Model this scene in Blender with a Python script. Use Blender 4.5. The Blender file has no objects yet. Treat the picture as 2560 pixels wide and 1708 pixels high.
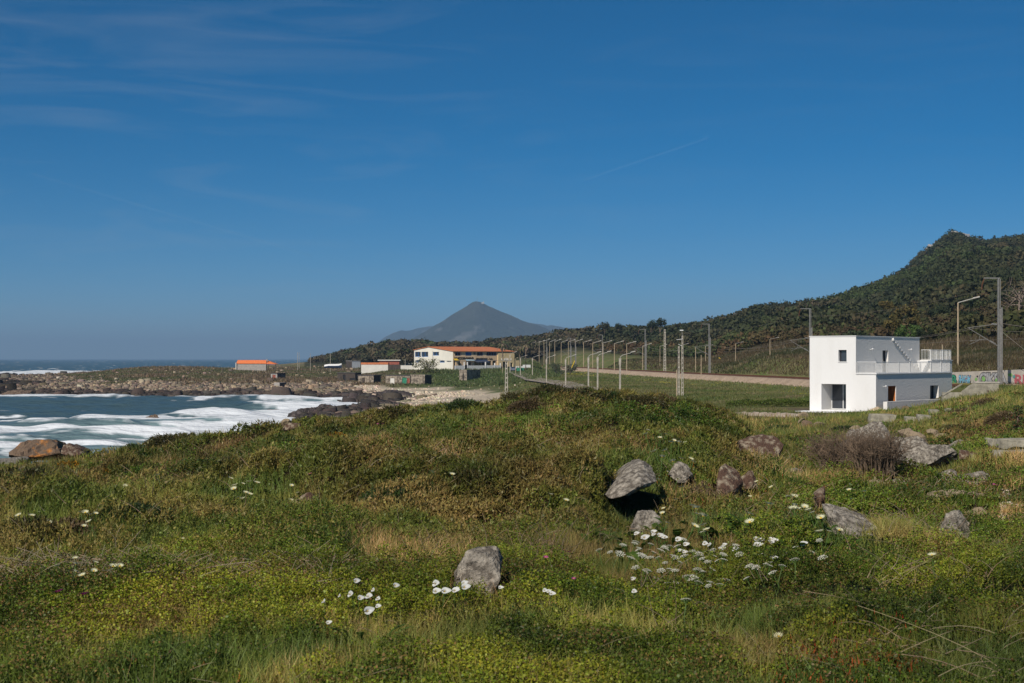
import bpy, bmesh, math, random
import numpy as np
from mathutils import Vector, Matrix, noise as mnoise

random.seed(7); RNG = np.random.default_rng(11)
SC = bpy.context.scene
COL = SC.collection
F, CU, HV, EYE = 3556.0, 1280.0, 897.0, 10.0      # photograph: focal length in px, centre column, horizon row; eye height in metres

# ------------------------------------------------------------ camera, sky, sun, exposure
cam = bpy.data.cameras.new('camera'); camo = bpy.data.objects.new('camera', cam); COL.objects.link(camo)
cam.sensor_width = 36.0; cam.lens = 36.0 * F / 2560.0; cam.shift_y = (HV - 854.0) / 2560.0
cam.clip_start = 0.3; cam.clip_end = 80000.0
cam.dof.use_dof = True; cam.dof.focus_distance = 90.0; cam.dof.aperture_fstop = 7.0
camo.location = (0, 0, EYE); camo.rotation_euler = (math.radians(90), 0, 0)
SC.camera = camo
SUN = Vector((-0.52, -0.874, 0.80)).normalized()
SUN_EL = math.asin(SUN.z); SUN_AZ = math.atan2(SUN.x, SUN.y)
world = bpy.data.worlds.new('World'); SC.world = world; world.use_nodes = True
wn, wl = world.node_tree.nodes, world.node_tree.links
wn.clear()
out = wn.new('ShaderNodeOutputWorld'); bg = wn.new('ShaderNodeBackground'); sky = wn.new('ShaderNodeTexSky')
sky.sky_type = 'NISHITA'; sky.sun_disc = False; sky.sun_elevation = SUN_EL; sky.sun_rotation = SUN_AZ
sky.altitude = 0.0; sky.air_density = 0.6; sky.dust_density = 0.0; sky.ozone_density = 8.0
hs = wn.new('ShaderNodeHueSaturation'); hs.inputs['Saturation'].default_value = 1.28; hs.inputs['Value'].default_value = 1.0; hs.inputs['Hue'].default_value = 0.490
tc = wn.new('ShaderNodeTexCoord'); mp = wn.new('ShaderNodeMapping'); mp.inputs['Scale'].default_value = (4.5, 4.5, 34.0); mp.inputs['Location'].default_value = (.7, .2, .35)
mp.inputs['Rotation'].default_value = (0.06, 0.10, 0.5)
cn = wn.new('ShaderNodeTexNoise'); cn.inputs['Scale'].default_value = 1.3; cn.inputs['Detail'].default_value = 7.0; cn.inputs['Roughness'].default_value = 0.55
cn.inputs['Distortion'].default_value = 1.1
cr = wn.new('ShaderNodeMapRange'); cr.inputs['From Min'].default_value = 0.50; cr.inputs['From Max'].default_value = 0.80
cr.inputs['To Min'].default_value = 0.0; cr.inputs['To Max'].default_value = 0.11
mx = wn.new('ShaderNodeMix'); mx.data_type = 'RGBA'; mx.inputs[7].default_value = (5.2, 6.0, 7.0, 1)
wl.new(tc.outputs['Generated'], mp.inputs['Vector']); wl.new(mp.outputs[0], cn.inputs['Vector']); wl.new(cn.outputs[0], cr.inputs['Value'])
wl.new(sky.outputs[0], hs.inputs['Color']); wl.new(hs.outputs[0], mx.inputs[6]); sx_ = wn.new('ShaderNodeSeparateXYZ'); wl.new(tc.outputs['Generated'], sx_.inputs[0]); sm_ = wn.new('ShaderNodeMapRange'); sm_.inputs['From Min'].default_value = .12; sm_.inputs['From Max'].default_value = -.22; sm_.inputs['To Min'].default_value = .35; sm_.inputs['To Max'].default_value = 1.5; wl.new(sx_.outputs[0], sm_.inputs['Value'])
mm_ = wn.new('ShaderNodeMath'); mm_.operation = 'MULTIPLY'; wl.new(cr.outputs[0], mm_.inputs[0]); wl.new(sm_.outputs[0], mm_.inputs[1]); wl.new(mm_.outputs[0], mx.inputs[0])
wl.new(mx.outputs[2], bg.inputs['Color']); bg.inputs['Strength'].default_value = 0.064; wl.new(bg.outputs[0], out.inputs['Surface'])
sl = bpy.data.lights.new('sun', 'SUN'); sl.energy = 4.4; sl.angle = math.radians(0.55); sl.color = (1.0, 0.93, 0.83)
so = bpy.data.objects.new('sun', sl); COL.objects.link(so); so.rotation_euler = (-SUN).to_track_quat('-Z', 'Y').to_euler(); so.location = (-40, -60, 80)
SC.view_settings.view_transform = 'Standard'; SC.view_settings.look = 'None'; SC.view_settings.exposure = 0.0; SC.view_settings.gamma = 1.0
SC.cycles.max_bounces = 5; SC.cycles.diffuse_bounces = 2; SC.cycles.glossy_bounces = 2; SC.cycles.transmission_bounces = 3
SC.cycles.volume_bounces = 0; SC.cycles.transparent_max_bounces = 6; SC.cycles.use_denoising = True
SC.cycles.sample_clamp_indirect = 4.0

# ------------------------------------------------------------ small helpers
def W(u, v, d):                      # a pixel of the photograph at distance d -> a point in the world
    return Vector(((u - CU) / F * d, d, EYE - (v - HV) / F * d))

def tag(o, label=None, cat=None, group=None, kind=None):
    if label: o['label'] = label
    if cat: o['category'] = cat
    if group: o['group'] = group
    if kind: o['kind'] = kind
    return o

def empty(name, loc=(0, 0, 0), rz=0.0, label=None, cat=None, group=None):
    o = bpy.data.objects.new(name, None); COL.objects.link(o); o.location = loc; o.rotation_euler = (0, 0, rz)
    o.empty_display_size = 0.2
    return tag(o, label, cat, group)

def npmesh(name, V, Fc, mat, tint=None, parent=None, smooth=False, link=True, uvw=None):
    """V (n,3), Fc (m,k) with k 3 or 4 (or list of such arrays)"""
    me = bpy.data.meshes.new(name)
    V = np.asarray(V, dtype=np.float32)
    if not isinstance(Fc, list): Fc = [Fc]
    Fc = [np.asarray(f, dtype=np.int32) for f in Fc if len(f)]
    loops = np.concatenate([f.ravel() for f in Fc]); tot = np.concatenate([np.full(len(f), f.shape[1], np.int32) for f in Fc])
    start = np.concatenate([[0], np.cumsum(tot)[:-1]]).astype(np.int32)
    me.vertices.add(len(V)); me.vertices.foreach_set('co', V.ravel())
    me.loops.add(len(loops)); me.loops.foreach_set('vertex_index', loops)
    me.polygons.add(len(tot)); me.polygons.foreach_set('loop_start', start); me.polygons.foreach_set('loop_total', tot)
    if smooth: me.polygons.foreach_set('use_smooth', np.ones(len(tot), bool))
    if tint is not None:
        a = me.color_attributes.new('tint', 'FLOAT_COLOR', 'POINT')
        t = np.ones((len(V), 4), np.float32); t[:, :tint.shape[1]] = tint; a.data.foreach_set('color', t.ravel())
    me.update(calc_edges=True)
    me.materials.append(mat)
    o = bpy.data.objects.new(name, me)
    if link: COL.objects.link(o)
    if parent: o.parent = parent
    return o

def bmobj(name, bm, mat, parent=None, smooth=False, loc=None, rz=None):
    me = bpy.data.meshes.new(name); bmesh.ops.recalc_face_normals(bm, faces=bm.faces[:])
    bm.to_mesh(me); bm.free()
    if smooth:
        for p in me.polygons: p.use_smooth = True
    me.materials.append(mat)
    o = bpy.data.objects.new(name, me); COL.objects.link(o)
    if parent: o.parent = parent
    if loc is not None: o.location = loc
    if rz is not None: o.rotation_euler = (0, 0, rz)
    return o

def box(bm, x0, x1, y0, y1, z0, z1):
    vs = [bm.verts.new(p) for p in ((x0, y0, z0), (x1, y0, z0), (x1, y1, z0), (x0, y1, z0), (x0, y0, z1), (x1, y0, z1), (x1, y1, z1), (x0, y1, z1))]
    for f in ((0, 3, 2, 1), (4, 5, 6, 7), (0, 1, 5, 4), (1, 2, 6, 5), (2, 3, 7, 6), (3, 0, 4, 7)): bm.faces.new([vs[i] for i in f])
    return vs

def boxobj(name, mat, dims, parent=None):
    bm = bmesh.new(); box(bm, *dims); return bmobj(name, bm, mat, parent)

def poly(bm, pts, thick=None):       # a flat outline; thick = vector to extrude by
    a = [bm.verts.new(p) for p in pts]
    bm.faces.new(a)
    if thick is not None:
        t = Vector(thick); b = [bm.verts.new(Vector(p) + t) for p in pts]
        bm.faces.new(b[::-1])
        for i in range(len(a)): bm.faces.new((a[i], a[i - 1], b[i - 1], b[i]))

def tube(bm, pts, r, n=6, taper=None):
    pts = [Vector(p) for p in pts]; rings = []
    for i, p in enumerate(pts):
        d = (pts[min(i + 1, len(pts) - 1)] - pts[max(i - 1, 0)]).normalized()
        a = d.cross(Vector((0, 0, 1)));
        if a.length < 1e-3: a = d.cross(Vector((1, 0, 0)))
        a.normalize(); b = d.cross(a)
        rr = r if taper is None else r * (1 + (taper - 1) * i / (len(pts) - 1))
        rings.append([bm.verts.new(p + a * math.cos(2 * math.pi * k / n) * rr + b * math.sin(2 * math.pi * k / n) * rr) for k in range(n)])
    for i in range(len(rings) - 1):
        for k in range(n): bm.faces.new((rings[i][k], rings[i][(k + 1) % n], rings[i + 1][(k + 1) % n], rings[i + 1][k]))
    bm.faces.new(rings[0][::-1]); bm.faces.new(rings[-1])

def copy_tree(o, loc=None, rz=None, scale=None, label=None, group=None, parent=None):
    c = o.copy(); COL.objects.link(c); c.parent = parent
    if loc is not None: c.location = loc
    if rz is not None: c.rotation_euler = (c.rotation_euler[0], c.rotation_euler[1], rz)
    if scale is not None: c.scale = (scale,) * 3 if not hasattr(scale, '__len__') else scale
    if label: c['label'] = label
    if group: c['group'] = group
    for ch in o.children: copy_tree(ch, parent=c)
    return c

# ------------------------------------------------------------ materials
def node_mat(name):
    m = bpy.data.materials.new(name); m.use_nodes = True
    nt = m.node_tree; p = nt.nodes['Principled BSDF']; p.inputs['Specular IOR Level'].default_value = 0.25
    return m, nt, p

def mat(name, col, rough=0.8, var=0.15, scale=3.0, bump=0.0, bscale=20.0, metal=0.0, spec=0.25, col2=None, stretch=None, lo=0.4, hi=0.6):
    """noise-varied colour with an optional second colour in patches"""
    m, nt, p = node_mat(name); N, L = nt.nodes, nt.links
    p.inputs['Roughness'].default_value = rough; p.inputs['Metallic'].default_value = metal; p.inputs['Specular IOR Level'].default_value = spec
    t = N.new('ShaderNodeTexCoord'); mpn = N.new('ShaderNodeMapping'); L.new(t.outputs['Object'], mpn.inputs['Vector'])
    if stretch: mpn.inputs['Scale'].default_value = stretch
    n = N.new('ShaderNodeTexNoise'); n.inputs['Scale'].default_value = scale; n.inputs['Detail'].default_value = 6; n.inputs['Roughness'].default_value = 0.62
    L.new(mpn.outputs[0], n.inputs['Vector'])
    r = N.new('ShaderNodeMapRange'); r.inputs['From Min'].default_value = lo; r.inputs['From Max'].default_value = hi; L.new(n.outputs[0], r.inputs['Value'])
    mxn = N.new('ShaderNodeMix'); mxn.data_type = 'RGBA'; L.new(r.outputs[0], mxn.inputs[0])
    a = [c * (1 - var) for c in col]; b = [min(1, c * (1 + var)) for c in col] if col2 is None else col2
    mxn.inputs[6].default_value = (*a, 1); mxn.inputs[7].default_value = (*b, 1)
    L.new(mxn.outputs[2], p.inputs['Base Color'])
    if bump:
        bn = N.new('ShaderNodeTexNoise'); bn.inputs['Scale'].default_value = bscale; bn.inputs['Detail'].default_value = 5; L.new(mpn.outputs[0], bn.inputs['Vector'])
        bu = N.new('ShaderNodeBump'); bu.inputs['Strength'].default_value = 1.0; bu.inputs['Distance'].default_value = bump
        L.new(bn.outputs[0], bu.inputs['Height']); L.new(bu.outputs[0], p.inputs['Normal'])
    return m

def tint_mat(name, rough=0.9, scale=2.0, amt=0.35, bump=0.0, bscale=6.0, leaf=False, fine=0.0):
    m, nt, p = node_mat(name); N, L = nt.nodes, nt.links
    p.inputs['Roughness'].default_value = rough; p.inputs['Specular IOR Level'].default_value = 0.15
    at = N.new('ShaderNodeAttribute'); at.attribute_name = 'tint'
    t = N.new('ShaderNodeTexCoord')
    src = at.outputs['Color']
    if amt:
        n = N.new('ShaderNodeTexNoise'); n.inputs['Scale'].default_value = scale; n.inputs['Detail'].default_value = 8; n.inputs['Roughness'].default_value = 0.7
        L.new(t.outputs['Object'], n.inputs['Vector'])
        r = N.new('ShaderNodeMapRange'); r.inputs['From Min'].default_value = 0.3; r.inputs['From Max'].default_value = 0.7
        r.inputs['To Min'].default_value = 1 - amt; r.inputs['To Max'].default_value = 1 + amt; L.new(n.outputs[0], r.inputs['Value'])
        v = N.new('ShaderNodeVectorMath'); v.operation = 'SCALE'; L.new(src, v.inputs[0]); L.new(r.outputs[0], v.inputs['Scale']); src = v.outputs[0]
    L.new(src, p.inputs['Base Color'])
    if bump:
        bn = N.new('ShaderNodeTexNoise'); bn.inputs['Scale'].default_value = bscale; bn.inputs['Detail'].default_value = 6; L.new(t.outputs['Object'], bn.inputs['Vector'])
        bu = N.new('ShaderNodeBump'); bu.inputs['Distance'].default_value = bump; L.new(bn.outputs[0], bu.inputs['Height']); L.new(bu.outputs[0], p.inputs['Normal'])
    if leaf:
        tr = N.new('ShaderNodeBsdfTranslucent'); L.new(src, tr.inputs['Color'])
        ms = N.new('ShaderNodeMixShader'); ms.inputs[0].default_value = 0.28
        o = N['Material Output']; L.new(p.outputs[0], ms.inputs[1]); L.new(tr.outputs[0], ms.inputs[2]); L.new(ms.outputs[0], o.inputs['Surface'])
        p.inputs['Roughness'].default_value = rough; p.inputs['Specular IOR Level'].default_value = 0.3
    return m

M = {}
M['ground'] = tint_mat('ground_cover', 0.95, 1.2, 0.4, 0.12, 2.5)
M['leaf'] = tint_mat('leaf', 0.5, amt=0, leaf=True)
M['dry'] = tint_mat('dry_stem', 0.8, amt=0)
M['crown'] = tint_mat('tree_crown', 0.75, amt=0, leaf=True)
M['cobble'] = tint_mat('cobble', 0.9, 1.5, 0.3, 0.05, 4)
M['bark'] = mat('bark', (0.16, 0.12, 0.09), 0.9, 0.3, 6, 0.02, 25)
M['white_wall'] = mat('white_render', (0.80, 0.785, 0.76), 0.85, 0.0, 0.9, 0.014, 9, col2=(0.74, 0.72, 0.685), stretch=(1, 1, 0.22), lo=0.48, hi=0.85)
M['white_metal'] = mat('white_painted_metal', (0.78, 0.77, 0.74), 0.5, 0.03, 2)
M['concrete'] = mat('pole_concrete', (0.40, 0.36, 0.30), 0.9, 0.2, 3, 0.01, 30)
M['concrete_block'] = mat('old_concrete', (0.33, 0.30, 0.23), 0.9, 0.22, 2.2, 0.02, 14)
M['galv'] = mat('galvanised_steel', (0.26, 0.25, 0.23), 0.6, 0.12, 4, metal=0.3)
M['wire'] = mat('overhead_wire_metal', (0.22, 0.19, 0.16), 0.6, 0.1, 2)
M['rust'] = mat('rail_rust', (0.13, 0.055, 0.03), 0.8, 0.25, 4)
M['glass'] = mat('window_glass', (0.03, 0.035, 0.045), 0.06, 0.3, 0.6, spec=0.8)
M['dark'] = mat('dark_opening', (0.02, 0.02, 0.022), 0.8, 0.3, 2)
M['frame_dark'] = mat('dark_frame', (0.035, 0.035, 0.04), 0.5, 0.1, 3)
M['wood_door'] = mat('orange_wood_door', (0.42, 0.13, 0.03), 0.55, 0.25, 2, stretch=(6, 6, 0.6))
M['sand'] = mat('sand', (0.55, 0.42, 0.28), 0.95, 0.12, 3, 0.02, 18)

# ------------------------------------------------------------ noise in numpy
def _h(ix, iy, seed):
    h = (ix.astype(np.int64) * 374761393 + iy.astype(np.int64) * 668265263 + seed * 974634777) & 0xFFFFFFFF
    h = ((h ^ (h >> 13)) * 1274126177) & 0xFFFFFFFF
    return ((h ^ (h >> 16)) & 0xFFFF) / 65535.0
def vnoise(x, y, s=1.0, seed=0):
    x = np.asarray(x, float) / s; y = np.asarray(y, float) / s; x, y = x * 0.8 - y * 0.6, x * 0.6 + y * 0.8
    ix = np.floor(x).astype(np.int64); iy = np.floor(y).astype(np.int64); fx = x - ix; fy = y - iy
    fx = fx * fx * (3 - 2 * fx); fy = fy * fy * (3 - 2 * fy)
    return (_h(ix, iy, seed) * (1 - fx) + _h(ix + 1, iy, seed) * fx) * (1 - fy) + (_h(ix, iy + 1, seed) * (1 - fx) + _h(ix + 1, iy + 1, seed) * fx) * fy
def fbm(x, y, s=1.0, seed=0, oct=4, gain=0.5):
    a, t, w = 1.0, 0.0, 0.0
    for k in range(oct):
        t = t + a * vnoise(x, y, s / 2 ** k, seed + k * 17); w += a; a *= gain
    return t / w
def sstep(x, a, b):
    t = np.clip((np.asarray(x, float) - a) / (b - a), 0, 1); return t * t * (3 - 2 * t)
def lerp3(c0, c1, t):
    t = np.asarray(t)[..., None]; return np.asarray(c0) * (1 - t) + np.asarray(c1) * t

# ------------------------------------------------------------ terrain heights: profiles along rays of the view, one for each column u
near = [(2, 7.75), (10.5, 1705), (16, 1495)]
COLS = {
 0: near + [(25, 1330), (40, 1238), (55, 1186), (64, 1166), (72, 4.0), (85, .3), (100, -2), (330, -3), (385, -.6), (398, .4), (415, 1.1), (450, .9), (520, 1.5), (600, 1.0), (700, 1.4), (780, .7), (820, -1.5), (1600, -4)],
 200: near + [(25, 1330), (40, 1228), (55, 1168), (64, 1136), (72, 4.8), (90, .5), (105, -2), (330, -3), (375, -.5), (386, .7), (400, 1.5), (450, 2.4), (520, 3.0), (600, 3.6), (680, 2.7), (760, 1), (820, -1.5), (1600, -4)],
 400: near + [(25, 1330), (40, 1210), (55, 1137), (70, 1097), (78, 5.4), (100, .8), (115, -2), (330, -3), (358, -.5), (368, .9), (385, 1.7), (410, 2.6), (450, 3.4), (520, 4.5), (620, 6.1), (700, 5.6), (780, 4.0), (850, -1), (1600, -4)],
 520: near + [(25, 1325), (40, 1198), (55, 1122), (72, 1070), (80, 6.0), (105, 1), (125, -2), (330, -3), (352, -.5), (362, 1.1), (380, 2.0), (450, 3.5), (520, 4.4), (600, 5.3), (700, 5.4), (780, 4.6), (850, 3), (900, -1), (1600, -4)],
 610: near + [(25, 1325), (40, 1190), (55, 1115), (75, 1060), (84, 6.2), (110, 1), (130, -2), (330, -3), (350, -.5), (359, 1.1), (372, 1.6), (400, 2.4), (450, 3.3), (520, 4), (615, 5.0), (700, 5), (800, 5.2), (900, 5), (1000, 3), (1050, -1), (1600, -4)],
 800: near + [(25, 1320), (40, 1180), (55, 1108), (80, 1054), (92, 6), (130, 2.5), (180, 1.0), (215, .85), (250, .35), (268, .15), (280, -1), (335, -2), (345, -.4), (352, 1.1), (365, 1.6), (400, 2.1), (440, 3.05), (520, 4), (640, 4.8), (800, 6.5), (900, 8), (1000, 9), (1100, 8), (1600, 4)],
 900: near + [(25, 1310), (40, 1170), (55, 1095), (80, 1040), (92, 6), (130, 3), (190, 1.2), (240, 1.0), (275, .4), (300, -.6), (320, -.8), (330, .3), (345, .8), (380, 2.0), (420, 3.15), (450, 4.05), (520, 4.6), (640, 5), (800, 8), (900, 11.5), (1100, 12), (1600, 6)],
 1000: near + [(25, 1300), (40, 1162), (55, 1085), (80, 1025), (92, 6.2), (130, 3.6), (190, 2), (250, 1.35), (290, .9), (310, .1), (325, 0), (340, .95), (380, 2.2), (420, 3.2), (450, 4.4), (478, 5.85), (530, 6.2), (600, 7), (700, 9), (900, 15), (1000, 14), (1600, 5)],
 1160: near + [(25, 1290), (40, 1150), (55, 1072), (80, 1013), (92, 6.2), (130, 4), (190, 2.8), (250, 1.7), (300, 1.2), (340, 1.6), (380, 2.4), (420, 3), (450, 4.6), (474, 5.9), (520, 6.1), (600, 7.5), (700, 9.5), (900, 13), (1000, 12), (1600, 5)],
 1266: near + [(25, 1285), (40, 1142), (55, 1064), (80, 1008), (90, 6.4), (120, 4.4), (190, 3.4), (250, 2.6), (300, 2.4), (340, 2.8), (380, 3.7), (420, 4.7), (450, 5.4), (474, 6), (520, 6.2), (600, 8.5), (700, 11), (900, 15.5), (1000, 14), (1600, 5)],
 1315: near + [(25, 1280), (40, 1138), (55, 1056), (76, 989), (86, 7), (115, 4.8), (190, 4.2), (250, 3.8), (300, 3.8), (350, 4.2), (420, 5.2), (482, 6.2), (540, 8), (600, 9.5), (700, 12), (900, 17), (1000, 15), (1600, 5)],
 1440: near + [(25, 1275), (30, 1230), (34, 1180), (45, 1090), (60, 1010), (70, 974), (80, 7.6), (105, 5.4), (150, 5), (250, 5), (350, 6), (450, 8.5), (550, 11), (700, 16), (800, 21), (900, 18), (1600, 5)],
 1530: near + [(22, 1380), (25.5, 1335), (27, 1302), (28.2, 1280), (28.9, 1215), (29.8, 1180), (36, 1128), (50, 1040), (71, 979), (80, 7.5), (102, 5.5), (150, 5.1), (250, 5.6), (350, 7.4), (450, 9.5), (550, 12), (700, 18), (800, 21), (900, 18), (1600, 5)],
 1640: near + [(22, 1385), (25.5, 1335), (27.4, 1312), (28.8, 1296), (29.15, 1190), (30, 1166), (36, 1122), (50, 1064), (72, 990), (80, 7.5), (100, 5.6), (150, 5.2), (200, 5.4), (300, 8.3), (400, 9.5), (500, 12), (600, 15), (700, 19), (800, 18), (1600, 10)],
 1743: near + [(22, 1390), (26, 1332), (27.8, 1290), (28.8, 1225), (29.6, 1190), (33, 1158), (45, 1092), (60, 1045), (75, 1009), (82, 7), (98, 5.5), (125, 5.3), (160, 5.2), (250, 7.8), (300, 8.5), (400, 10), (500, 13), (600, 17), (700, 22), (850, 20), (1600, 10)],
 1830: near + [(22, 1392), (27, 1330), (29, 1280), (31, 1225), (35, 1175), (45, 1120), (60, 1060), (75, 1035), (85, 6.2), (100, 5.5), (125, 5.4), (150, 5.2), (200, 7.5), (250, 8), (300, 9), (400, 13), (500, 18), (700, 26), (900, 20), (1600, 10)],
 1900: near + [(22, 1395), (27, 1330), (30, 1270), (33, 1222), (38, 1175), (45, 1137), (55, 1100), (70, 1072), (90, 1068), (100, 1060), (109, 5.25), (111.5, 5.55), (125, 5.5), (150, 5.3), (170, 6), (200, 8), (300, 11), (400, 16), (600, 27), (800, 33), (950, 30), (1600, 10)],
 2050: near + [(22, 1395), (28, 1320), (36, 1245), (45, 1190), (55, 1150), (70, 1105), (90, 1068), (105, 1050), (112, 1040), (125, 5.55), (140, 5.6), (150, 6.2), (170, 7.6), (200, 8.3), (300, 13), (400, 19), (600, 28), (850, 40), (1000, 36), (1600, 20)],
 2200: near + [(22, 1395), (28, 1320), (36, 1245), (45, 1190), (55, 1150), (70, 1105), (90, 1062), (105, 1042), (113, 1033), (118, 5.45), (130, 5.8), (145, 7.4), (200, 9), (300, 14), (400, 19), (600, 32), (900, 55), (1050, 48), (1600, 30)],
 2300: near + [(22, 1395), (28, 1320), (36, 1242), (45, 1188), (55, 1145), (70, 1095), (90, 1053), (105, 1034), (114, 1024), (126, 5.85), (140, 7.6), (200, 10), (300, 15), (500, 30), (700, 48), (1000, 77), (1150, 68), (1600, 40)],
 2345: near + [(22, 1395), (28, 1320), (36, 1241), (45, 1186), (55, 1142), (70, 1090), (90, 1044), (105, 1026), (114, 1016), (124, 6.15), (145, 7.9), (200, 10.3), (300, 15.5), (500, 33), (700, 55), (1030, 92), (1180, 78), (1600, 45)],
 2390: near + [(22, 1395), (28, 1320), (36, 1240), (45, 1185), (55, 1140), (70, 1085), (90, 1034), (105, 1014), (114, 1003), (122, 6.7), (150, 8.4), (200, 10.5), (300, 16), (500, 35), (700, 60), (1050, 99.5), (1200, 85), (1600, 50)],
 2460: near + [(22, 1393), (28, 1318), (36, 1233), (45, 1174), (55, 1124), (70, 1070), (90, 1024), (105, 1006), (111, 1000), (113, 6.8), (123, 7.1), (150, 8.5), (200, 11), (300, 17), (500, 36), (700, 60), (1050, 91), (1200, 80), (1600, 50)],
 2560: near + [(22, 1392), (28, 1315), (36, 1225), (45, 1160), (55, 1105), (70, 1050), (90, 1008), (105, 988), (112, 980), (125, 7.6), (150, 8.6), (200, 11.5), (300, 18), (500, 37), (700, 62), (1050, 94), (1200, 82), (1600, 50)],
}
COLS[-1400] = COLS[0]; COLS[4200] = COLS[2560]
UK = sorted(COLS)
ND = 760; DG = np.geomspace(2.0, 1590.0, ND)
UG = np.arange(-1400, 4201, 20.0)
Z0 = np.zeros((len(UK), ND))
for i, u in enumerate(UK):
    d = np.array([p[0] for p in COLS[u]], float); z = np.array([EYE - (p[1] - HV) / F * p[0] if p[1] > 200 else p[1] for p in COLS[u]], float)
    Z0[i] = np.interp(np.log(DG), np.log(d), z)
# smooth along depth, then interpolate smoothly between the columns
ker = np.exp(-0.5 * (np.arange(-6, 7) / 2.4) ** 2); ker /= ker.sum()
Z0 = np.array([np.convolve(np.pad(r, 6, 'edge'), ker, 'valid') for r in Z0])
UKa = np.array(UK, float)
HT = np.zeros((len(UG), ND))
def _pchip(xs, ys, x):
    h = np.diff(xs); dl = np.diff(ys, axis=0) / h[:, None]; m = np.zeros_like(ys)
    s = (dl[:-1] * dl[1:]) > 0
    hm = np.where(s, 2 * dl[:-1] * dl[1:] / np.where(s, dl[:-1] + dl[1:], 1), 0); m[1:-1] = hm
    k = np.clip(np.searchsorted(xs, x) - 1, 0, len(xs) - 2); t = ((x - xs[k]) / h[k])[:, None]; hk = h[k][:, None]
    return (2 * t ** 3 - 3 * t ** 2 + 1) * ys[k] + (t ** 3 - 2 * t ** 2 + t) * hk * m[k] + (-2 * t ** 3 + 3 * t ** 2) * ys[k + 1] + (t ** 3 - t ** 2) * hk * m[k + 1]
HT = _pchip(UKa, Z0, UG)
TD = np.array([60, 100, 133, 153, 207, 284, 415, 622, 900.]); TX = np.array([50.5, 49.6, 48.3, 47.2, 43, 35.5, 25.5, 10.5, -10.]); TZ = 7.2
_tt = np.linspace(60, 900, 400); _tx = _pchip(TD, TX[:, None], _tt)[:, 0]
def track_x(y): return np.interp(y, _tt, _tx)
LD = np.log(DG)
H_C = np.array([0.2559 * 118 + 0.643 * 7.5 - 0.766 * 3, 118 + 0.766 * 7.5 + 0.643 * 3])   # middle of the white house

def H(x, y, rough=True):
    x = np.asarray(x, float); y = np.maximum(np.asarray(y, float), 2.0)
    u = np.clip(x / y * F + CU, -1399, 4199); fu = (u + 1400) / 20.0; iu = fu.astype(int); fu = fu - iu
    fd = np.clip((np.log(y) - LD[0]) / (LD[1] - LD[0]), 0, ND - 1.001); idd = fd.astype(int); fd = fd - idd
    z = (HT[iu, idd] * (1 - fd) + HT[iu, idd + 1] * fd) * (1 - fu) + (HT[iu + 1, idd] * (1 - fd) + HT[iu + 1, idd + 1] * fd) * fu
    # undulation: mounds of vegetation on the dune, broken rock on the shore, folds on the hill
    if rough:
        nearm = sstep(y, 105, 85); yard = sstep(np.hypot(x - H_C[0], y - H_C[1]), 9, 20)
        b1 = np.abs(fbm(x, y, 5.5, 3, 3) - 0.5) * 2; b2 = fbm(x, y, 1.6, 9, 3)
        z = z - .30 * sstep(y, 30, 55) * nearm - .6 * np.exp(-(((x / y * F + CU) - 1900) / 140) ** 2) * sstep(y, 50, 72) * nearm
        b3 = 1 - np.abs(fbm(x, y, 2.6, 15, 2) - 0.5) * 4
        z = z + nearm * sstep(y, 6, 14) * ((0.22 - b1) * 0.95 * sstep(y, 84, 66) + (0.22 - b1) * .3 + (b2 - 0.5) * 0.5 + b3 * .12 + (fbm(x, y, 13, 19, 2) - .5) * 1.0 * sstep(y, 66, 50)) * np.clip(y / 34, 0.30, 1.0)
        shore = sstep(y, 180, 230) * sstep(y, 1000, 800) * sstep(z, -1.0, .4) * sstep(x / y * F + CU, 1420, 1250)
        z = z + shore * (fbm(x, y, 14, 21, 5, .6) - 0.5) * 2.0 * sstep(z, 5.4, 1.0) + shore * (fbm(x, y, 30, 33, 3) - 0.5) * 1.2 * sstep(np.hypot(x + 10, y - 495), 25, 60)
        z = z + (1 - nearm) * yard * (fbm(x, y, 6, 5, 3) - 0.5) * 0.25 * sstep(y, 500, 300)
        z = z + sstep(y, 220, 420) * sstep(z, 10, 22) * (fbm(x, y, 90, 41, 4) - 0.5) * 12
    # railway embankment
    s = x - track_x(y); lim = 6.2 - .9 * sstep(y, 140, 175); cl = sstep(y, 128, 150) * sstep(y, 640, 560) * sstep(s, -.5, -2.8) * sstep(x / y * F + CU, 1330, 1370)
    z = z * (1 - cl) + np.minimum(z, lim) * cl; inr = sstep(y, 90, 108) * sstep(y, 760, 640)
    left = np.maximum(z, 6.80 - np.maximum(-s - 3.0, 0) * 0.45 * (s > -4.3) - (s <= -4.3) * (.585 + np.maximum(-s - 4.3, 0) * .34)); left = np.where(s > -14, left, z)
    right = z * sstep(s, 2.6, 9) + 6.9 * (1 - sstep(s, 2.6, 9))
    e = np.where(s < -2.6, left, np.where(s < 2.6, 6.9, right))
    return z * (1 - inr) + e * inr

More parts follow.
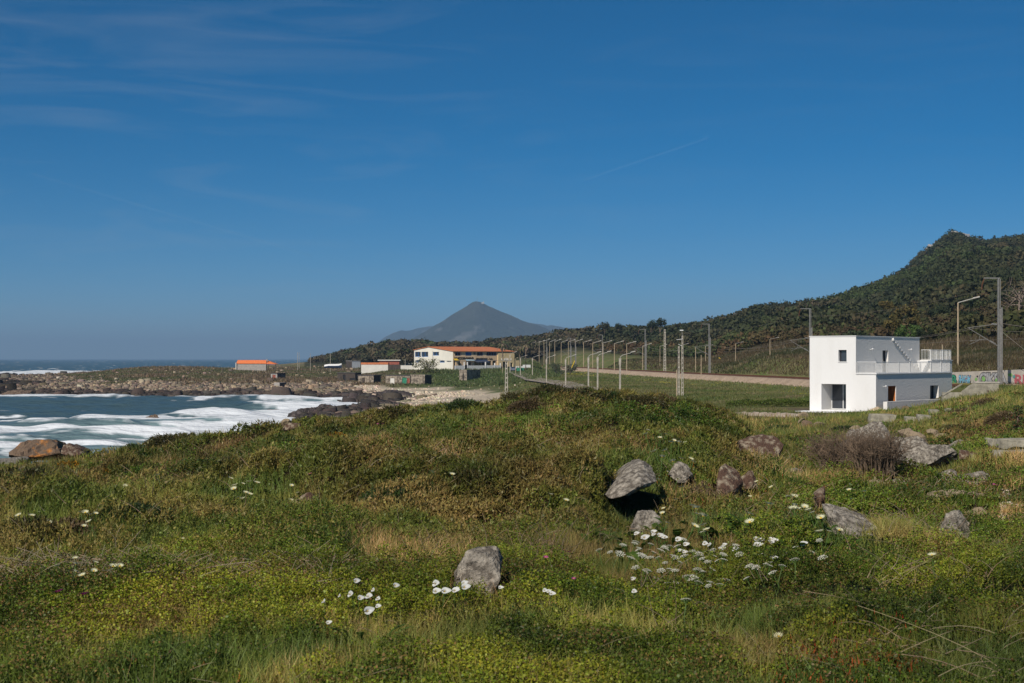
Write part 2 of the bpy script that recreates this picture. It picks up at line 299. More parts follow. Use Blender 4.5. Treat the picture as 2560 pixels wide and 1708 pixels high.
MOUNDS = [((u - CU) / F * d, d, r, h) for u, d, r, h in ((1110, 27.5, 2.6, .75), (1290, 31, 2.4, .5), (700, 46, 4.5, .7), (1340, 58, 5.5, .6), (270, 27, 2.4, .5), (1480, 43, 3.6, .6), (30, 21.5, 2.0, .5), (1010, 39, 2.8, .6), (500, 38, 3.2, .6), (850, 60, 4.5, .6), (330, 50, 3.5, .6), (1180, 48, 3.0, .55), (620, 19, 1.4, .3), (1750, 40, 3, .5), (2200, 33, 2.4, .35), (1950, 20, 1.8, .3), (150, 13.5, 1.0, .22), (2150, 12.5, 1.0, .18), (1350, 12.5, .9, .15), (420, 60, 3.5, .5), (1560, 58, 4, .5), (2480, 80, 4, .6), (2260, 84, 3.5, .4))]
_H0 = H
CORR_U = np.arange(-200, 2000, 25.0); CORR = np.zeros(len(CORR_U))
def H(x, y, rough=True):
    z = _H0(x, y, rough)
    if rough:
        x = np.asarray(x, float); y = np.asarray(y, float)
        for mx_, my_, r_, h_ in MOUNDS: z = z + h_ * np.exp(-np.minimum((((x - mx_) / (r_ * 1.25)) ** 2 + ((y - my_) / r_) ** 2) ** 1.5, 30)) * sstep(y, 88, 75 if my_ < 78 else 95)
        z = z - np.interp(x / np.maximum(y, 2) * F + CU, CORR_U, CORR) * sstep(y, 36, 58) * sstep(y, 112, 92)
    return z

# bring the dune's crest line, plants included, to the height it has in the place
_su = [-200, 0, 90, 218, 330, 436, 523, 610, 680, 760, 870, 940, 1042, 1178, 1247, 1281, 1315, 1360, 1400, 1440, 1525, 1634, 1743, 1830, 1900, 2000]
_sv = [1160, 1158, 1148, 1135, 1112, 1092, 1076, 1062, 1060, 1054, 1041, 1031, 1018, 1012, 1010, 999, 989, 978, 977, 975, 980, 992, 1011, 1036, 1052, 1058]
for _it in range(3):
    _d = np.linspace(38, 104, 160); _A, _B = np.meshgrid(CORR_U, _d); _z = H((_A - CU) / F * _B, _B) + .34
    _sl = (_z - EYE) / _B; _k = _sl.argmax(0); _dv = (-np.interp(CORR_U, _su, _sv) + HV) / F - _sl.max(0)
    _c = -_dv * _d[_k]; _c = np.convolve(np.pad(_c, 1, 'edge'), [.25, .5, .25], 'valid'); CORR = CORR + np.where(CORR_U < 1920, _c, _c * 0)

def ground_hit(u, v, h=0.0, d0=4.0, d1=1500.0):       # where the line of sight through a pixel meets the ground raised by h
    d = np.geomspace(d0, d1, 4000); x = (u - CU) / F * d; z = EYE - (v - HV) / F * d
    hit = np.nonzero(H(x, d) + h >= z)[0]
    k = hit[0] if len(hit) else len(d) - 1
    return Vector((x[k], d[k], z[k]))
# ------------------------------------------------------------ leaves, blades and twigs as real small faces
def rnd_dirs(n, up=0.0):
    v = RNG.normal(size=(n, 3)); v[:, 2] += up; return v / np.linalg.norm(v, axis=1, keepdims=True)
def perp(n):
    a = np.cross(n, RNG.normal(size=n.shape)); return a / np.maximum(np.linalg.norm(a, axis=1, keepdims=True), 1e-6)
def leafset(P, s, up, col, aspect=.55):
    """rhombic leaves: centre P, half length s"""
    nrm = rnd_dirs(len(P), up); A = perp(nrm); B = np.cross(nrm, A)
    s = np.broadcast_to(s, (len(P),))[:, None]; A = A * s; B = B * s * aspect
    V = np.stack([P - A, P + B, P + A, P - B], 1).reshape(-1, 3); Fc = np.arange(len(P) * 4).reshape(-1, 4)
    return V, Fc, np.repeat(col, 4, 0)
def bladeset(P, h, w, lean, col, tip=None):
    """upright tapering blades: base P, height h, width w"""
    n = len(P); a = RNG.uniform(0, 2 * np.pi, n); side = np.stack([np.cos(a), np.sin(a), 0 * a], 1) * np.broadcast_to(w, (n,))[:, None] / 2
    b = RNG.uniform(0, 2 * np.pi, n); ln = np.abs(RNG.normal(0, 1, n)) * lean
    hh = np.broadcast_to(h, (n,))
    T = P + np.stack([np.cos(b) * ln * hh, np.sin(b) * ln * hh, hh], 1)
    V = np.stack([P - side, P + side, T], 1).reshape(-1, 3); Fc = np.arange(n * 3).reshape(-1, 3)
    c = np.repeat(col, 3, 0)
    if tip is not None: c[2::3] = tip
    return V, Fc, c
def merge(sets):
    V, F3, F4, T, o = [], [], [], [], 0
    for v, f, c in sets:
        V.append(v); T.append(c); (F3 if f.shape[1] == 3 else F4).append(f + o); o += len(v)
    return np.concatenate(V), [np.concatenate(f) for f in (F3, F4) if f], np.concatenate(T)
def jit(c, n, a=.25):
    c = np.asarray(c, float); c = np.broadcast_to(c, (n, 3)) * (1 + RNG.uniform(-a, a, (n, 1))) * (1 + RNG.uniform(-a * .4, a * .4, (n, 3))); return np.clip(c, 0, 1)
def pick(cols, p, n):
    cols = np.asarray(cols, float); k = RNG.choice(len(cols), n, p=np.asarray(p) / np.sum(p)); return cols[k]

# visibility along the view from the eye, so that nothing is spent behind the dune
_ud = np.arange(-300, 2861, 20.0); _dd = np.geomspace(3, 1585, 500)
_U, _D = np.meshgrid(_ud, _dd); _S = (H((_U - CU) / F * _D, _D) - EYE) / _D; _M = np.maximum.accumulate(_S, axis=0)
def visible(x, y, z, m=1.0):
    u = np.clip(x / y * F + CU, -299, 2859); iu = np.clip(((u + 300) / 20).astype(int), 0, len(_ud) - 1)
    i = np.clip(np.searchsorted(_dd, y * .985) - 1, 0, len(_dd) - 1)
    return (z + m - EYE) / y > _M[i, iu]
def spread(n, u0, u1, d0, d1, dn):
    """n points over the view fan; even per area nearer than dn, thinning with distance squared beyond"""
    u = RNG.uniform(u0, u1, n); d = np.exp(RNG.uniform(np.log(d0), np.log(d1), n)); k = RNG.uniform(0, 1, n) < np.minimum(1, (d / dn) ** 2)
    u, d = u[k], d[k]; x = (u - CU) / F * d; z = H(x, d); v = visible(x, d, z, .6 + d * .004)
    return x[v], d[v], z[v]

# ------------------------------------------------------------ rubble and cobbles of the shore (one uncountable mass)
def stones(x, y, z, s, col, flat=.7):
    n = len(x); bx = np.array([(-1, -1, -1), (1, -1, -1), (1, 1, -1), (-1, 1, -1), (-.7, -.7, 1), (.7, -.7, 1), (.7, .7, 1), (-.7, .7, 1)], float)
    V = bx[None] * (1 + RNG.uniform(-.35, .35, (n, 8, 3))); a = RNG.uniform(0, 6.28, n); ca, sa = np.cos(a), np.sin(a)
    sc = np.stack([s, s * RNG.uniform(.6, 1.1, n), s * flat * RNG.uniform(.6, 1.2, n)], 1)[:, None] * .5; V = V * sc
    V = np.stack([V[..., 0] * ca[:, None] - V[..., 1] * sa[:, None], V[..., 0] * sa[:, None] + V[..., 1] * ca[:, None], V[..., 2]], -1)
    V += np.stack([x, y, z + s * .12], 1)[:, None]
    f = np.array([(4, 5, 6, 7), (0, 1, 5, 4), (1, 2, 6, 5), (2, 3, 7, 6), (3, 0, 4, 7)]); Fc = (f[None] + np.arange(n)[:, None, None] * 8).reshape(-1, 4)
    return V.reshape(-1, 3), Fc, np.repeat(col, 8, 0)
def shore_rubble():
    n = 210000; u = RNG.uniform(-80, 1330, n); d = np.exp(RNG.uniform(np.log(195), np.log(720), n)); x = (u - CU) / F * d; z = H(x, d)
    zz = z + (fbm(x, d, 12, 61, 5, .6) - .5) * 1.6 + sstep(u, 900, 1000) * .9; q = RNG.uniform(0, 1, n)
    k = (zz > -.3) & visible(x, d, z, 1.0) & ((zz < 2.75) | (q < .03 - .022 * (u > 900))) & ((u < 1290) | (q < .2)) & ((d > 315) | ((u > 720) & (zz < 2.2))); u, d, x, z, zz = u[k], d[k], x[k], z[k], zz[k]; n = len(u)
    wet = zz < 1.15; beach = (u > 880) & ~wet
    col = np.where(wet[:, None], pick([(.045, .036, .032), (.075, .06, .05), (.10, .075, .06)], [3, 3, 1], n), pick([(.30, .225, .155), (.22, .17, .125), (.40, .315, .22), (.13, .105, .085)], [4, 4, 2, 4], n)); col = np.where(((u + RNG.normal(0, 90, n)) < 130)[:, None], col * .5, col)
    col = np.where(beach[:, None], pick([(.56, .46, .34), (.48, .39, .28), (.62, .53, .41)], [4, 4, 2], n), col)
    s = np.exp(RNG.normal(-.35, .5, n)) * np.where(wet, 1.15, .6) * np.where(beach, .62, 1) * (d / 440) ** .5
    A = stones(x, d, z, s, jit(col, n, .22)); q = (RNG.uniform(0, 1, n) < .035) & (zz < 1.9); m = q.sum()
    B = stones(x[q], d[q], z[q] - .3, RNG.uniform(1.3, 2.8, m), jit(np.where((zz[q] < 1.3)[:, None], (.055, .045, .038), (.20, .155, .115)), m, .25), .5)
    return merge([A, B])
V, Fc, T = shore_rubble(); tag(npmesh('shore_rubble', V, Fc, M['cobble'], T), kind='stuff', label='pale cobbles and dark wet rubble along the shore')

# ------------------------------------------------------------ boulders: hulls of chosen corners, rounded and worn
M['rock_grey'] = mat('lichened_granite', (.17, .145, .115), .9, .3, 9.0, .05, 26, col2=(.40, .355, .29), lo=.42, hi=.64)
M['rock_brown'] = mat('brown_granite', (.14, .080, .055), .9, .3, 6.0, .05, 24, col2=(.34, .28, .20), lo=.48, hi=.64)
M['rock_tan'] = mat('tan_granite', (.36, .28, .18), .9, .2, 3.5, .05, 18, col2=(.27, .20, .14), lo=.45, hi=.62)
M['rock_orange'] = mat('orange_lichen_rock', (.24, .165, .11), .9, .3, 1.1, .06, 10, col2=(.48, .19, .04), lo=.54, hi=.66)
M['rock_dark'] = mat('wet_dark_rock', (.045, .035, .03), .7, .3, 1.2, .04, 4, col2=(.12, .09, .075), lo=.45, hi=.65, spec=.5)
M['lichen'] = mat('orange_lichen', (.62, .24, .02), .9, .2, 6)
EXC = []
def hull(name, pts, mt, wear=.06, sub=3, seed=0, parent=None, fr=None):
    """pts: world points; the convex hull is rounded, roughened and placed with its origin at its base"""
    c = sum((Vector(p) for p in pts), Vector()) / len(pts); c.z = min(Vector(p).z for p in pts)
    bm = bmesh.new(); [bm.verts.new(Vector(p) - c) for p in pts]
    r = bmesh.ops.convex_hull(bm, input=bm.verts[:]); bmesh.ops.delete(bm, geom=[g for g in bm.verts if not g.link_faces], context='VERTS')
    size = max((v.co.length for v in bm.verts)); bmesh.ops.triangulate(bm, faces=bm.faces[:])
    for _ in range(sub): bmesh.ops.subdivide_edges(bm, edges=[e for e in bm.edges if e.calc_length() > size * .10], cuts=1, use_grid_fill=True)
    bmesh.ops.triangulate(bm, faces=bm.faces[:])
    for _ in range(1): bmesh.ops.smooth_vert(bm, verts=bm.verts[:], factor=.35, use_axis_x=True, use_axis_y=True, use_axis_z=True)
    bm.normal_update(); f0 = fr or 2.2 / size
    for v in bm.verts:
        q = v.co + Vector((seed * 7.3, seed * 3.1, 0)); k = (mnoise.fractal(q * f0, .9, 2.1, 5) * .8 + mnoise.fractal(q * f0 * 4, .6, 2.1, 4) * .45 + (mnoise.ridged_multi_fractal(q * f0 * .8, 1, 2, 3, 1, 2) - 1) * .5)
        v.co += v.normal * k * size * wear
    o = bmobj(name, bm, mt, parent, smooth=False); o.location = c; rx_ = max(abs(Vector(p).x - c.x) for p in pts); EXC.append((c.x, c.y, rx_, min(max(abs(Vector(p).y - c.y) for p in pts), rx_ * .8)))
    for p_ in o.data.polygons: p_.use_smooth = False
    return o
def pxrock(name, uv, d, thick, mt, label, cat='rock', group=None, wear=.06, seed=0, back=.55, sub=3, fix=False, lie=False):
    """outline (u, v, depth offset) of the front corners; the back corners follow at the rock's own thickness, drawn in"""
    if lie:
        hs_ = [ground_hit(a, b, .12, d * .6).y for a, b, c in uv]; md = sorted(hs_)[len(hs_) // 2]; lim_ = (max(a for a, b, c in uv) - min(a for a, b, c in uv)) / F * md * .3; uv = [(a, b, min(max(q, md - lim_), md + lim_) - d) for (a, b, c), q in zip(uv, hs_)]; fix = True
    if not fix:                       # stand it where its foot meets the ground
        vb = max(p[1] for p in uv); ub = sum(p[0] for p in uv if p[1] > vb - 12) / len([p for p in uv if p[1] > vb - 12]); dn = ground_hit(ub, vb, .20, d * .6).y + .1
        dn = min(max(dn, d * .8), d * 1.25); uv = [(a, b, c * dn / d) for a, b, c in uv]; thick *= dn / d; d = dn
    pts = [W(u, v, d + dd) for u, v, dd in uv]; cx = sum((p for p in pts), Vector()) / len(pts)
    low_ = [p + Vector((0, thick * .35, -.40)) for p in pts if p.z < cx.z] if not (fix and not lie) else []
    pts += [p + Vector((0, thick, -.05 * thick)) * 1.0 + (cx - p) * (1 - back) for p in pts] + low_
    return tag(hull(name, pts, mt, wear, sub, seed), label, cat, group)
def rock(u, v, d, w, h, mt, label, seed, dep=None, group=None, sink=.25, name='boulder', wear=.07, npt=16, cat='rock', rz=None):
    rg = random.Random(seed); p0 = W(u, v, d) if d and d > 112 else ground_hit(u, v, .14 if h > .32 else .02); dep = dep or w * .7; pts = []
    a0 = rg.uniform(0, 6.28) if rz is None else rz
    for k in range(npt):
        a = k / npt * 6.28 * 1.0 + rg.uniform(-.3, .3); lv = rg.choice((0, .45, .8, 1.0)); rr = (1.0, .98, .8, .42)[(0, .45, .8, 1.0).index(lv)] * rg.uniform(.75, 1.1)
        x, y = math.cos(a) * w / 2 * rr, math.sin(a) * dep / 2 * rr; pts.append(p0 + Vector((x, y, (lv - sink) * h * rg.uniform(.85, 1.1))))
    return tag(hull(name, pts, mt, wear, 3, seed), label, cat, group)
G, B_, T_, O_, D_ = (M['rock_' + k] for k in ('grey', 'brown', 'tan', 'orange', 'dark'))
D_SLAB = min(ground_hit(1525, 1238, .05).y, ground_hit(1560, 1238, .05).y, ground_hit(1600, 1222, .05).y + .3) - .25
# the overhanging slab above the dark hollow, with the paler rock beside it
o = pxrock('overhanging_slab', [(1513, 1240, -.3), (1530, 1220, 0), (1562, 1190, .1), (1590, 1160, .2), (1612, 1150, .3), (1634, 1168, .2), (1642, 1203, -.3), (1600, 1214, -.7), (1560, 1240, -.8), (1530, 1247, -.6)], D_SLAB, 1.9, G, 'grey slab jutting out over a dark hollow in the bank, orange lichen spot on it', wear=.035, seed=3, back=.85, fix=True)
lp = W(1566, 1194, D_SLAB + .02); hull('lichen_patch', [lp + Vector((dx, dy, dz)) for dx in (-.05, .05) for dy in (-.05, .05) for dz in (-.035, .03)], M['lichen'], .05, 2, 5, None); bpy.data.objects['lichen_patch'].parent = o; bpy.data.objects['lichen_patch'].matrix_parent_inverse = Matrix.Translation(-o.location)
pxrock('boulder', [(1792, 1205, -.1), (1800, 1165, .1), (1812, 1157, .3), (1822, 1175, .2), (1850, 1180, .2), (1858, 1205, .1), (1840, 1222, -.2), (1812, 1234, -.3), (1795, 1228, -.2)], 29.0, .6, B_, 'rust brown and pale split rock in the bank, above the hanging roots', wear=.03, seed=4)
pxrock('boulder', [(1845, 1101, -.1), (1880, 1088, .2), (1905, 1085, .3), (1945, 1091, .2), (1960, 1112, 0), (1948, 1140, -.3), (1930, 1158, -.4), (1915, 1158, -.4), (1885, 1138, -.4), (1862, 1120, -.3)], 44, 1.1, B_, 'big wedge boulder balanced on its point, lichen white on top and brown in front', wear=.03, seed=5, back=.75)
pxrock('boulder', [(1575, 1320, 0), (1592, 1275, .2), (1630, 1278, .3), (1655, 1300, .2), (1650, 1330, 0)], 26.0, .5, G, 'low weathered rock under the hollow, half hidden by dry grass and lilies', wear=.05, seed=6)
rock(1206, 1476, 19.0, .74, .48, G, 'rounded pale granite boulder alone in the grass beside the white lilies', 11, dep=.55, sink=.12, wear=.045)
pxrock('rock_slab', [(2052, 1258, .6), (2100, 1265, .5), (2150, 1282, .3), (2175, 1310, -.2), (2218, 1345, -.6), (2190, 1352, -.8), (2150, 1350, -.8), (2120, 1330, -.5), (2082, 1285, 0)], 29.0, .5, G, 'long flat grey slab sloping down through the ice plant toward a pink tip', wear=.035, seed=8, lie=True)
pxrock('boulder', [(2035, 1235, .1), (2060, 1215, .3), (2065, 1245, 0), (2050, 1256, -.2)], 31.5, .4, B_, 'small brown stone block at the top end of the long slab', wear=.04, seed=9)
pxrock('boulder', [(2337, 1210, 0), (2355, 1180, .2), (2380, 1172, .3), (2394, 1178, .2), (2392, 1195, 0), (2365, 1215, -.3), (2350, 1222, -.3)], 42, .8, G, 'upright grey boulder leaning on its longer neighbour above the dirt track', wear=.035, seed=10)
pxrock('boulder', [(2374, 1222, -.3), (2398, 1190, .2), (2455, 1176, .5), (2476, 1188, .4), (2470, 1200, .2), (2440, 1215, -.2), (2405, 1222, -.4)], 41.5, 1.0, G, 'long pointed grey boulder with a tan end lying above the dirt track', wear=.035, seed=12)
rock(2395, 1248, 40.5, 1.5, .22, T_, 'low flat tan rock lying in the dirt track below the two grey boulders', 13, dep=.8, sink=.3, name='flat_rock')
rock(2385, 1330, 31, .55, .42, G, 'leaning grey stone poking from the brambles beside the pale rubble heap', 14, dep=.3)
# outcrop below the house
pxrock('outcrop_rock', [(2085, 1140, 0), (2120, 1110, .5), (2165, 1088, 1), (2200, 1094, 1), (2222, 1112, .8), (2235, 1125, .2), (2190, 1155, -.5), (2120, 1165, -.8)], 64, 3.2, G, 'domed grey outcrop behind the leafless brown bush', wear=.03, seed=15, back=.7)
pxrock('outcrop_rock', [(2236, 1136, -.4), (2260, 1112, .3), (2295, 1098, .6), (2310, 1104, .5), (2312, 1116, 0), (2275, 1130, -.8), (2248, 1146, -.9)], 60, 1.8, G, 'tilted slab roofing a black hollow, its tip touching the orange rock', wear=.03, seed=16, back=.85, fix=True)
o = pxrock('outcrop_rock', [(2180, 1185, -1), (2230, 1150, 0), (2300, 1140, .4), (2340, 1128, .8), (2368, 1142, .6), (2360, 1165, 0), (2310, 1180, -.8), (2260, 1196, -1.4), (2200, 1205, -1.6)], 61.5, 3.5, G, 'broad smooth grey rock face under the black hollow', wear=.03, seed=17, back=.8, lie=True)
pxrock('outcrop_rock', [(2242, 1078, 0), (2256, 1072, .1), (2275, 1070, .2), (2303, 1094, 0), (2298, 1104, -.2), (2282, 1096, -.2), (2262, 1084, -.1)], 65, .8, T_, 'pale yellow angled rock on top of the outcrop', wear=.03, seed=18)
o = pxrock('outcrop_rock', [(2284, 1102, 0), (2294, 1095, .1), (2300, 1098, .1), (2298, 1106, 0), (2288, 1107, -.1)], 60.6, .4, M['lichen'], 'small stone covered in bright orange lichen at the slab tip', wear=.03, seed=19)
rock(2048, 1141, 66, 1.0, .75, B_, 'brown stone under the bank, nearest the bare bush on its house side', 20); rock(2025, 1136, 67, .7, .5, B_, 'small brown stone beside the bare bush, behind the wedge boulder', 21)
rock(2068, 1172, 52, .7, .35, T_, 'pale stone tucked at the foot of the bare brown bush', 22); rock(2193, 1216, 44, .5, .2, T_, 'small pale stone in the turf in front of the smooth rock face', 23)
for k, (u, v, w_, h_, lb) in enumerate([(2010, 1043, .75, .55, 'pale square stone, top one of the broken wall below the house'), (2004, 1055, .6, .45, 'white broken stone under the square one in the wall below the house'), (2016, 1062, 1.0, .45, 'orange tan block in the broken wall below the house'), (2038, 1050, .55, .3, 'white flake stone beside the rubble hole below the house'), (2048, 1061, .9, .3, 'long pale stone at the foot of the broken wall below the house')]):
    rock(u, v + 4, 103 - k * .2, w_, h_, (T_ if k != 2 else O_), lb, 30 + k, dep=.5, wear=.03, name='wall_stone', sink=.05)
def wallblock(u0, v0, u1, v1, d, th, mt, label, seed, wear=.015, name='stone_block'):
    dn = ground_hit((u0 + min(u1, 2540)) / 2, v1, .02, d * .6).y + .05; th *= min(max(dn, d * .75), d * 1.2) / d; d = min(max(dn, d * .75), d * 1.2)
    p = W(u0, v0, d); q = W(u1, v1, d); pts = [(x, y, z) for x in (p.x, q.x) for y in (d, d + th) for z in (p.z, q.z)]
    rg = random.Random(seed); pts = [Vector(a) + Vector((rg.uniform(-1, 1), 0, rg.uniform(-1, 1))) * .08 for a in pts]
    return tag(hull(name, pts, mt, wear, 3, seed), label, 'stone')
wallblock(2178, 1037, 2240, 1066, 92, 1.0, M['concrete_block'], 'wide pale wall block in the bank under the white house', 40)
wallblock(2267, 1043, 2290, 1060, 93, .8, M['concrete_block'], 'narrow stone block past the ivy gap in the bank', 41); wallblock(2298, 1037, 2332, 1058, 92, .9, M['concrete_block'], 'cracked wide block in the bank, with a thin ledge on top', 42)
wallblock(2328, 1026, 2352, 1042, 94, .8, M['concrete_block'], 'tilted pale block higher on the bank toward the mast', 43); wallblock(2368, 1021, 2381, 1036, 95, .6, M['concrete_block'], 'smallest white block at the end of the bank wall', 44)
rock(2264, 1026, 100, .8, .5, O_, 'small boulder with an orange lichen face below the low garden wall', 45, name='boulder')
wallblock(2478, 1096, 2506, 1121, 62, .8, M['concrete_block'], 'upper end block of the big concrete wall, beside the leafy bush', 46, name='concrete_block')
wallblock(2507, 1097, 2600, 1122, 62.1, .8, M['concrete_block'], 'upper course of the big concrete wall behind the leafy bush', 47, name='concrete_block')
wallblock(2488, 1125, 2640, 1172, 61.4, 1.2, M['concrete_block'], 'lowest and largest slab of the concrete wall in the grass', 48, name='concrete_block')
wallblock(2381, 1120, 2400, 1132, 60, .5, M['concrete_block'], 'small squared stone half buried above the pair of boulders', 49)
rock(2357, 1094, 72, 1.1, .25, T_, 'flat pale stone lying in the turf above the squared stone', 50, name='flat_rock')
rock(2440, 998, 110, 1.0, .3, T_, 'flat pale stone near the wooden post', 51, name='flat_rock')
for k, (u, v, w_, h_, mt_, lb) in enumerate([(2395, 1120, .9, .5, G, 'grey stone between the smooth rock face and the squared stone'), (2330, 1085, .7, .35, T_, 'tan stone just inland of the pale angled rock'), (2215, 1085, .6, .3, T_, 'small tan stone beside the pale angled rock, house side'), (2140, 1075, .9, .35, T_, 'flat tan stone on the slope above the bare bush'), (2420, 1140, .8, .4, B_, 'brown stone at the foot of the grass above the pair of boulders'), (2310, 1200, .5, .25, T_, 'tan stone in the turf seaward of the pair of boulders'),
                                            (2250, 1215, .6, .25, G, 'grey stone in front of the smooth rock face'), (2280, 1160, 1.2, .6, G, 'angular grey block at the mouth of the black hollow'), (2345, 1150, .9, .5, B_, 'brown angular block beside the mouth of the black hollow'), (1985, 1190, .5, .25, G, 'small grey stone on the seaward side of the bare bush'), (2440, 1290, .5, .2, T_, 'pale stone near the rubble heap')]):
    rock(u, v, 60, w_, h_, mt_, lb, 260 + k, wear=.06)
for k, (u, v, w_, h_, mt_, lb) in enumerate([(2185, 1135, 3.0, 1.5, G, 'tall weathered block rising right behind the bare bush'), (2262, 1165, 2.4, 1.1, G, 'broad grey block joining the outcrop beside the bare bush'), (2325, 1172, 2.2, .9, G, 'low grey block at the inland foot of the outcrop'), (2290, 1118, 1.5, .8, T_, 'tan block wedged on the upper part of the outcrop'), (1700, 1200, .55, .4, G, 'grey stone showing in the steep bank between slab and split rock'), (1870, 1215, .5, .35, B_, 'brown stone in the bank just past the split rock')]):
    rock(u, v, 60, w_, h_, mt_, lb, 290 + k, wear=.075, sink=.15)
# left: the big lichened rocks on the edge
o = pxrock('boulder', [(26, 1137, 0), (38, 1118, .6), (52, 1107, .8), (85, 1104, 1.2), (125, 1098, 1.6), (131, 1101, 1.6), (142, 1118, 1.4), (152, 1133, .8), (100, 1142, 0), (50, 1142, -.5)], 68, 3.0, O_, 'largest rock on the sea edge, streaked with orange lichen', wear=.065, seed=60)
pxrock('boulder', [(152, 1134, 0), (158, 1112, .4), (172, 1108, .5), (185, 1120, .5), (212, 1128, .6), (208, 1137, 0), (170, 1140, -.2)], 67, 2.0, B_, 'brown peaked rock on the sea edge, tapering toward the dune', wear=.045, seed=61)
rock(86, 1142, 66, 1.0, .55, O_, 'tan stone leaning on the front of the largest sea edge rock', 62); rock(176, 1141, 65.5, 1.1, .45, G, 'smooth grey stone in front of the brown peaked rock', 63)
rock(18, 1150, 66, 1.7, .6, O_, 'low pale rock at the very edge of the view by the sea', 64)
pxrock('flat_slab', [(-40, 1150, .8), (60, 1142, .8), (61, 1150, 0), (36, 1161, -1.2), (-40, 1160, -1.2)], 62, .6, G, 'flat topped grey slab in the grass in front of the lichened rocks', wear=.015, seed=65, back=1.0)
rock(361, 1105, 72, .55, .3, B_, 'lone brown stone poking over the dune edge against the foam', 66, sink=.1)
rock(700, 1069, 78, .75, .5, T_, 'tan pointed stone on the dune edge beside the dark green bush', 67); rock(716, 1067, 78.3, .6, .45, T_, 'rounded tan stone between the pointed one and the low slab', 68); rock(733, 1073, 77.5, 1.1, .35, B_, 'low brown slab at the foot of the two tan stones', 69)
rock(548, 1076, 75, 1.3, .45, B_, 'weathered striped stone between the two dark green bushes', 70)
rock(748, 1272, 29, .62, .26, T_, 'tan stone sunk in the grass in the middle of the dune', 71, dep=.4); rock(775, 1262, 29.6, .5, .28, B_, 'dark stone behind the sunken tan one', 72)
# rocks standing in the surf
for k, (u, v, w_, h_, lb) in enumerate([(380, 1056, 3.6, 1.5, 'brown rock standing in the surf, largest of the two in the bay'), (451, 1060, 1.9, .9, 'small tan rock in the surf beside a low reef'), (478, 1050, 4.8, .55, 'low dark reef awash behind the small tan rock'), (686, 1030, 6.0, .7, 'flat dark reef in the white water off the point'), (590, 1038, 9.0, .45, 'long thin reef awash in the foam'),
                                        (42, 990, 11, 2.4, 'wide brown rock at the mouth of the bay'), (22, 984, 8, 2.8, 'taller brown rock beside the wide one at the bay mouth'), (152, 988, 9, 1.4, 'dark rock in the foam off the headland'), (394, 992, 4.5, 2.2, 'pointed brown rock at the foot of the headland'), (350, 989, 2.2, 2.2, 'narrow upright rock at the foot of the headland'), (855, 1002, 5.5, 1.3, 'dark rock at the cove mouth'), (898, 1001, 2, .8, 'small dark rock between the cove rocks')]):
    p0 = ground_hit(u, v); dd = EYE * F / (v - HV); rock(u, v, dd, w_ * dd / 230 if v > 1020 else w_, h_, D_ if k in (2, 3, 4, 7, 10, 11) else B_, lb, 80 + k, sink=.25, name='sea_rock', dep=w_ * .6)
for k, (u, v, w_, h_) in enumerate([(925, 1001, 9, 2.2), (950, 999, 10, 2.6), (985, 1000, 13, 2.6), (1010, 1003, 6, 2)]):
    rock(u, v, 338 - k, w_, h_, D_, ('dark rounded rock at the sea end of the ridge on the cobble beach', 'second dark rock of the ridge on the cobble beach', 'longest dark rock of the ridge on the cobble beach', 'last dark rock of the ridge, among the cobbles')[k], 100 + k, name='shore_rock')
names = ['lowest dark rock reaching into the surf below the dune', 'dark rock with a foamy foot below the dune', 'round dark rock behind the foamy ones below the dune', 'broad dark rock in the middle of the reef below the dune', 'dark rock next inland on the reef below the dune', 'flat brown rock on the reef below the dune', 'brown rock high on the reef near the dune edge', 'farthest inland rock of the reef below the dune']
for k, (u, v, w_, h_, d) in enumerate([(752, 1045, 6, 2.2, 245), (775, 1040, 6, 2.4, 255), (800, 1030, 7, 2.4, 268), (828, 1036, 8, 2.2, 250), (860, 1032, 8, 2.0, 258), (895, 1034, 9, 1.8, 245), (935, 1028, 9, 1.8, 255), (975, 1022, 10, 1.8, 262)]):
    rock(u, v, d, w_, h_, D_, names[k], 110 + k, name='reef_rock', sink=.4, wear=.11)
# ------------------------------------------------------------ the ground sheet
ug = np.arange(-1300, 4101, 6.0); inside = (ug > -60) & (ug < 2620); ug = np.concatenate([ug[~inside & (ug < 0)][::6], ug[inside], ug[~inside & (ug > 0)][::6]])
dg = np.concatenate([np.geomspace(2.2, 24, 130)[:-1], np.geomspace(24, 95, 230)[:-1], np.geomspace(95, 320, 130)[:-1], np.geomspace(320, 700, 220)[:-1], np.geomspace(700, 1585, 90)])
UU, DD = np.meshgrid(ug, dg); GX = (UU - CU) / F * DD; GY = DD; GZ = H(GX, GY)
def grid_faces(nr, nc):
    i = np.arange(nr - 1)[:, None] * nc + np.arange(nc - 1)[None, :]; i = i.ravel()
    return np.stack([i, i + 1, i + nc + 1, i + nc], 1)

def veg_tint(x, y):
    """colour of the low plant cover by place: bramble green, gorse olive brown, dry tan"""
    a = fbm(x, y, 9, 101, 4); b = fbm(x, y, 3.0, 140, 4); c = fbm(x, y, 22, 160, 3)
    g = lerp3((.030, .050, .008), (.060, .085, .014), sstep(b, .35, .65))
    o = lerp3((.060, .046, .014), (.095, .066, .026), sstep(a, .35, .65))
    t = lerp3(g, o, sstep(a * .6 + c * .4, .46, .56))
    return lerp3(t, (.17, .115, .062), sstep(b * .7 + a * .3, .59, .70) * .8)

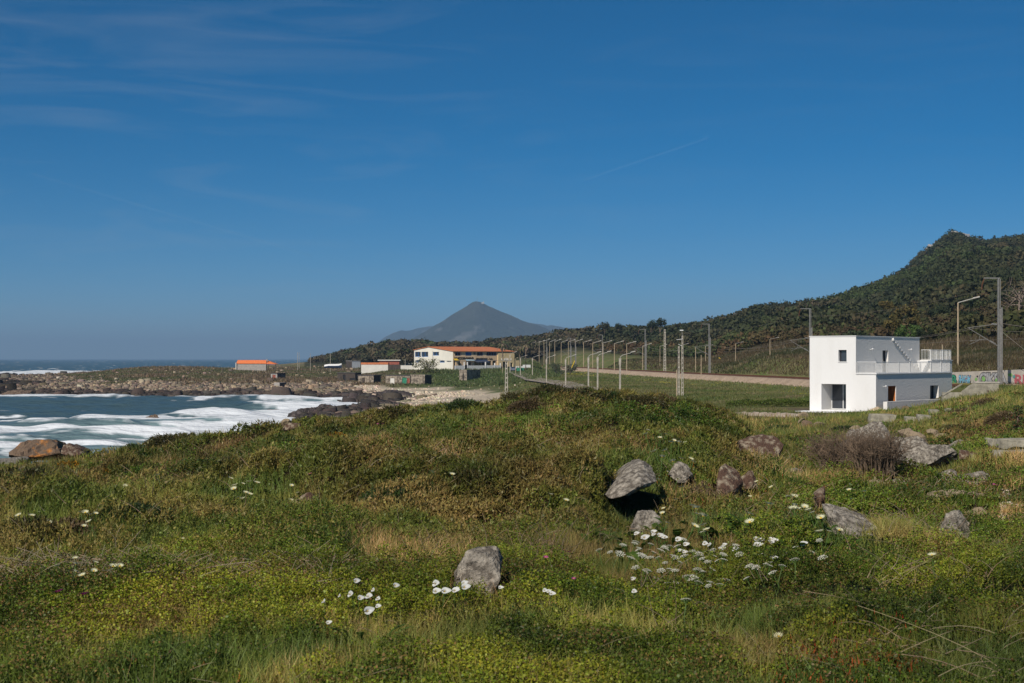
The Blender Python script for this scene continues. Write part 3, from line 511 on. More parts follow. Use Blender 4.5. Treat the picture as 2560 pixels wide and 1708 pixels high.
def ground_tint(x, y, z):
    u = x / y * F + CU; s = x - track_x(y)
    t = veg_tint(x, y) * (.42 + .3 * sstep(y, 30, 80))[..., None]
    n1 = fbm(x, y, 12, 61, 5, .6); n2 = fbm(x, y, 3, 77, 4, .6)
    # shore: wet dark rock low down, pale rubble above it, thin grass on top
    sh = sstep(y, 170, 215) * sstep(y, 1100, 950) * sstep(u, 1400, 1330)
    zz = z + (n1 - .5) * 1.6 + sstep(u, 900, 1000) * sstep(y, 300, 325) * .9
    dark = lerp3((.05, .042, .036), (.12, .095, .08), n2); pale = lerp3((.13, .10, .075), (.32, .24, .165), sstep(n2, .35, .7)); pale = lerp3(pale, (.11, .085, .07), sstep(u + (n1 - .5) * 400, 260, 40) * .8)
    beach = lerp3((.40, .33, .24), (.55, .46, .34), n2); pale = lerp3(pale, beach, sstep(u, 850, 950))
    gr = lerp3((.12, .12, .05), (.22, .17, .10), sstep(n1 * .5 + n2 * .5, .4, .6))
    gr = lerp3(gr, (.06, .095, .022), sstep(u, 950, 1080) * sstep(n1, .3, .6) * .8)
    st = lerp3(lerp3(dark, pale, sstep(zz, 1.0, 1.6)), gr, sstep(zz, 2.9, 3.5))
    t = lerp3(t, st, sh)
    t = lerp3(t, (.035, .024, .016), np.exp(-((u - 1600) / 55) ** 4) * np.exp(-((y - 28.6) / 1.6) ** 4))  # hollow under the slab: its shade painted into the brown soil colour
    # railway side: grass bank, ballast
    em = sstep(y, 92, 110) * sstep(u, 1300, 1360) * sstep(np.abs(s), 30, 20)
    bank = lerp3((.105, .135, .034), (.17, .16, .062), sstep(fbm(x, y, 7, 88, 4), .35, .65)); bank = lerp3(bank, (.18, .13, .075), sstep(s, -8.5, -4.5) * sstep(n2, .4, .6) * .3)
    t = lerp3(t, bank, em * sstep(y, 120, 135))
    bal = sstep(s, -4.3, -4.0) * sstep(s, 3.4, 2.8) * sstep(y, 92, 100) * sstep(y, 720, 600)
    t = lerp3(t, lerp3((.40, .27, .18), (.55, .38, .26), n2), bal)
    # far hill floor
    hl = sstep(y, 190, 260) * sstep(s, 12, 30) + sstep(y, 560, 640) * (u > 760); hl = np.clip(hl, 0, 1)
    t = lerp3(t, lerp3((.035, .045, .016), (.075, .062, .03), n1), hl)
    # bare yard by the house
    yd = sstep(np.hypot(x - 24, (y - 117) * .8), 12, 8) * sstep(z, 6.4, 5.9) * (y > 100)
    t = lerp3(t, lerp3((.10, .085, .05), (.16, .12, .075), n2), yd * .8)
    return t
V = np.stack([GX, GY, GZ], -1).reshape(-1, 3)
ground = npmesh('ground', V, grid_faces(len(dg), len(ug)), M['ground'], ground_tint(V[:, 0], V[:, 1], V[:, 2]), smooth=True)
tag(ground, kind='structure')

# ------------------------------------------------------------ the sea
su = np.arange(-1500, 4600, 5.0); ins = (su > -80) & (su < 1500); su = np.concatenate([su[~ins & (su < 0)][::10], su[ins], su[~ins & (su > 0)][::12]])
vv = np.concatenate([np.arange(1190, 960, -0.75), np.arange(960, 905, -0.5), np.arange(905, 899, -.5), [898.6, 898.3, 898.1]]); sd = EYE * F / (vv - HV)
SU, SDD = np.meshgrid(su, sd); SX = (SU - CU) / F * SDD; SY = SDD
swell = 0.0 * SX
for k, (lam, amp, ang) in enumerate([(38, .32, -.12), (23, .16, .2), (11, .10, -.35), (6.5, .06, .5)]):
    ph = (SX * math.sin(ang) + SY * math.cos(ang)) / lam * 2 * math.pi + 3.0 * fbm(SX, SY, lam * 2.5, 200 + k, 2)
    swell += amp * (np.sin(ph) + .35 * np.sin(2 * ph)) * (.4 + 1.2 * fbm(SX, SY, lam * 3, 230 + k, 2)) * sstep(SY, 5200 if lam > 20 else 1500, 600)
land = H(np.clip(SX, -1e5, 1e5), np.minimum(SY, 1580), rough=True) * (SY < 1580) + -9 * (SY >= 1580)
st1 = fbm(SX, SY * 1.0, 16, 300, 6, .62); st2 = fbm(SX * .45, SY * 1.5, 9, 320, 5, .65); st3 = fbm(SX * .4, SY, 40, 340, 4)
def blob(u0, v0, ru, rv): return np.exp(-((SU - u0) / ru) ** 2 - ((HV + EYE * F / SY - v0) / rv) ** 2)
VV = HV + EYE * F / SY
area = 1.0 * blob(800, 1050, 260, 40) + .95 * blob(560, 1065, 220, 22) + .8 * blob(900, 1012, 130, 16) + .95 * blob(60, 1125, 480, 26) + .55 * blob(200, 1080, 330, 22) + .45 * blob(620, 1085, 200, 30) + .9 * blob(740, 1040, 120, 26)
area = np.maximum(area, .95 * sstep(land, -1.9, -.5) * (SY > 150))
area = area - .75 * blob(230, 1025, 360, 18) - .6 * blob(600, 1013, 120, 8)
wl_foam = 0 * SX; wl_h = 0 * SX
for (v0, u0_, u1_, a_) in ((1029, 80, 200, .9), (1046, -60, 150, .8), (1053, 180, 430, 1.1), (1064, 40, 330, .7), (1040, 440, 640, 1.1), (1020, 560, 800, 1.0), (1078, -60, 260, .9), (1094, 120, 480, .9), (1010, 300, 620, .5), (1001, 60, 760, .9), (1110, -60, 300, .9)):
    vv0 = v0 + 6 * (fbm(SX, SX * 0 + v0, 14, 600 + v0, 3) - .5); g_ = np.exp(-((VV - vv0) / 2.6) ** 2) * sstep(SU, u0_ - 40, u0_ + 40) * sstep(SU, u1_ + 50, u1_ - 30); wl_foam = wl_foam + a_ * .75 * g_ * (.5 + vnoise(SX, SY, 2.5, 610)); wl_h = wl_h + .7 * g_ * (.5 + vnoise(SX, SY, 6, 611))
st4 = fbm(SX * .3, SY * 1.2, 3.2, 380, 4, .7)
foam = sstep(area * 1.0 + (st1 - .5) * 1.5 + (st2 - .5) * 1.8 + (st4 - .5) * 2.0 + (vnoise(SX * .5, SY, .9, 399) - .5) * .5 + wl_foam, .25, 1.15)
foam = np.maximum(foam, sstep(st2 * .6 + st1 * .4 + .06 * st3, .64, .72) * .55 * sstep(SY, 420, 300))
br = np.exp(-((SY - (1010 + 70 * (st3 - .5) + SX * .25)) / 62) ** 2) * sstep(SU, 640, 380)
foam = np.maximum(foam, sstep(br + (st1 - .5) * .7, .34, .55))
for (dy, wd, th, u0, u1) in ((1750, 14, .60, 200, 620), (2600, 22, .5, 640, 800), (1330, 10, .62, 0, 700), (5200, 60, .45, 560, 640)):
    foam = np.maximum(foam, np.exp(-((SY - dy - 160 * (st3 - .5)) / wd) ** 2) * sstep(fbm(SX, SY, 60, 360, 3), th - .12, th) * sstep(SU, u0 - 40, u0 + 40) * sstep(SU, u1 + 60, u1 - 40))
crest = 1.6 * np.exp(-((SY - (1010 + 70 * (st3 - .5) + SX * .25)) / 22) ** 2) * sstep(SU, 640, 380) * (.5 + 1.2 * fbm(SX, SY, 14, 390, 3))
SZ = swell * 1.3 + wl_h + foam * .22 * (.4 + st1) + crest
SZ = np.where(SY > 3000, 0, SZ)
sv = np.stack([SX, SY, SZ], -1).reshape(-1, 3)
foamf = foam.reshape(-1); shal = np.clip(area, 0, 1).reshape(-1)
m, nt, p = node_mat('sea_water'); N, L = nt.nodes, nt.links
at = N.new('ShaderNodeAttribute'); at.attribute_name = 'tint'; sep = N.new('ShaderNodeSeparateColor'); L.new(at.outputs['Color'], sep.inputs[0])
t = N.new('ShaderNodeTexCoord'); mp_ = N.new('ShaderNodeMapping'); mp_.inputs['Scale'].default_value = (.55, 1.3, 1); L.new(t.outputs['Object'], mp_.inputs[0])
fn = N.new('ShaderNodeTexNoise'); fn.inputs['Scale'].default_value = .6; fn.inputs['Detail'].default_value = 9; fn.inputs['Roughness'].default_value = .72; fn.inputs['Distortion'].default_value = .6; L.new(mp_.outputs[0], fn.inputs['Vector'])
ma = N.new('ShaderNodeMath'); ma.operation = 'MULTIPLY_ADD'; L.new(sep.outputs[0], ma.inputs[0]); ma.inputs[1].default_value = 1.15; L.new(fn.outputs[0], ma.inputs[2])
mr = N.new('ShaderNodeMapRange'); mr.inputs['From Min'].default_value = .80; mr.inputs['From Max'].default_value = 1.42; L.new(ma.outputs[0], mr.inputs['Value'])
cm = N.new('ShaderNodeMix'); cm.data_type = 'RGBA'; L.new(sep.outputs[1], cm.inputs[0]); cm.inputs[6].default_value = (.060, .105, .118, 1); cm.inputs[7].default_value = (.20, .29, .295, 1)
cf = N.new('ShaderNodeMix'); cf.data_type = 'RGBA'; L.new(mr.outputs[0], cf.inputs[0]); L.new(cm.outputs[2], cf.inputs[6]); cf.inputs[7].default_value = (.74, .77, .79, 1)
L.new(cf.outputs[2], p.inputs['Base Color'])
rr = N.new('ShaderNodeMapRange'); L.new(mr.outputs[0], rr.inputs['Value']); rr.inputs['To Min'].default_value = .32; rr.inputs['To Max'].default_value = .95; L.new(rr.outputs[0], p.inputs['Roughness'])
p.inputs['IOR'].default_value = 1.33; p.inputs['Specular IOR Level'].default_value = .32
wn1 = N.new('ShaderNodeTexNoise'); wn1.inputs['Scale'].default_value = .5; wn1.inputs['Detail'].default_value = 6; L.new(mp_.outputs[0], wn1.inputs['Vector'])
bu = N.new('ShaderNodeBump'); bu.inputs['Distance'].default_value = 1.0; bu.inputs['Strength'].default_value = 1.0; L.new(wn1.outputs[0], bu.inputs['Height']); L.new(bu.outputs[0], p.inputs['Normal'])
M['sea'] = m
sea = npmesh('sea', sv, grid_faces(len(sd), len(su)), M['sea'], np.stack([foamf, shal, shal * 0], 1), smooth=True)
tag(sea, kind='structure')

# ------------------------------------------------------------ far mountains, each a relief with its own depth
def mountain(name, prof, d, depth, mat_, n=160, m=40, rough=1.0, seed=0):
    us = np.linspace(prof[0][0], prof[-1][0], n); vs = np.interp(us, [q[0] for q in prof], [q[1] for q in prof])
    X = (us - CU) / F * d; Zp = EYE - (vs - HV) / F * d
    ys = np.linspace(-1, 1, m); XX, YY = np.meshgrid(X, d + ys * depth); pr = np.meshgrid(Zp, ys)
    sh = (1 - np.abs(pr[1])) ** 1.15
    Z = pr[0] * sh + (fbm(XX, YY, depth * .28, seed, 5, .55) - .5) * 2 * rough * np.minimum(pr[0], 120) * .30 * np.abs(pr[1]) ** .5
    Z = np.where(np.abs(pr[1]) > .98, -5, Z) + (fbm(XX, YY, 30, seed + 5, 3) - .5) * 6 * rough
    Z = np.maximum(Z, -6)
    V = np.stack([XX, YY, Z], -1).reshape(-1, 3)
    tn = lerp3((.028, .036, .018), (.060, .056, .034), fbm(V[:, 0], V[:, 1], 200, seed + 9, 5, .6)); tn = lerp3(tn, (.16, .15, .13), sstep(fbm(V[:, 0], V[:, 1], 90, seed + 12, 4, .6), .66, .72) * .7)
    return tag(npmesh(name, V, grid_faces(m, n), mat_, tn, smooth=True), kind='structure')
M['mount'] = tint_mat('mountain_forest', .95, .02, .35, 12, .02)
mountain('mountain', [(960, 880), (1000, 862), (1037, 843), (1071, 823), (1105, 802), (1139, 780), (1165, 764), (1180, 754), (1188, 750), (1200, 751), (1207, 755), (1241, 771), (1275, 785), (1309, 802), (1345, 812), (1381, 828), (1450, 850), (1560, 880)], 7500, 900, M['mount'], n=240, m=60, seed=500)
mountain('mountain', [(900, 880), (945, 855), (965, 840), (982, 831), (1004, 823), (1014, 825), (1025, 824), (1045, 818), (1071, 814), (1100, 812), (1140, 840), (1200, 870)], 11500, 1500, M['mount'], seed=520)
mountain('mountain', [(1230, 850), (1300, 800), (1340, 807), (1352, 808), (1368, 813), (1378, 811), (1410, 817), (1440, 819), (1468, 824), (1520, 835), (1700, 860), (1900, 880)], 11000, 1400, M['mount'], seed=540)

# road and yard slab lying on the ground
def strip(name, pts, w, mat_, lift=.12, thick=None, n=60):
    P = np.array(pts, float); s = np.linspace(0, len(P) - 1, n); cx = np.interp(s, np.arange(len(P)), P[:, 0]); cy = np.interp(s, np.arange(len(P)), P[:, 1])
    tx = np.gradient(cx); ty = np.gradient(cy); l = np.hypot(tx, ty); nx, ny = -ty / l, tx / l
    ks = np.linspace(-.5, .5, 5); ww = np.interp(s, np.arange(len(P)), P[:, 2]) if P.shape[1] > 2 else w
    X = cx[:, None] + nx[:, None] * ks * (ww[:, None] if hasattr(ww, '__len__') else w); Y = cy[:, None] + ny[:, None] * ks * (ww[:, None] if hasattr(ww, '__len__') else w)
    hh = H(X, Y); Z = np.maximum(hh, hh.mean(1, keepdims=True)) + lift
    return npmesh(name, np.stack([X, Y, Z], -1).reshape(-1, 3), grid_faces(n, 5), mat_, smooth=True)
M['road'] = mat('worn_road', (.30, .25, .20), .95, .15, .3, .02, 3)
rp = []
for (u, d) in ((1262, 476), (1284, 452), (1303, 420), (1320, 385), (1345, 340), (1392, 295), (1440, 245), (1500, 205)):
    rp.append(((u - CU) / F * d, d))
tag(strip('road', rp, 4.6, M['road']), kind='structure')
tp = [((u - CU) / F * d, d) for (u, d) in ((715, 690), (728, 660), (742, 632))]
tag(strip('path', tp, 5.0, M['road'], n=12), kind='structure')
# ballast bed, a true cross-section swept along the track
by_ = np.concatenate([np.arange(92, 300, 1.5), np.arange(300, 660, 4.0)]); sec = np.array([(-5.2, 5.7), (-4.3, 6.26), (-3.5, 6.64), (-2.7, 6.98), (0, 6.99), (2.7, 6.98), (3.6, 6.6), (4.6, 6.2)])
BX = track_x(by_)[:, None] + sec[:, 0]; BY = by_[:, None] + 0 * sec[:, 0]; BZ = sec[:, 1][None] + 0 * BX + (fbm(BX, BY, .8, 71, 3) - .5) * .12
bedv = np.stack([BX, BY, BZ], -1).reshape(-1, 3); bt = lerp3((.30, .22, .15), (.56, .42, .30), fbm(bedv[:, 0], bedv[:, 1], .9, 72, 4, .8))
M['ballast'] = tint_mat('ballast', .95, 3.5, .45, .15, 5)
tag(npmesh('ballast_bed', bedv, grid_faces(len(by_), 8), M['ballast'], bt, smooth=True), kind='structure')
# railway: two rails and sleepers on the ballast
ty = np.concatenate([np.arange(96, 300, 1.5), np.arange(300, 640, 4.0)])
M['sleeper'] = mat('sleeper', (.20, .16, .13), .9, .2, 2)
tr_root = empty('railway_track', (track_x(131.), 131, 6.9), 0, 'rusty brown railway track on pale ballast along the grass bank', 'railway track')
bm = bmesh.new()
for o_ in (-.84, .84):
    for y0, y1 in zip(ty[:-1], ty[1:]):
        x0, x1 = float(track_x(y0)) + o_, float(track_x(y1)) + o_
        a = [bm.verts.new((x0 + dx, y0, zz)) for dx, zz in ((-.05, 7.04), (.05, 7.04), (.05, 7.26), (-.05, 7.26))]
        b = [bm.verts.new((x1 + dx, y1, zz)) for dx, zz in ((-.05, 7.04), (.05, 7.04), (.05, 7.26), (-.05, 7.26))]
        for i in range(4): bm.faces.new((a[i], a[(i + 1) % 4], b[(i + 1) % 4], b[i]))
    if o_ < 0:
        ro = bmobj('rail', bm, M['rust']); ro.parent = tr_root; ro.matrix_parent_inverse = Matrix.Translation(-tr_root.location); bm = bmesh.new()
ro = bmobj('rail', bm, M['rust']); ro.parent = tr_root; ro.matrix_parent_inverse = Matrix.Translation(-tr_root.location)
bm = bmesh.new()
for y in np.arange(98, 420, .65):
    x = float(track_x(y)); box(bm, x - 1.3, x + 1.3, y - .12, y + .12, 6.82, 7.05)
ro = bmobj('sleepers', bm, M['sleeper']); ro.parent = tr_root; ro.matrix_parent_inverse = Matrix.Translation(-tr_root.location); ro['kind'] = 'stuff'
def excluded(x, y, fr=0.0):
    """inside or just in front of a rock, so that the plants do not bury it"""
    m = np.zeros(len(x), bool)
    for (cx, cy, rx, ry) in EXC:
        if cy > 115: continue
        q = (np.abs(x - cx * (y / cy)) < rx * .92) & (y < cy + ry * .6) & (y > cy - ry - (fr * (.25 + .02 * cy))); m |= q & (((x - cx * (y / cy)) / (rx + .05)) ** 2 + ((y - cy + fr * .3) / (ry + .05 + fr * (.25 + .02 * cy))) ** 2 < 1.0)
    return m

def cover():
    sets = []
    def kinds(x, y):                                                       # weights of the kinds of plant by place
        u = x / y * F + CU
        a = fbm(x, y, 8, 101, 4); b = fbm(x, y, 3.0, 140, 4); c = fbm(x, y, 20, 160, 3); e = fbm(x, y, 4, 181, 3)
        bram = sstep(b, .44, .56) * .8 + sstep(y, 19, 13.5) * 2.2 + .6 * sstep(u, 1750, 2000) * sstep(y, 60, 28) + 1.6 * sstep(e, .54, .60)
        gorse = 1.5 * sstep(a * .6 + c * .4, .46, .53) * sstep(y, 15, 20) * sstep(u, 2150, 1700) + .35 * (y > 20) + .6 * sstep(y, 55, 62) * (u < 1800)
        dry = sstep(b * .7 + a * .3, .55, .63) * 1.2 * sstep(y, 12, 15) + .9 * sstep(u, 2200, 2400) * sstep(y, 55, 75) * sstep(a, .4, .55) + .9 * np.exp(-((y - 15.2) / .9) ** 2) * sstep(u, 900, 600)
        ice = 1.8 * np.exp(-((u - 1800) / 260) ** 2) * sstep(y, 23.5, 25) * sstep(y, 33, 30.5) + 2.5 * sstep(e, .48, .58) * np.exp(-((u - 560) / 180) ** 2) * np.exp(-((y - 29) / 6) ** 2) \
            + 4.0 * sstep(u + (e - .5) * 600, 1860, 2000) * sstep(u + (e - .5) * 500, 2330, 2200) * sstep(y, 12.4, 11.4) + .9 * sstep(fbm(x, y, 6, 190, 3), .56, .62) * (y < 60)
        grass = .35 + 1.3 * sstep(fbm(x, y, 5, 195, 3), .48, .58) + .5 * sstep(u, 1750, 1900) * sstep(y, 60, 90)
        w = np.stack([bram, gorse, dry, ice, grass], 1) ** 2.0 + 1e-3
        return w / w.sum(1, keepdims=True)
    x, y, z = spread(3600000, -90, 2650, 7.5, 112, 13.5)
    uu = x / y * F + CU; cave = (uu > 1552) & (uu < 1650) & (y > D_SLAB - .15) & (y < D_SLAB + 2.4); k = ~((np.hypot(x - 24, (y - 117) * .8) < 9) & (z < 6.1)) & ~excluded(x, y) & ~cave; x, y, z = x[k], y[k], z[k]
    w = kinds(x, y); k = (RNG.uniform(0, 1, (len(x), 1)) > np.cumsum(w, 1)).sum(1).clip(0, 4)
    clump = fbm(x, y, .45, 250, 3); nf = sstep(y, 34, 20); clump = clump * (1 - .5 * nf) + .5 * nf * (fbm(x, y, .17, 258, 2) * 1.15 - .075); clump2 = fbm(x, y, 1.5, 255, 2)
    hb = sstep(clump * .6 + clump2 * .4, .34, .66) * (1 - .0) * (1 - .7 * sstep(y, 82, 88) * sstep(x / y * F + CU, 1740, 1790) * sstep(x / y * F + CU, 2150, 2080))                        # height of the plant cushions
    px = np.maximum(1.0, y / 16.0); gp = (1 - hb) > .86 - .14 * nf; hb = hb * (1 - .85 * excluded(x, y, 1.6))                    # gaps show between cushions
    # patch colour: one plant's leaves share a tone
    tone = fbm(x, y, .8, 500, 3); tone2 = fbm(x, y, 2.4, 505, 3); q1 = sstep(tone * .6 + tone2 * .4, .34, .66); q2 = sstep(fbm(x, y, 1.2, 510, 3), .34, .66)
    def ramp(q, cs):
        cs = np.asarray(cs, float); t = np.clip(q, 0, .9999) * (len(cs) - 1); i = t.astype(int); f = (t - i)[:, None]; return cs[i] * (1 - f) + cs[i + 1] * f
    def hgt(i, h, s_=.35): return z[i] + h * hb[i] * (1 - s_ * RNG.uniform(0, 1, len(i)) ** .7)
    cut = lambda i: i[~(gp[i] & (RNG.uniform(0, 1, len(i)) < .85))]
    i = cut(np.nonzero(k == 0)[0]); n = len(i)                             # bramble and ivy leaves
    warm = sstep(y[i], 26, 12)
    col = lerp3(ramp(q1[i], [(.030, .058, .012), (.055, .095, .015), (.085, .125, .020)]), ramp(np.clip(q1[i] * .8 + RNG.uniform(0, .35, n), 0, 1), [(.014, .024, .005), (.046, .068, .008), (.084, .108, .011), (.135, .148, .016)]), warm * .85)
    br = RNG.uniform(0, 1, n) < .06 + .30 * sstep(fbm(x[i], y[i], 1.1, 520, 3), .50, .64); col = np.where(br[:, None], (.085, .062, .026), col)
    sets.append(leafset(np.stack([x[i], y[i], hgt(i, .48 * np.clip(y[i] / 15, .5, 1))], 1), RNG.uniform(.008, .0155, n) * px[i] ** 1.05, 1.0, jit(col, n, .35), .7))
    i = cut(np.nonzero(k == 1)[0]); n = len(i)                             # gorse: stiff sprigs, brown and olive
    col = ramp(q2[i] * .7 + q1[i] * .3, [(.042, .062, .014), (.072, .082, .020), (.092, .088, .028), (.122, .098, .042)])
    P = np.stack([x[i], y[i], hgt(i, .52)], 1); j = RNG.uniform(0, 1, n) < .55
    sets.append(bladeset(P[j], RNG.uniform(.035, .07, j.sum()) * px[i][j] ** .7, .014 * px[i][j], 1.0, jit(col[j], j.sum(), .3)))
    j = ~j; sets.append(leafset(P[j], RNG.uniform(.014, .024, j.sum()) * px[i][j], .8, jit(col[j], j.sum(), .3), .6))
    i = np.nonzero(k == 2)[0]; n = len(i)                                  # dry grass
    col = ramp(q2[i], [(.15, .105, .055), (.24, .165, .09), (.31, .22, .135)])
    sets.append(bladeset(np.stack([x[i], y[i], z[i] + .02 + .12 * hb[i]], 1), RNG.uniform(.06, .30, n), .008 * px[i], .8, jit(col, n, .25)))
    i = cut(np.nonzero(k == 3)[0]); n = len(i)                             # ice plant: upright fleshy fingers, some red
    ui = x[i] / y[i] * F + CU; rz_ = np.clip(np.exp(-((ui - 560) / 200) ** 2) * np.exp(-((y[i] - 29) / 7) ** 2) + sstep(ui, 1780, 1900) * sstep(y[i], 15, 13) + .6 * np.exp(-((ui - 1830) / 250) ** 2) * sstep(y[i], 23, 25) * sstep(y[i], 40, 34), 0, 1)
    red = RNG.uniform(0, 1, n) < .015 + rz_ * (.06 + .45 * sstep(fbm(x[i], y[i], 1.0, 270, 2), .50, .66))
    col = np.where(red[:, None], ramp(RNG.uniform(0, 1, n), [(.22, .035, .018), (.16, .06, .02)]), ramp(q1[i], [(.024, .045, .010), (.045, .078, .014), (.085, .12, .020)]))
    sets.append(bladeset(np.stack([x[i], y[i], hgt(i, .20)], 1), RNG.uniform(.045, .075, n) * px[i] ** .6, .018 * px[i] ** .9, .28, jit(col, n, .25)))
    i = np.nonzero(k == 4)[0]; n = len(i)                                  # green grass and low herbs
    col = ramp(q1[i], [(.055, .085, .024), (.090, .115, .032), (.13, .14, .045), (.18, .15, .07)])
    j = RNG.uniform(0, 1, n) < .6; P = np.stack([x[i], y[i], z[i] + .10 * hb[i]], 1)
    sets.append(bladeset(P[j], RNG.uniform(.05, .26, j.sum()) * (1 + .3 * (px[i][j] - 1)) , .009 * px[i][j], .6, jit(col[j], j.sum(), .25)))
    j = ~j; sets.append(leafset(P[j] + np.array([0, 0, .04]), RNG.uniform(.014, .022, j.sum()) * px[i][j], .9, jit(col[j], j.sum(), .3), .6))
    return merge(sets)
V, Fc, T = cover(); T = T * (.74 + .52 * sstep(fbm(V[:, 0], V[:, 1], 2.2, 800, 3) * .55 + fbm(V[:, 0], V[:, 1], 7, 810, 3) * .45, .36, .64))[:, None]; T = np.clip(T * np.array([2.15, 1.93, 1.42]), 0, .8)
tag(npmesh('ground_cover_plants', V, Fc, M['leaf'], T), kind='stuff', label='mixed bramble, gorse, ice plant and grass covering the dune')
print('cover', len(V))

# dry curved twigs: thin bent ribbons with two sides
def twigs(n, u0, u1, d0, d1, L, up, col, hz=.12, w=.0042):
    u = RNG.uniform(u0, u1, n); d = RNG.uniform(d0, d1, n); x = (u - CU) / F * d; z = H(x, d) + hz
    a = RNG.uniform(0, 2 * np.pi, n); dirs = np.stack([np.cos(a), np.sin(a) * .6, up + RNG.normal(0, .15, n)], 1); dirs /= np.linalg.norm(dirs, axis=1, keepdims=True)
    bend = RNG.normal(0, .35, (n, 3)); bend[:, 2] = -np.abs(bend[:, 2]) * .8; L = RNG.uniform(L[0], L[1], n)[:, None]
    K = 6; ts = np.linspace(0, 1, K); P0 = np.stack([x, d, z], 1)
    C = np.stack([P0 + dirs * L * t_ + bend * L * t_ ** 2 for t_ in ts], 1)
    r = w * np.maximum(1, d / 14) ** .8; V = []
    for off in ((1, 0, 0), (-.5, .5, .8), (-.5, -.5, -.8)):
        V.append(C + np.array(off)[None, None] * (r[:, None] * (1 - .6 * ts)[None])[..., None])
    V = np.stack(V, 2).reshape(-1, 3); base = np.arange(n)[:, None] * K * 3; Fs = []
    for k in range(K - 1):
        for q in range(3):
            a0 = k * 3 + q; b0 = k * 3 + (q + 1) % 3; Fs.append(np.stack([base[:, 0] + a0, base[:, 0] + b0, base[:, 0] + b0 + 3, base[:, 0] + a0 + 3], 1))
    return V, np.concatenate(Fs), np.repeat(jit(col, n, .25), K * 3, 0)
tw = [twigs(1000, -60, 860, 13.4, 16.4, (.2, .55), .45, (.34, .27, .18), .22, .0048), twigs(90, -60, 2620, 9.5, 15, (.2, .6), .3, (.24, .18, .11)), twigs(110, 2150, 2640, 9, 14.5, (.2, .7), .45, (.28, .21, .13)),
      twigs(800, 0, 2500, 15, 38, (.15, .45), 1.1, (.27, .205, .13), .25), twigs(60, 1290, 1430, 16.8, 18.5, (.35, .7), 2.6, (.20, .15, .09), .1), twigs(14, 1560, 1720, 11.5, 15.5, (.35, .8), 2.2, (.28, .21, .13), .1),
      twigs(170, 1720, 1800, 26.6, 28.6, (.2, .5), -.9, (.22, .145, .09), .35, .004), twigs(260, 50, 1700, 35, 70, (.25, .7), .9, (.24, .17, .10), .2), twigs(70, 2180, 2560, 15, 21, (.25, .7), .8, (.28, .21, .13), .15)]
V, Fc, T = merge(tw); tag(npmesh('dry_twigs', V, Fc, M['dry'], T), kind='stuff', label='bare dry twigs and stems lying through the plants')

# leaf clumps on the grass bank, the headland and behind the railway
def far_cover():
    sets = []
    x, y, z = spread(330000, 1250, 2640, 112, 430, 120); s = x - track_x(y)
    inh = (np.abs((x - H_C[0])) < 9) & (np.abs(y - H_C[1]) < 9); k = ~((s > -4.3) & (s < 4.2)) & ~inh & (z < 40); x, y, z, s = x[k], y[k], z[k], s[k]
    q = RNG.uniform(0, 1, len(x)); n1 = fbm(x, y, 9, 410, 3); n2 = fbm(x, y, 26, 415, 3)
    lft = s < 0; px = y / 130.0
    col = np.where(lft[:, None], lerp3((.11, .14, .035), (.19, .18, .065), sstep(n1, .35, .65)), lerp3((.060, .062, .022), (.10, .075, .036), sstep(n2, .4, .6)))
    tan = sstep(fbm(x, y, 4, 420, 3), .56, .68) * .8 + sstep(s, -8.5, -5) * lft * .12; col = lerp3(col, (.24, .18, .105), np.clip(tan, 0, .9) * (q > .35))
    h = np.where(lft, .28, .5 + .9 * sstep(n2, .5, .7) * sstep(s, 14, 30))
    sets.append(bladeset(np.stack([x, y, z - .05], 1), h * RNG.uniform(.5, 1.3, len(x)), .085 * px, .45, jit(col, len(x), .3)))
    yl = (np.abs(s + 7.0) < 2.4) & (fbm(x, y, 5, 431, 2) > .66) & (q < .22)
    sets.append(leafset(np.stack([x, y, z + .3], 1)[yl], .05 * px[yl], .8, jit((.42, .36, .04), yl.sum(), .2)))
    x, y, z = spread(240000, -60, 1420, 360, 720, 500); zz = z + (fbm(x, y, 12, 61, 5, .6) - .5) * 1.6; u = x / y * F + CU
    k = (zz > 2.7) & (u < 1400) & ((y < 560) | (u < 1000)); x, y, z, u = x[k], y[k], z[k], u[k]; n1 = fbm(x, y, 18, 440, 4)
    col = lerp3((.12, .125, .050), (.20, .145, .085), sstep(n1, .40, .6)); col = lerp3(col, (.090, .135, .036), sstep(u, 980, 1100) * .8)
    sets.append(bladeset(np.stack([x, y, z - .1], 1), RNG.uniform(.2, .7, len(x)) * (1 + 1.1 * sstep(n1, .58, .66)), .45, .5, jit(col, len(x), .3)))
    return merge(sets)
V, Fc, T = far_cover()
tag(npmesh('grass', V, Fc, M['leaf'], T), kind='stuff', label='grass and low scrub on the railway bank and headland')

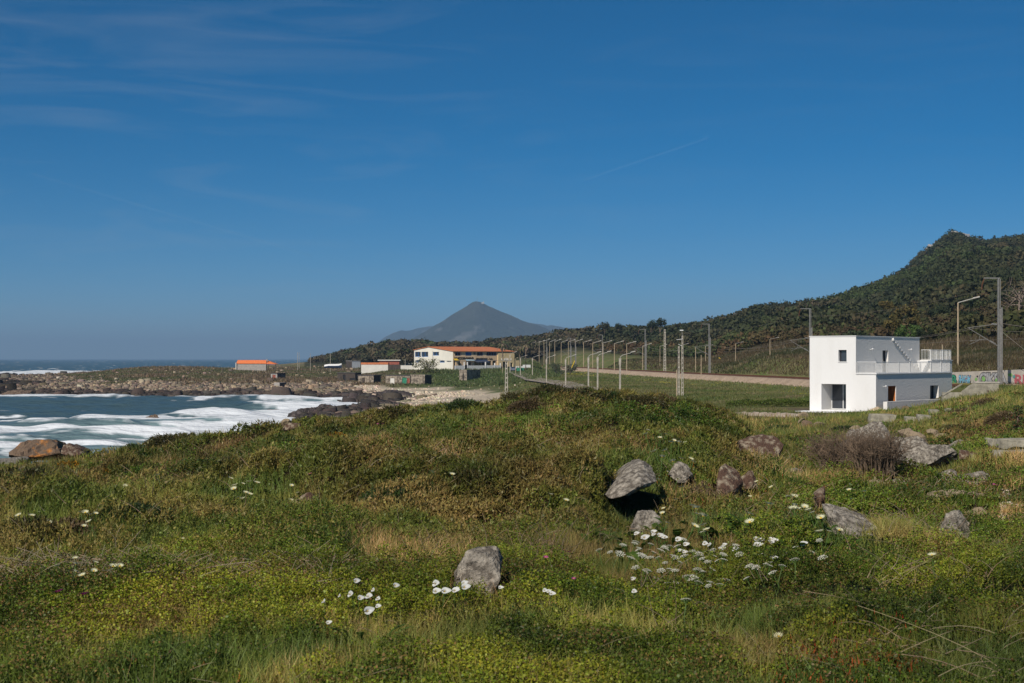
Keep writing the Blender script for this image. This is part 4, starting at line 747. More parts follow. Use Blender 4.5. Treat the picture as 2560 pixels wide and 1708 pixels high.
# ------------------------------------------------------------ facades with openings
def facade(bm, o, ex, n, w, h, holes, ez=Vector((0, 0, 1)), z0=0.0):
    """skin of a wall in the plane o + ex*s + ez*t, outward normal n; holes (s0, s1, t0, t1, depth) get reveals"""
    xs = sorted({0.0, w, *[q for hh in holes for q in hh[:2]]}); zs = sorted({z0, h, *[q for hh in holes for q in hh[2:4]]})
    P = lambda s, t, d=0.0: o + ex * s + ez * t - n * d
    for i in range(len(xs) - 1):
        for j in range(len(zs) - 1):
            cx, cz = (xs[i] + xs[i + 1]) / 2, (zs[j] + zs[j + 1]) / 2
            if any(a < cx < b and c < cz < d for a, b, c, d, _ in holes): continue
            bm.faces.new([bm.verts.new(P(*q)) for q in ((xs[i], zs[j]), (xs[i + 1], zs[j]), (xs[i + 1], zs[j + 1]), (xs[i], zs[j + 1]))])
    for a, b, c, d, dep in holes:
        for q0, q1 in (((a, c), (a, d)), ((b, d), (b, c)), ((a, d), (b, d)), ((b, c), (a, c))):
            bm.faces.new([bm.verts.new(P(*q0)), bm.verts.new(P(*q1)), bm.verts.new(P(*q1, dep)), bm.verts.new(P(*q0, dep))])
X_, Y_, Z_ = Vector((1, 0, 0)), Vector((0, 1, 0)), Vector((0, 0, 1))

def window(parent, o, ex, n, a, b, c, d, dep, fr, fw=.06, mull=(), glass=None, name='window', trans=()):
    """frame and pane set back by dep in the hole (a, b, c, d)"""
    bm = bmesh.new(); P = lambda s, t, q: o + ex * s + Z_ * t - n * q
    def bar(s0, s1, t0, t1, q0=dep - .06, q1=dep):
        vs = [P(s, t, q) for q in (q0, q1) for s, t in ((s0, t0), (s1, t0), (s1, t1), (s0, t1))]
        v = [bm.verts.new(p) for p in vs]
        for f in ((0, 1, 2, 3), (7, 6, 5, 4), (0, 4, 5, 1), (1, 5, 6, 2), (2, 6, 7, 3), (3, 7, 4, 0)): bm.faces.new([v[i] for i in f])
    bar(a, b, c, c + fw); bar(a, b, d - fw, d); bar(a, a + fw, c + fw, d - fw); bar(b - fw, b, c + fw, d - fw)
    for m_ in mull: bar(m_ - fw * .6, m_ + fw * .6, c + fw, d - fw)
    for t_ in trans: bar(a + fw, b - fw, t_ - fw * .5, t_ + fw * .5, dep - .05, dep - .01)
    f = bmobj(name, bm, fr, parent)
    bm = bmesh.new(); bm.faces.new([bm.verts.new(P(*q, dep - .015)) for q in ((a + fw * .5, c + fw * .5), (b - fw * .5, c + fw * .5), (b - fw * .5, d - fw * .5), (a + fw * .5, d - fw * .5))])
    bmobj('pane', bm, glass or M['glass'], f)
    return f

# ------------------------------------------------------------ the white house
TH = math.radians(50); HB = 5.52
hs_root = empty('white_house', (0.2559 * 118, 118, HB), TH, 'new white flat roofed cube house with terraces and railings', 'house')
hW, hR = 6.1, 15.5; zl, zt = 3.26, 6.36
M['stucco'] = mat('rough_white_stucco', (.78, .745, .69), .9, .03, 1.2, .035, 5.5, lo=.2, hi=.8)
bm = bmesh.new()
# left front (x = 0 plane, seen in full sun) and lower right front (y = 0 plane)
facade(bm, Vector((0, 0, 0)), Y_, -X_, hW, zt, [(2.71, 5.0, .14, 2.34, 1.9), (2.66, 3.41, 4.2, 5.22, .32)], z0=-.6) if False else None
P_ = Vector((0, 0, 0))
facade(bm, P_, Y_, -X_, hW, zl - .08, [(2.71, 5.0, .14, 2.34, 1.9)], z0=-.6)
facade(bm, Vector((0, 1.81, 0)), Y_, -X_, hW - 1.81, zt, [(.85, 1.60, 4.2, 5.22, .32)], z0=zl - .08)
for q in bm.faces: pass
wl_ = bmobj('sunlit_wall', bm, M['white_wall'], hs_root)
bm = bmesh.new()
facade(bm, P_, X_, -Y_, hR, zl - .08, [(2.26, 3.81, 0.0, 2.18, 1.4), (10.76, 12.57, .85, 2.1, .55)], z0=-.6)
facade(bm, Vector((0, 1.81, 0)), X_, -Y_, 12.6, zt, [(5.03, 6.15, zl + .03, 5.2, .35)], z0=zl + .0)
wr_ = bmobj('shaded_wall', bm, M['stucco'], hs_root); wr_['label'] = 'rough stucco wall facing the terrace'
bm = bmesh.new()
for (x0, x1, y0, y1, z0, z1) in ((0, 12.6, 6.1, 6.1, -.6, zt),): bm.faces.new([bm.verts.new(p) for p in ((x0, y0, z0), (x0, y0, z1), (x1, y0, z1), (x1, y0, z0))])
bm.faces.new([bm.verts.new(p) for p in ((12.6, 1.81, zl), (12.6, 6.1, zl), (12.6, 6.1, zt), (12.6, 1.81, zt))])
bmobj('rear_wall', bm, M['white_wall'], hs_root); bm = bmesh.new()
bm.faces.new([bm.verts.new(p) for p in ((15.5, 0, -.6), (15.5, .75, -.6), (15.5, .75, zl - .08), (15.5, 0, zl - .08))])
bmobj('end_wall', bm, M['white_wall'], hs_root)
boxobj('roof', M['white_wall'], (-.05, 12.65, 1.76, 6.15, zt, zt + .06), hs_root)
boxobj('terrace_slab', M['white_wall'], (-.07, 15.56, -.09, 1.80, zl - .08, zl), hs_root); boxobj('terrace_slab', M['white_wall'], (12.62, 15.56, 1.81, 6.1, zl - .08, zl), hs_root)
blk = boxobj('raised_terrace', M['stucco'], (12.75, 17.4, .78, 6.1, -.6, 4.3), hs_root); boxobj('coping', M['white_wall'], (12.70, 17.46, .72, 6.15, 4.303, 4.36), blk)
# dark rooms behind the openings
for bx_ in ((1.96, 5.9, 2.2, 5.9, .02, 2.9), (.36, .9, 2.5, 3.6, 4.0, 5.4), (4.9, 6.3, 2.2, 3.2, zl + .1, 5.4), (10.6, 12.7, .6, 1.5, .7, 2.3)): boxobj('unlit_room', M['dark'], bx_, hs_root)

# (solid dark bodies stand for unlit rooms; the panes are in front of them)
M['frame_grey'] = mat('pale_grey_frame', (.55, .55, .55), .5, .05, 2)
window(hs_root, P_, Y_, -X_, 2.71, 5.0, .14, 2.34, 1.88, M['frame_grey'], .07, (3.9,), name='sliding_window')
window(hs_root, Vector((0, 1.81, 0)), Y_, -X_, .85, 1.60, 4.24, 5.22, .30, M['frame_dark'], .07, name='window')
boxobj('window_sill', M['white_wall'], (-.05, .28, 2.62, 3.45, 4.17, 4.235), hs_root)
window(hs_root, Vector((0, 1.81, 0)), X_, -Y_, 5.03, 6.15, zl + .03, 5.2, .33, M['frame_dark'], .07, (5.5,), name='terrace_door')
window(hs_root, P_, X_, -Y_, 10.76, 12.57, .85, 2.1, .53, M['frame_dark'], .06, (11.7,), name='window')
dr = boxobj('front_door', M['wood_door'], (2.30, 3.78, 1.25, 1.32, 0.02, 2.16), hs_root)
bm = bmesh.new(); bm.faces.new([bm.verts.new(p) for p in ((3.803, .06, 0), (3.803, 1.24, 0), (3.803, 1.24, 2.17), (3.803, .06, 2.17))]); bmobj('door_lining', bm, M['wood_door'], hs_root)
bm = bmesh.new(); tube(bm, [(2.42, 1.22, 1.0), (2.42, 1.22, 1.25)], .015); bmobj('door_handle', bm, M['galv'], dr)
# the zigzag stair on the upper wall: thin folded steps cantilevered from it
bm = bmesh.new(); ns = 12; x0, x1, zb, ze = 6.9, 11.9, 3.62, 6.3; dx = (x1 - x0) / ns; dz = (ze - zb) / ns
for k in range(ns):
    xa = x1 - dx * (k + 1); za = zb + dz * k
    box(bm, xa, xa + dx, 1.64, 1.81, za, za + .06); box(bm, xa, xa + .05, 1.64, 1.81, za + .072, za + dz - .002)
bmobj('zigzag_stair', bm, M['white_wall'], hs_root)
# the white stepped stair block, its sun side an upturned stepped triangle
bm = bmesh.new(); st = [(.80, 4.3), (.80, 4.1), (1.0, 3.98), (1.0, 3.86), (1.13, 3.86), (1.13, 3.66), (1.26, 3.66), (1.26, 3.46), (1.36, 3.46), (1.36, 3.30), (1.52, 3.30), (1.52, 3.46), (1.60, 3.46), (1.60, 3.66), (1.68, 3.66), (1.68, 3.90), (1.77, 3.90), (1.77, 4.3)]
st = [(.80, 4.30), (.80, 4.08), (.95, 4.08), (.95, 3.88), (1.06, 3.88), (1.06, 3.68), (1.18, 3.68), (1.18, 3.48), (1.30, 3.48), (1.30, 3.29), (1.52, 3.29), (1.52, 3.48), (1.64, 3.48), (1.64, 3.68), (1.76, 3.68), (1.76, 3.88), (1.80, 3.88), (1.80, 4.30)]
poly(bm, [(12.1, y, z) for y, z in st], (.6, 0, 0)); bmobj('stepped_stair', bm, M['white_wall'], hs_root)
def railing(pts, z0, h, name, step=.11, posts=()):
    rt = bmesh.new(); bl = bmesh.new(); ps = bmesh.new()
    for (a, b) in zip(pts[:-1], pts[1:]):
        a, b = Vector(a), Vector(b); L = (b - a).length
        tube(rt, [(a.x, a.y, z0 + h), (b.x, b.y, z0 + h)], .022, 6); tube(rt, [(a.x, a.y, z0 + .06), (b.x, b.y, z0 + .06)], .016, 6)
        for k in range(int(L / step) + 1):
            p = a + (b - a) * (k * step / L)
            q = ps if k % 20 == 19 else bl; r = .045 if k % 20 == 19 else .013
            tube(q, [(p.x, p.y, z0 + .0), (p.x, p.y, z0 + h)], r, 5)
    r = bmobj(name, rt, M['white_metal'], hs_root); bmobj('balusters', bl, M['white_metal'], r)['kind'] = 'stuff'; bmobj('posts', ps, M['white_metal'], r)['kind'] = 'stuff'
railing([(.03, 1.74, 0), (.03, .03, 0), (15.2, .03, 0)], zl, .95, 'terrace_railing')
railing([(12.72, 1.7, 0), (12.72, .84, 0), (17.3, .84, 0), (17.3, 3.0, 0)], 4.36, .92, 'upper_terrace_railing', .14)
# round wall lights
for k, (x, y, z) in enumerate(((2.6, 1.81, 5.26), (10.3, 1.81, 5.26), (1.32, 0, 2.13))):
    bm = bmesh.new(); tube(bm, [(x, y, z), (x, y - .20, z + .04)], .02, 6); l = bmobj('wall_lamp', bm, M['white_metal'], hs_root)
    bm = bmesh.new(); bmesh.ops.create_icosphere(bm, subdivisions=2, radius=.10, matrix=Matrix.Translation((x, y - .26, z + .04))); bmobj('lamp_globe', bm, M['frame_grey'], l, smooth=True)
# low garden wall, sand heap, slab at the foot of the house
hw = bmesh.new(); box(hw, .1, 15.3, -.95, -.60, -.5, .92)
tag(bmobj('garden_wall', hw, M['stucco'], loc=(0.2559 * 118, 118, HB), rz=TH), 'low smooth garden wall running in front of the orange door', 'wall')
p = W(2192, 1030, 115.3)
bm = bmesh.new(); bmesh.ops.create_icosphere(bm, subdivisions=4, radius=1)
for v in bm.verts:
    r = math.hypot(v.co.x, v.co.y); v.co.z = max(0.0, 1 - r) ** .9 * .62 * (1 + .25 * mnoise.noise(v.co * 3)) - .12; v.co.x *= 1.25; v.co.y *= .9
tag(bmobj('sand_pile', bm, M['sand'], smooth=True, loc=(p.x, p.y, float(H(p.x, p.y)) + .05)), 'small heap of pale sand at the corner of the white house', 'sand pile')
sb = bmesh.new(); box(sb, -2.6, .0, 2.2, 6.6, -.25, .04)
tag(bmobj('doorstep_slab', sb, M['white_wall'], loc=(0.2559 * 118, 118, HB), rz=TH), 'white slab on the ground before the big glass door', 'slab')
a, b = W(1838, 1031, 113), W(2010, 1031, 109.5)
M['field_stone'] = mat('field_stone', (.62, .52, .42), .95, .3, 1.6, .05, 6, col2=(.36, .28, .22), lo=.45, hi=.6)
bm = bmesh.new(); n_ = 26; rg = random.Random(4)
for k in range(n_):
    q = a.lerp(b, k / n_); w_ = (b - a).length / n_
    box(bm, q.x, q.x + w_ * .97, q.y - .25 + rg.uniform(-.06, .06), q.y + .25, 5.0, 5.78 + rg.uniform(-.05, .04))
tag(bmobj('stone_kerb_wall', bm, M['field_stone']), 'low wall of pale field stones along the yard beside the house', 'wall')
# hedge of bright low bushes behind it
def clumps(n, fn, s, cols, up=.8, jitter=.3):
    P = fn(n); col = pick(cols, [1] * len(cols), n); V, Fc, T = leafset(P, s, up, jit(col, n, jitter)); return V, Fc, T
def hedge_pts(n):
    t = RNG.uniform(0, 1, n); x = (1815 + t * 212 - CU) / F * 136 + 0 * t; y = 136 - 4 * t + RNG.normal(0, .35, n); z = H(x, y) + RNG.uniform(0, 1, n) ** .6 * (.55 + .3 * vnoise(x, y, .8, 9)); return np.stack([x, y, z], 1)
V, Fc, T = clumps(9000, hedge_pts, .055, [(.10, .15, .02), (.16, .20, .03), (.05, .08, .015)]); tag(npmesh('low_hedge', V, Fc, M['leaf'], T), 'low bright green hedge behind the stone yard wall', 'hedge')

# ------------------------------------------------------------ graffiti wall beyond the track, culvert, post
A_, B2 = Vector((50.6, 165.0, 0)), Vector((52.9, 140.0, 0)); L_ = (B2 - A_).length; ga = math.atan2(B2.y - A_.y, B2.x - A_.x)
gw = empty('graffiti_wall', (A_.x, A_.y, 7.05), ga, 'long pale concrete wall behind the rails, covered in painted graffiti lettering', 'wall')
M['pale_conc'] = mat('pale_concrete_wall', (.56, .50, .42), .9, .12, .7, .01, 12)
bm = bmesh.new(); vs = [(0, 0, 0), (L_, 0, 0), (L_, 0, 2.0), (0, 0, 1.36)]; poly(bm, vs, (0, -.25, 0)) if False else poly(bm, vs, (0, .25, 0)); bmobj('wall', bm, M['pale_conc'], gw)
def text_mesh(name, s, size, mt, parent, loc, rot=(math.radians(90), 0, 0), ext=.01, off=0.0, sx=1.0, shear=0.0, sp=1.0):
    cu = bpy.data.curves.new(name, 'FONT'); cu.body = s; cu.size = size; cu.extrude = ext; cu.offset = off; cu.shear = shear; cu.space_character = sp; cu.resolution_u = 3
    t = bpy.data.objects.new('tmp_text', cu); COL.objects.link(t); dg_ = bpy.context.evaluated_depsgraph_get(); me = bpy.data.meshes.new_from_object(t.evaluated_get(dg_))
    bpy.data.objects.remove(t); bpy.data.curves.remove(cu); me.materials.clear(); me.materials.append(mt)
    o = bpy.data.objects.new(name, me); COL.objects.link(o); o.parent = parent; o.location = loc; o.rotation_euler = rot; o.scale = (sx, 1, 1); return o
GP = {k: mat('spray_' + k, c, .8, .2, 3) for k, c in dict(green=(.04, .28, .16), lime=(.25, .48, .14), blue=(.22, .48, .62), black=(.02, .02, .03), silver=(.42, .41, .40), red=(.55, .14, .15), pink=(.62, .22, .24), teal=(.12, .35, .30)).items()}
# the painted side faces the track, i.e. local +y is away; lettering is laid on the side toward the eye
def gu(u):            # distance along the wall at which column u meets it
    r = (u - CU) / F; return (r * A_.y - A_.x) / ((B2.x - A_.x) - r * (B2.y - A_.y)) * L_
side = -.012
bmw = bmesh.new()
def graf(word, u0, u1, fill, z, size, out=GP['black'], sh=0.0, bold=.035):
    s0, s1 = gu(u0), gu(u1); n_ = len(word)
    a_ = text_mesh('graffiti_outline', word, size, out, gw, (s0, side, z), ext=.002, off=bold * 1.9, shear=sh, sp=.92); w_ = a_.dimensions.x or (size * .6 * n_)
    bb = [v.co.x for v in a_.data.vertices]; w_ = max(bb) - min(bb); k_ = abs(s1 - s0) / w_
    a_.scale = (k_, 1, 1); f_ = text_mesh('graffiti_lettering', word, size, fill, gw, (s0, side - .008, z), ext=.002, off=bold, shear=sh, sp=.92); f_.scale = (k_, 1, 1); return k_
graf('B', 2377, 2393, GP['green'], .10, 1.35, bold=.06); graf('SHANK', 2397, 2430, GP['blue'], .12, 1.30, bold=.06)
graf('CIKS', 2447, 2499, GP['silver'], .15, 1.75, GP['black'], .1, .075); graf('A', 2503, 2522, GP['silver'], .2, 1.7, GP['black'], -.2, .06); graf('REN', 2535, 2600, GP['red'], .25, 1.5, GP['pink'], .0, .03)
for (u, z, r, c) in ((2459, .75, .28, 'lime'), (2492, .62, .24, 'lime'), (2441, .7, .2, 'lime'), (2444, 1.0, .12, 'black'), (2384, .3, .12, 'lime'), (2526, 1.25, .25, 'lime'), (2536, 1.1, .2, 'teal'), (2416, .7, .09, 'red'), (2424, 1.0, .07, 'red')):
    s_ = gu(u); bm = bmesh.new(); rg = random.Random(int(u)); poly(bm, [(s_ + 2.2 * r * math.cos(t_ * .7) * rg.uniform(.6, 1.1), side - .016, z + r * math.sin(t_ * .7) * rg.uniform(.7, 1.1)) for t_ in range(9)]); bmobj('paint_blot', bm, GP[c], gw)
# culvert headwall by the near mast and wooden post
q0 = W(2430, 997, 112)
bm = bmesh.new(); vsx = [(-.75, 0, -.5), (2.1, 0, -.5), (2.1, 0, 1.05), (.25, 0, 1.05), (-.15, 0, .82), (-.75, 0, .35)]; poly(bm, vsx, (0, .35, 0)); cv = empty('culvert_headwall', (q0.x, q0.y, q0.z + .2), 0, 'old stained concrete headwall at the foot of the railway mast', 'wall')
bmobj('wall', bm, M['concrete_block'], cv); boxobj('coping', M['pale_conc'], (.2, 2.16, -.05, .42, 1.053, 1.13), cv)
bm = bmesh.new(); box(bm, -2.3, -.75, .1, .35, -.5, .3); poly(bm, [(-2.3, .05, .0), (-.76, .05, .9), (-.76, .05, .98), (-2.3, .05, .08)], (0, .3, 0)); bmobj('wing_wall', bm, M['concrete_block'], cv)
p = ground_hit(2469, 1000); bm = bmesh.new(); tube(bm, [(0, 0, -.2), (.01, 0, .75)], .09, 8, .85); bmesh.ops.transform(bm, matrix=Matrix.Identity(4), verts=bm.verts)
tag(bmobj('wooden_post', bm, M['bark'], loc=p), 'short weathered wooden post standing in front of the culvert wall', 'post')
# ------------------------------------------------------------ woods on the hills (uncountable mass) and the trees one can tell apart
def crowns(x, y, z, R, Hh, col, m, leaf, umbrella=0.0):
    """m leaf clumps per tree over lobed crowns standing on trunks; returns a merged set"""
    n = len(x); K = 6
    lob = RNG.normal(0, 1, (n, K, 3)); lob /= np.linalg.norm(lob, axis=2, keepdims=True); lob[..., 2] = np.abs(lob[..., 2]) * .8 - .1
    k = RNG.integers(0, K, (n, m)); c0 = np.take_along_axis(lob, k[..., None], 1) * .52
    d = RNG.normal(0, 1, (n, m, 3)); d /= np.linalg.norm(d, axis=2, keepdims=True); P = c0 + d * RNG.uniform(.34, .52, (n, m, 1))
    nr = P / np.maximum(np.linalg.norm(P, axis=2, keepdims=True), .2) + RNG.normal(0, .45, (n, m, 3)); nr /= np.linalg.norm(nr, axis=2, keepdims=True)
    P = P * np.stack([R, R, Hh * .5], 1)[:, None]; P += np.stack([x, y, z + Hh * .52], 1)[:, None]
    nr = nr.reshape(-1, 3); A = perp(nr); B = np.cross(nr, A); P = P.reshape(-1, 3)
    s = (np.repeat(leaf, m) * RNG.uniform(.6, 1.3, n * m))[:, None]; A, B = A * s, B * s * .8
    V = np.stack([P - A, P + B, P + A, P - B], 1).reshape(-1, 3); Fc = np.arange(len(P) * 4).reshape(-1, 4)
    tone = np.repeat(col, m, 0) * RNG.uniform(.65, 1.35, (n * m, 1))
    return V, Fc, np.repeat(tone, 4, 0)
TREEC = [(.036, .050, .020), (.044, .056, .022), (.054, .060, .024), (.036, .046, .022), (.070, .066, .030)]
def wood():
    sets = []
    def grow(n, u0, u1, d0, d1, ok, R, m, cols=TREEC, w=None, lf=.16):
        u = RNG.uniform(u0, u1, n); d = np.sqrt(RNG.uniform(d0 ** 2, d1 ** 2, n)); x = (u - CU) / F * d; z = H(x, d)
        k = ok(u, d, x, z) & visible(x, d, z, 9.0); x, d, z, u = x[k], d[k], z[k], u[k]; n = len(x)
        r = RNG.uniform(R[0], R[1], n) * (.75 + .5 * fbm(x, d, 60, 700, 2)); hh = r * RNG.uniform(1.25, 1.9, n)
        sh = np.clip(fbm(x, d, 45, 710, 3) * 1.6 - .3 + RNG.normal(0, .16, n), 0, .999); cc = np.asarray(cols)[(sh * len(cols)).astype(int)]
        cc = cc * np.array([1.35, 1.22, 1.15]); r = r * (.45 + .55 * sstep(u, 740, 930)); hh = hh * (.45 + .55 * sstep(u, 740, 930))
        cc = lerp3(cc, (.070, .10, .028), sstep(fbm(x, d, 70, 720, 3), .60, .68) * .8)
        sets.append(crowns(x, d, z - .5, r, hh, jit(cc * .9, n, .15), m, r * lf))
    s_ = lambda x, d: x - track_x(d)
    grow(15000, 1380, 2700, 330, 1080, lambda u, d, x, z: (z > 13 + 3 * vnoise(x, d, 30, 7)) & (s_(x, d) > 30) & ~((u > 2310) & (u < 2425) & (d > 930) & (vnoise(x, d, 9, 3) > .35)), (1.6, 4.4), 62)
    grow(2000, 1420, 1910, 500, 760, lambda u, d, x, z: (s_(x, d) > 40) & (z > 10), (2.6, 4.8), 100, [(.034, .048, .020), (.046, .056, .022), (.056, .058, .026)])
    grow(3600, 1700, 2700, 215, 420, lambda u, d, x, z: (s_(x, d) > 24 + 14 * vnoise(x, d, 25, 8)), (1.5, 2.9), 110, [(.050, .060, .020), (.070, .066, .028), (.086, .068, .032), (.060, .078, .024), (.070, .052, .026)])
    grow(4600, 700, 1500, 560, 1020, lambda u, d, x, z: (z > 7.0) & (s_(x, d) > -200) & ((s_(x, d) > 22) | (s_(x, d) < -14) | (d > 660)) & (x > -150 + (d - 560) * .05), (3.0, 5.2), 90, [(.058, .060, .030), (.075, .068, .038), (.090, .078, .045), (.052, .058, .026), (.10, .082, .046)])
    grow(3200, 1330, 2000, 330, 600, lambda u, d, x, z: (s_(x, d) > 18 + 10 * vnoise(x, d, 25, 8)), (1.2, 3.0), 60, [(.050, .060, .020), (.080, .068, .028), (.105, .070, .032), (.060, .078, .024)])
    return merge(sets)
V, Fc, T = wood(); print('wood', len(V))
tag(npmesh('hillside_wood', V, Fc, M['crown'], T), kind='stuff', label='dark green and brown wood over the hillsides')

def tree(name, loc, h, r, cols, label, cat='tree', group=None, m=700, kind='round', lean=0.0, leaf=.10, seed=0, trunk=.35, tr=None, bark=None):
    """trunk with limbs and a crown of leaf clumps; loc is the foot"""
    rg = np.random.default_rng(seed + 900); root = empty(name, loc, 0, label, cat, group); bm = bmesh.new(); tr = tr or h * .022
    top = Vector((lean * h, 0, h * (.78 if kind != 'umbrella' else .86))); mid = Vector((lean * h * .35, 0, h * .42)); tube(bm, [(0, 0, -.4), mid, top], tr, 7, .45)
    cen = []; nl = {'round': 9, 'umbrella': 8, 'cone': 12, 'shrub': 12, 'bare': 14}[kind]
    for k in range(nl):
        a = k * 2.4 + rg.uniform(-.4, .4); rr = r * rg.uniform(.35, .78)
        if kind == 'umbrella': z = h * rg.uniform(.80, .93)
        elif kind == 'cone': t_ = k / nl; z = h * (.2 + .75 * t_); rr = r * (1 - t_) * .75
        elif kind == 'shrub': z = h * rg.uniform(.15, .75)
        else: z = h * rg.uniform(trunk + .1, .88)
        c = Vector((math.cos(a) * rr + lean * z, math.sin(a) * rr, z)); cen.append(c); b0 = mid.lerp(top, rg.uniform(0, .9)) if kind != 'shrub' else Vector((0, 0, 0)); tube(bm, [b0, b0.lerp(c, .5) + Vector((0, 0, .03 * h)), c], tr * .42, 5, .3)
        if kind == 'bare':
            for q in range(5):
                e = c + Vector((rg.normal(), rg.normal(), abs(rg.normal()) + .2)).normalized() * r * .4; tube(bm, [c, c.lerp(e, .5) + Vector((0, 0, .05)), e], tr * .16, 4, .3)
    bmobj('trunk', bm, bark or M['bark'], root)
    C = np.array(cen); k = rg.integers(0, len(C), m); d = rg.normal(size=(m, 3)); d /= np.linalg.norm(d, axis=1, keepdims=True)
    lr = {'round': (.44, .36), 'umbrella': (.50, .14), 'cone': (.32, .2), 'shrub': (.42, .34), 'bare': (.4, .3)}[kind]
    P = C[k] + d * rg.uniform(.45, 1.0, (m, 1)) * np.array([r * lr[0], r * lr[0], (r if kind != 'umbrella' else h) * lr[1]]); P[:, 2] = np.maximum(P[:, 2], .05)
    nr = d + rg.normal(0, .5, (m, 3)); nr /= np.linalg.norm(nr, axis=1, keepdims=True); A = perp(nr); B = np.cross(nr, A); s = (leaf * r * rg.uniform(.5, 1.3, m))[:, None]
    V = np.stack([P - A * s, P + B * s * .8, P + A * s, P - B * s * .8], 1).reshape(-1, 3); cc = np.asarray(cols, float)[rg.integers(0, len(cols), m)] * rg.uniform(.65, 1.35, (m, 1))
    npmesh('crown', V, np.arange(m * 4).reshape(-1, 4), M['crown'], np.repeat(cc, 4, 0), root)
    return root
def at(u, d): x = (u - CU) / F * d; return Vector((x, d, float(H(x, d)) - .15))
DG_ = [(.034, .050, .020), (.046, .060, .022), (.030, .042, .018)]; OL = [(.12, .095, .022), (.09, .08, .022), (.14, .10, .03)]; BG = [(.075, .13, .028), (.055, .10, .022), (.10, .15, .035)]
# skyline trees, each given by column, top row, distance, half width in px
sky_trees = [
 ('umbrella_pine', 1512, 806, 640, 13, 'umbrella', 'wind bent flat pine at the low end of the wooded skyline'), ('umbrella_pine', 1546, 809, 640, 10, 'umbrella', 'second flat pine on the skyline, past the gap of sky'),
 ('pine_tree', 1480, 820, 650, 13, 'round', 'rounded dark tree where the wooded skyline first meets the blue ridge'), ('pine_tree', 1588, 812, 600, 13, 'round', 'domed tree on the skyline between the flat pines and the tallest crown'),
 ('pine_tree', 1650, 796, 600, 15, 'umbrella', 'tallest leaning crown in the middle of the tree skyline'), ('pine_tree', 1628, 803, 605, 13, 'umbrella', 'sloping crown joined to the tallest one on the skyline'), ('pine_tree', 1684, 804, 600, 14, 'round', 'broad tree on the skyline beside the concrete pole'),
 ('pine_tree', 1731, 796, 590, 10, 'round', 'tree with a knob top rising over the broad skyline tree'), ('pine_tree', 1712, 803, 600, 13, 'round', 'dense tree on the skyline under the knob topped one'), ('pine_tree', 1750, 804, 590, 14, 'round', 'wide dark crown on the skyline left of the steel pylon'),
 ('pine_tree', 1800, 806, 580, 15, 'round', 'rounded crown on the skyline next to the steel pylon'), ('pine_tree', 1838, 805, 570, 14, 'round', 'low crown on the skyline just past the steel pylon'),
 ('umbrella_pine', 1908, 779, 560, 13, 'umbrella', 'flat topped pine on the slope skyline above the street lamp'), ('umbrella_pine', 1932, 777, 560, 10, 'umbrella', 'smaller flat pine beside the one above the street lamp'), ('pine_tree', 1890, 783, 565, 11, 'round', 'rounded tree in front of the flat topped pines'),
 ('umbrella_pine', 2017, 745, 600, 8, 'umbrella', 'lower of the two lone layered pines against the sky'), ('umbrella_pine', 2031, 737, 600, 7, 'cone', 'taller of the two lone layered pines against the sky'), ('pine_tree', 2046, 744, 600, 6, 'cone', 'small pine just uphill of the two lone layered pines'),
 ('pine_tree', 2447, 588, 980, 8, 'round', 'round topped pine on the summit ridge past the bare rocks'), ('cypress_tree', 2456, 587, 980, 5, 'cone', 'narrow pointed tree on the summit ridge'), ('pine_tree', 2486, 587, 980, 9, 'cone', 'pointed tree on the ridge farthest from the bare rocks')]
for i, (nm, u, v, d, hw_, kd, lb) in enumerate(sky_trees):
    g = at(u, d); h = (EYE - (v - HV) / F * d) - g.z; r = hw_ / F * d
    if h > 16: g.z += h - 13; h = 13
    tree(nm, g, max(h, 3), r, DG_ if i % 3 else [(.05, .055, .024), (.06, .06, .03)], lb, 'tree', 'trees on the hill skyline', m=520, kind=kd, seed=i, leaf=.13)
for i, (u, v, d, hw_, hp, cols, lb) in enumerate([
    (2260, 762, 300, 34, 44, OL, 'large golden brown tree on the hillside above the white house'), (2283, 790, 280, 22, 26, OL, 'small golden brown tree below the large golden one'), (2215, 750, 330, 22, 24, OL, 'olive gold tree uphill of the large golden one'),
    (2275, 818, 240, 36, 30, BG, 'bright green rounded bush just behind the roof of the white house'), (2310, 822, 236, 20, 26, DG_, 'dark green bush beside the bright green one behind the roof'), (2230, 800, 270, 30, 26, OL, 'dull olive tree between the golden trees and the white roof'), (2345, 770, 330, 30, 34, DG_, 'dark green tree on the slope above the upper terrace railing'),
    (2420, 800, 300, 34, 36, DG_, 'dark tree on the slope between the street lamp and the tall mast'), (2140, 830, 260, 34, 24, DG_, 'low dark tree behind the roof of the white house')]):
    g = at(u, d); h = hp / F * d * 1.25; g.z = max(g.z, EYE - (v + hp - HV) / F * d - .5); tree('broadleaf_tree', g, h, hw_ / F * d, cols, lb, 'tree', 'trees on the slope behind the white house', m=900, kind='round', seed=50 + i, leaf=.09, trunk=.1)
g = at(2548, 230); tree('bare_tree', g, 9.5, 3.6, [(.10, .07, .045)], 'pale bare limbed tree beside the grey panel on the slope', 'tree', m=200, kind='bare', seed=70, leaf=.05, tr=.22, bark=mat('pale_bark', (.26, .2, .16), .9, .2, 5))
for u, v, d, hw_, lb, sd in ((1390, 880, 425, 20, 'grey green rounded shrub beside the railway bend', 80), (1425, 881, 420, 20, 'larger grey green shrub in front of the third lamp row', 81)):
    g = at(u, d); tree('rounded_shrub', g, 4.2, hw_ / F * d, [(.11, .125, .07), (.08, .10, .05), (.14, .15, .10)], lb, 'shrub', m=800, kind='shrub', seed=sd, leaf=.07)
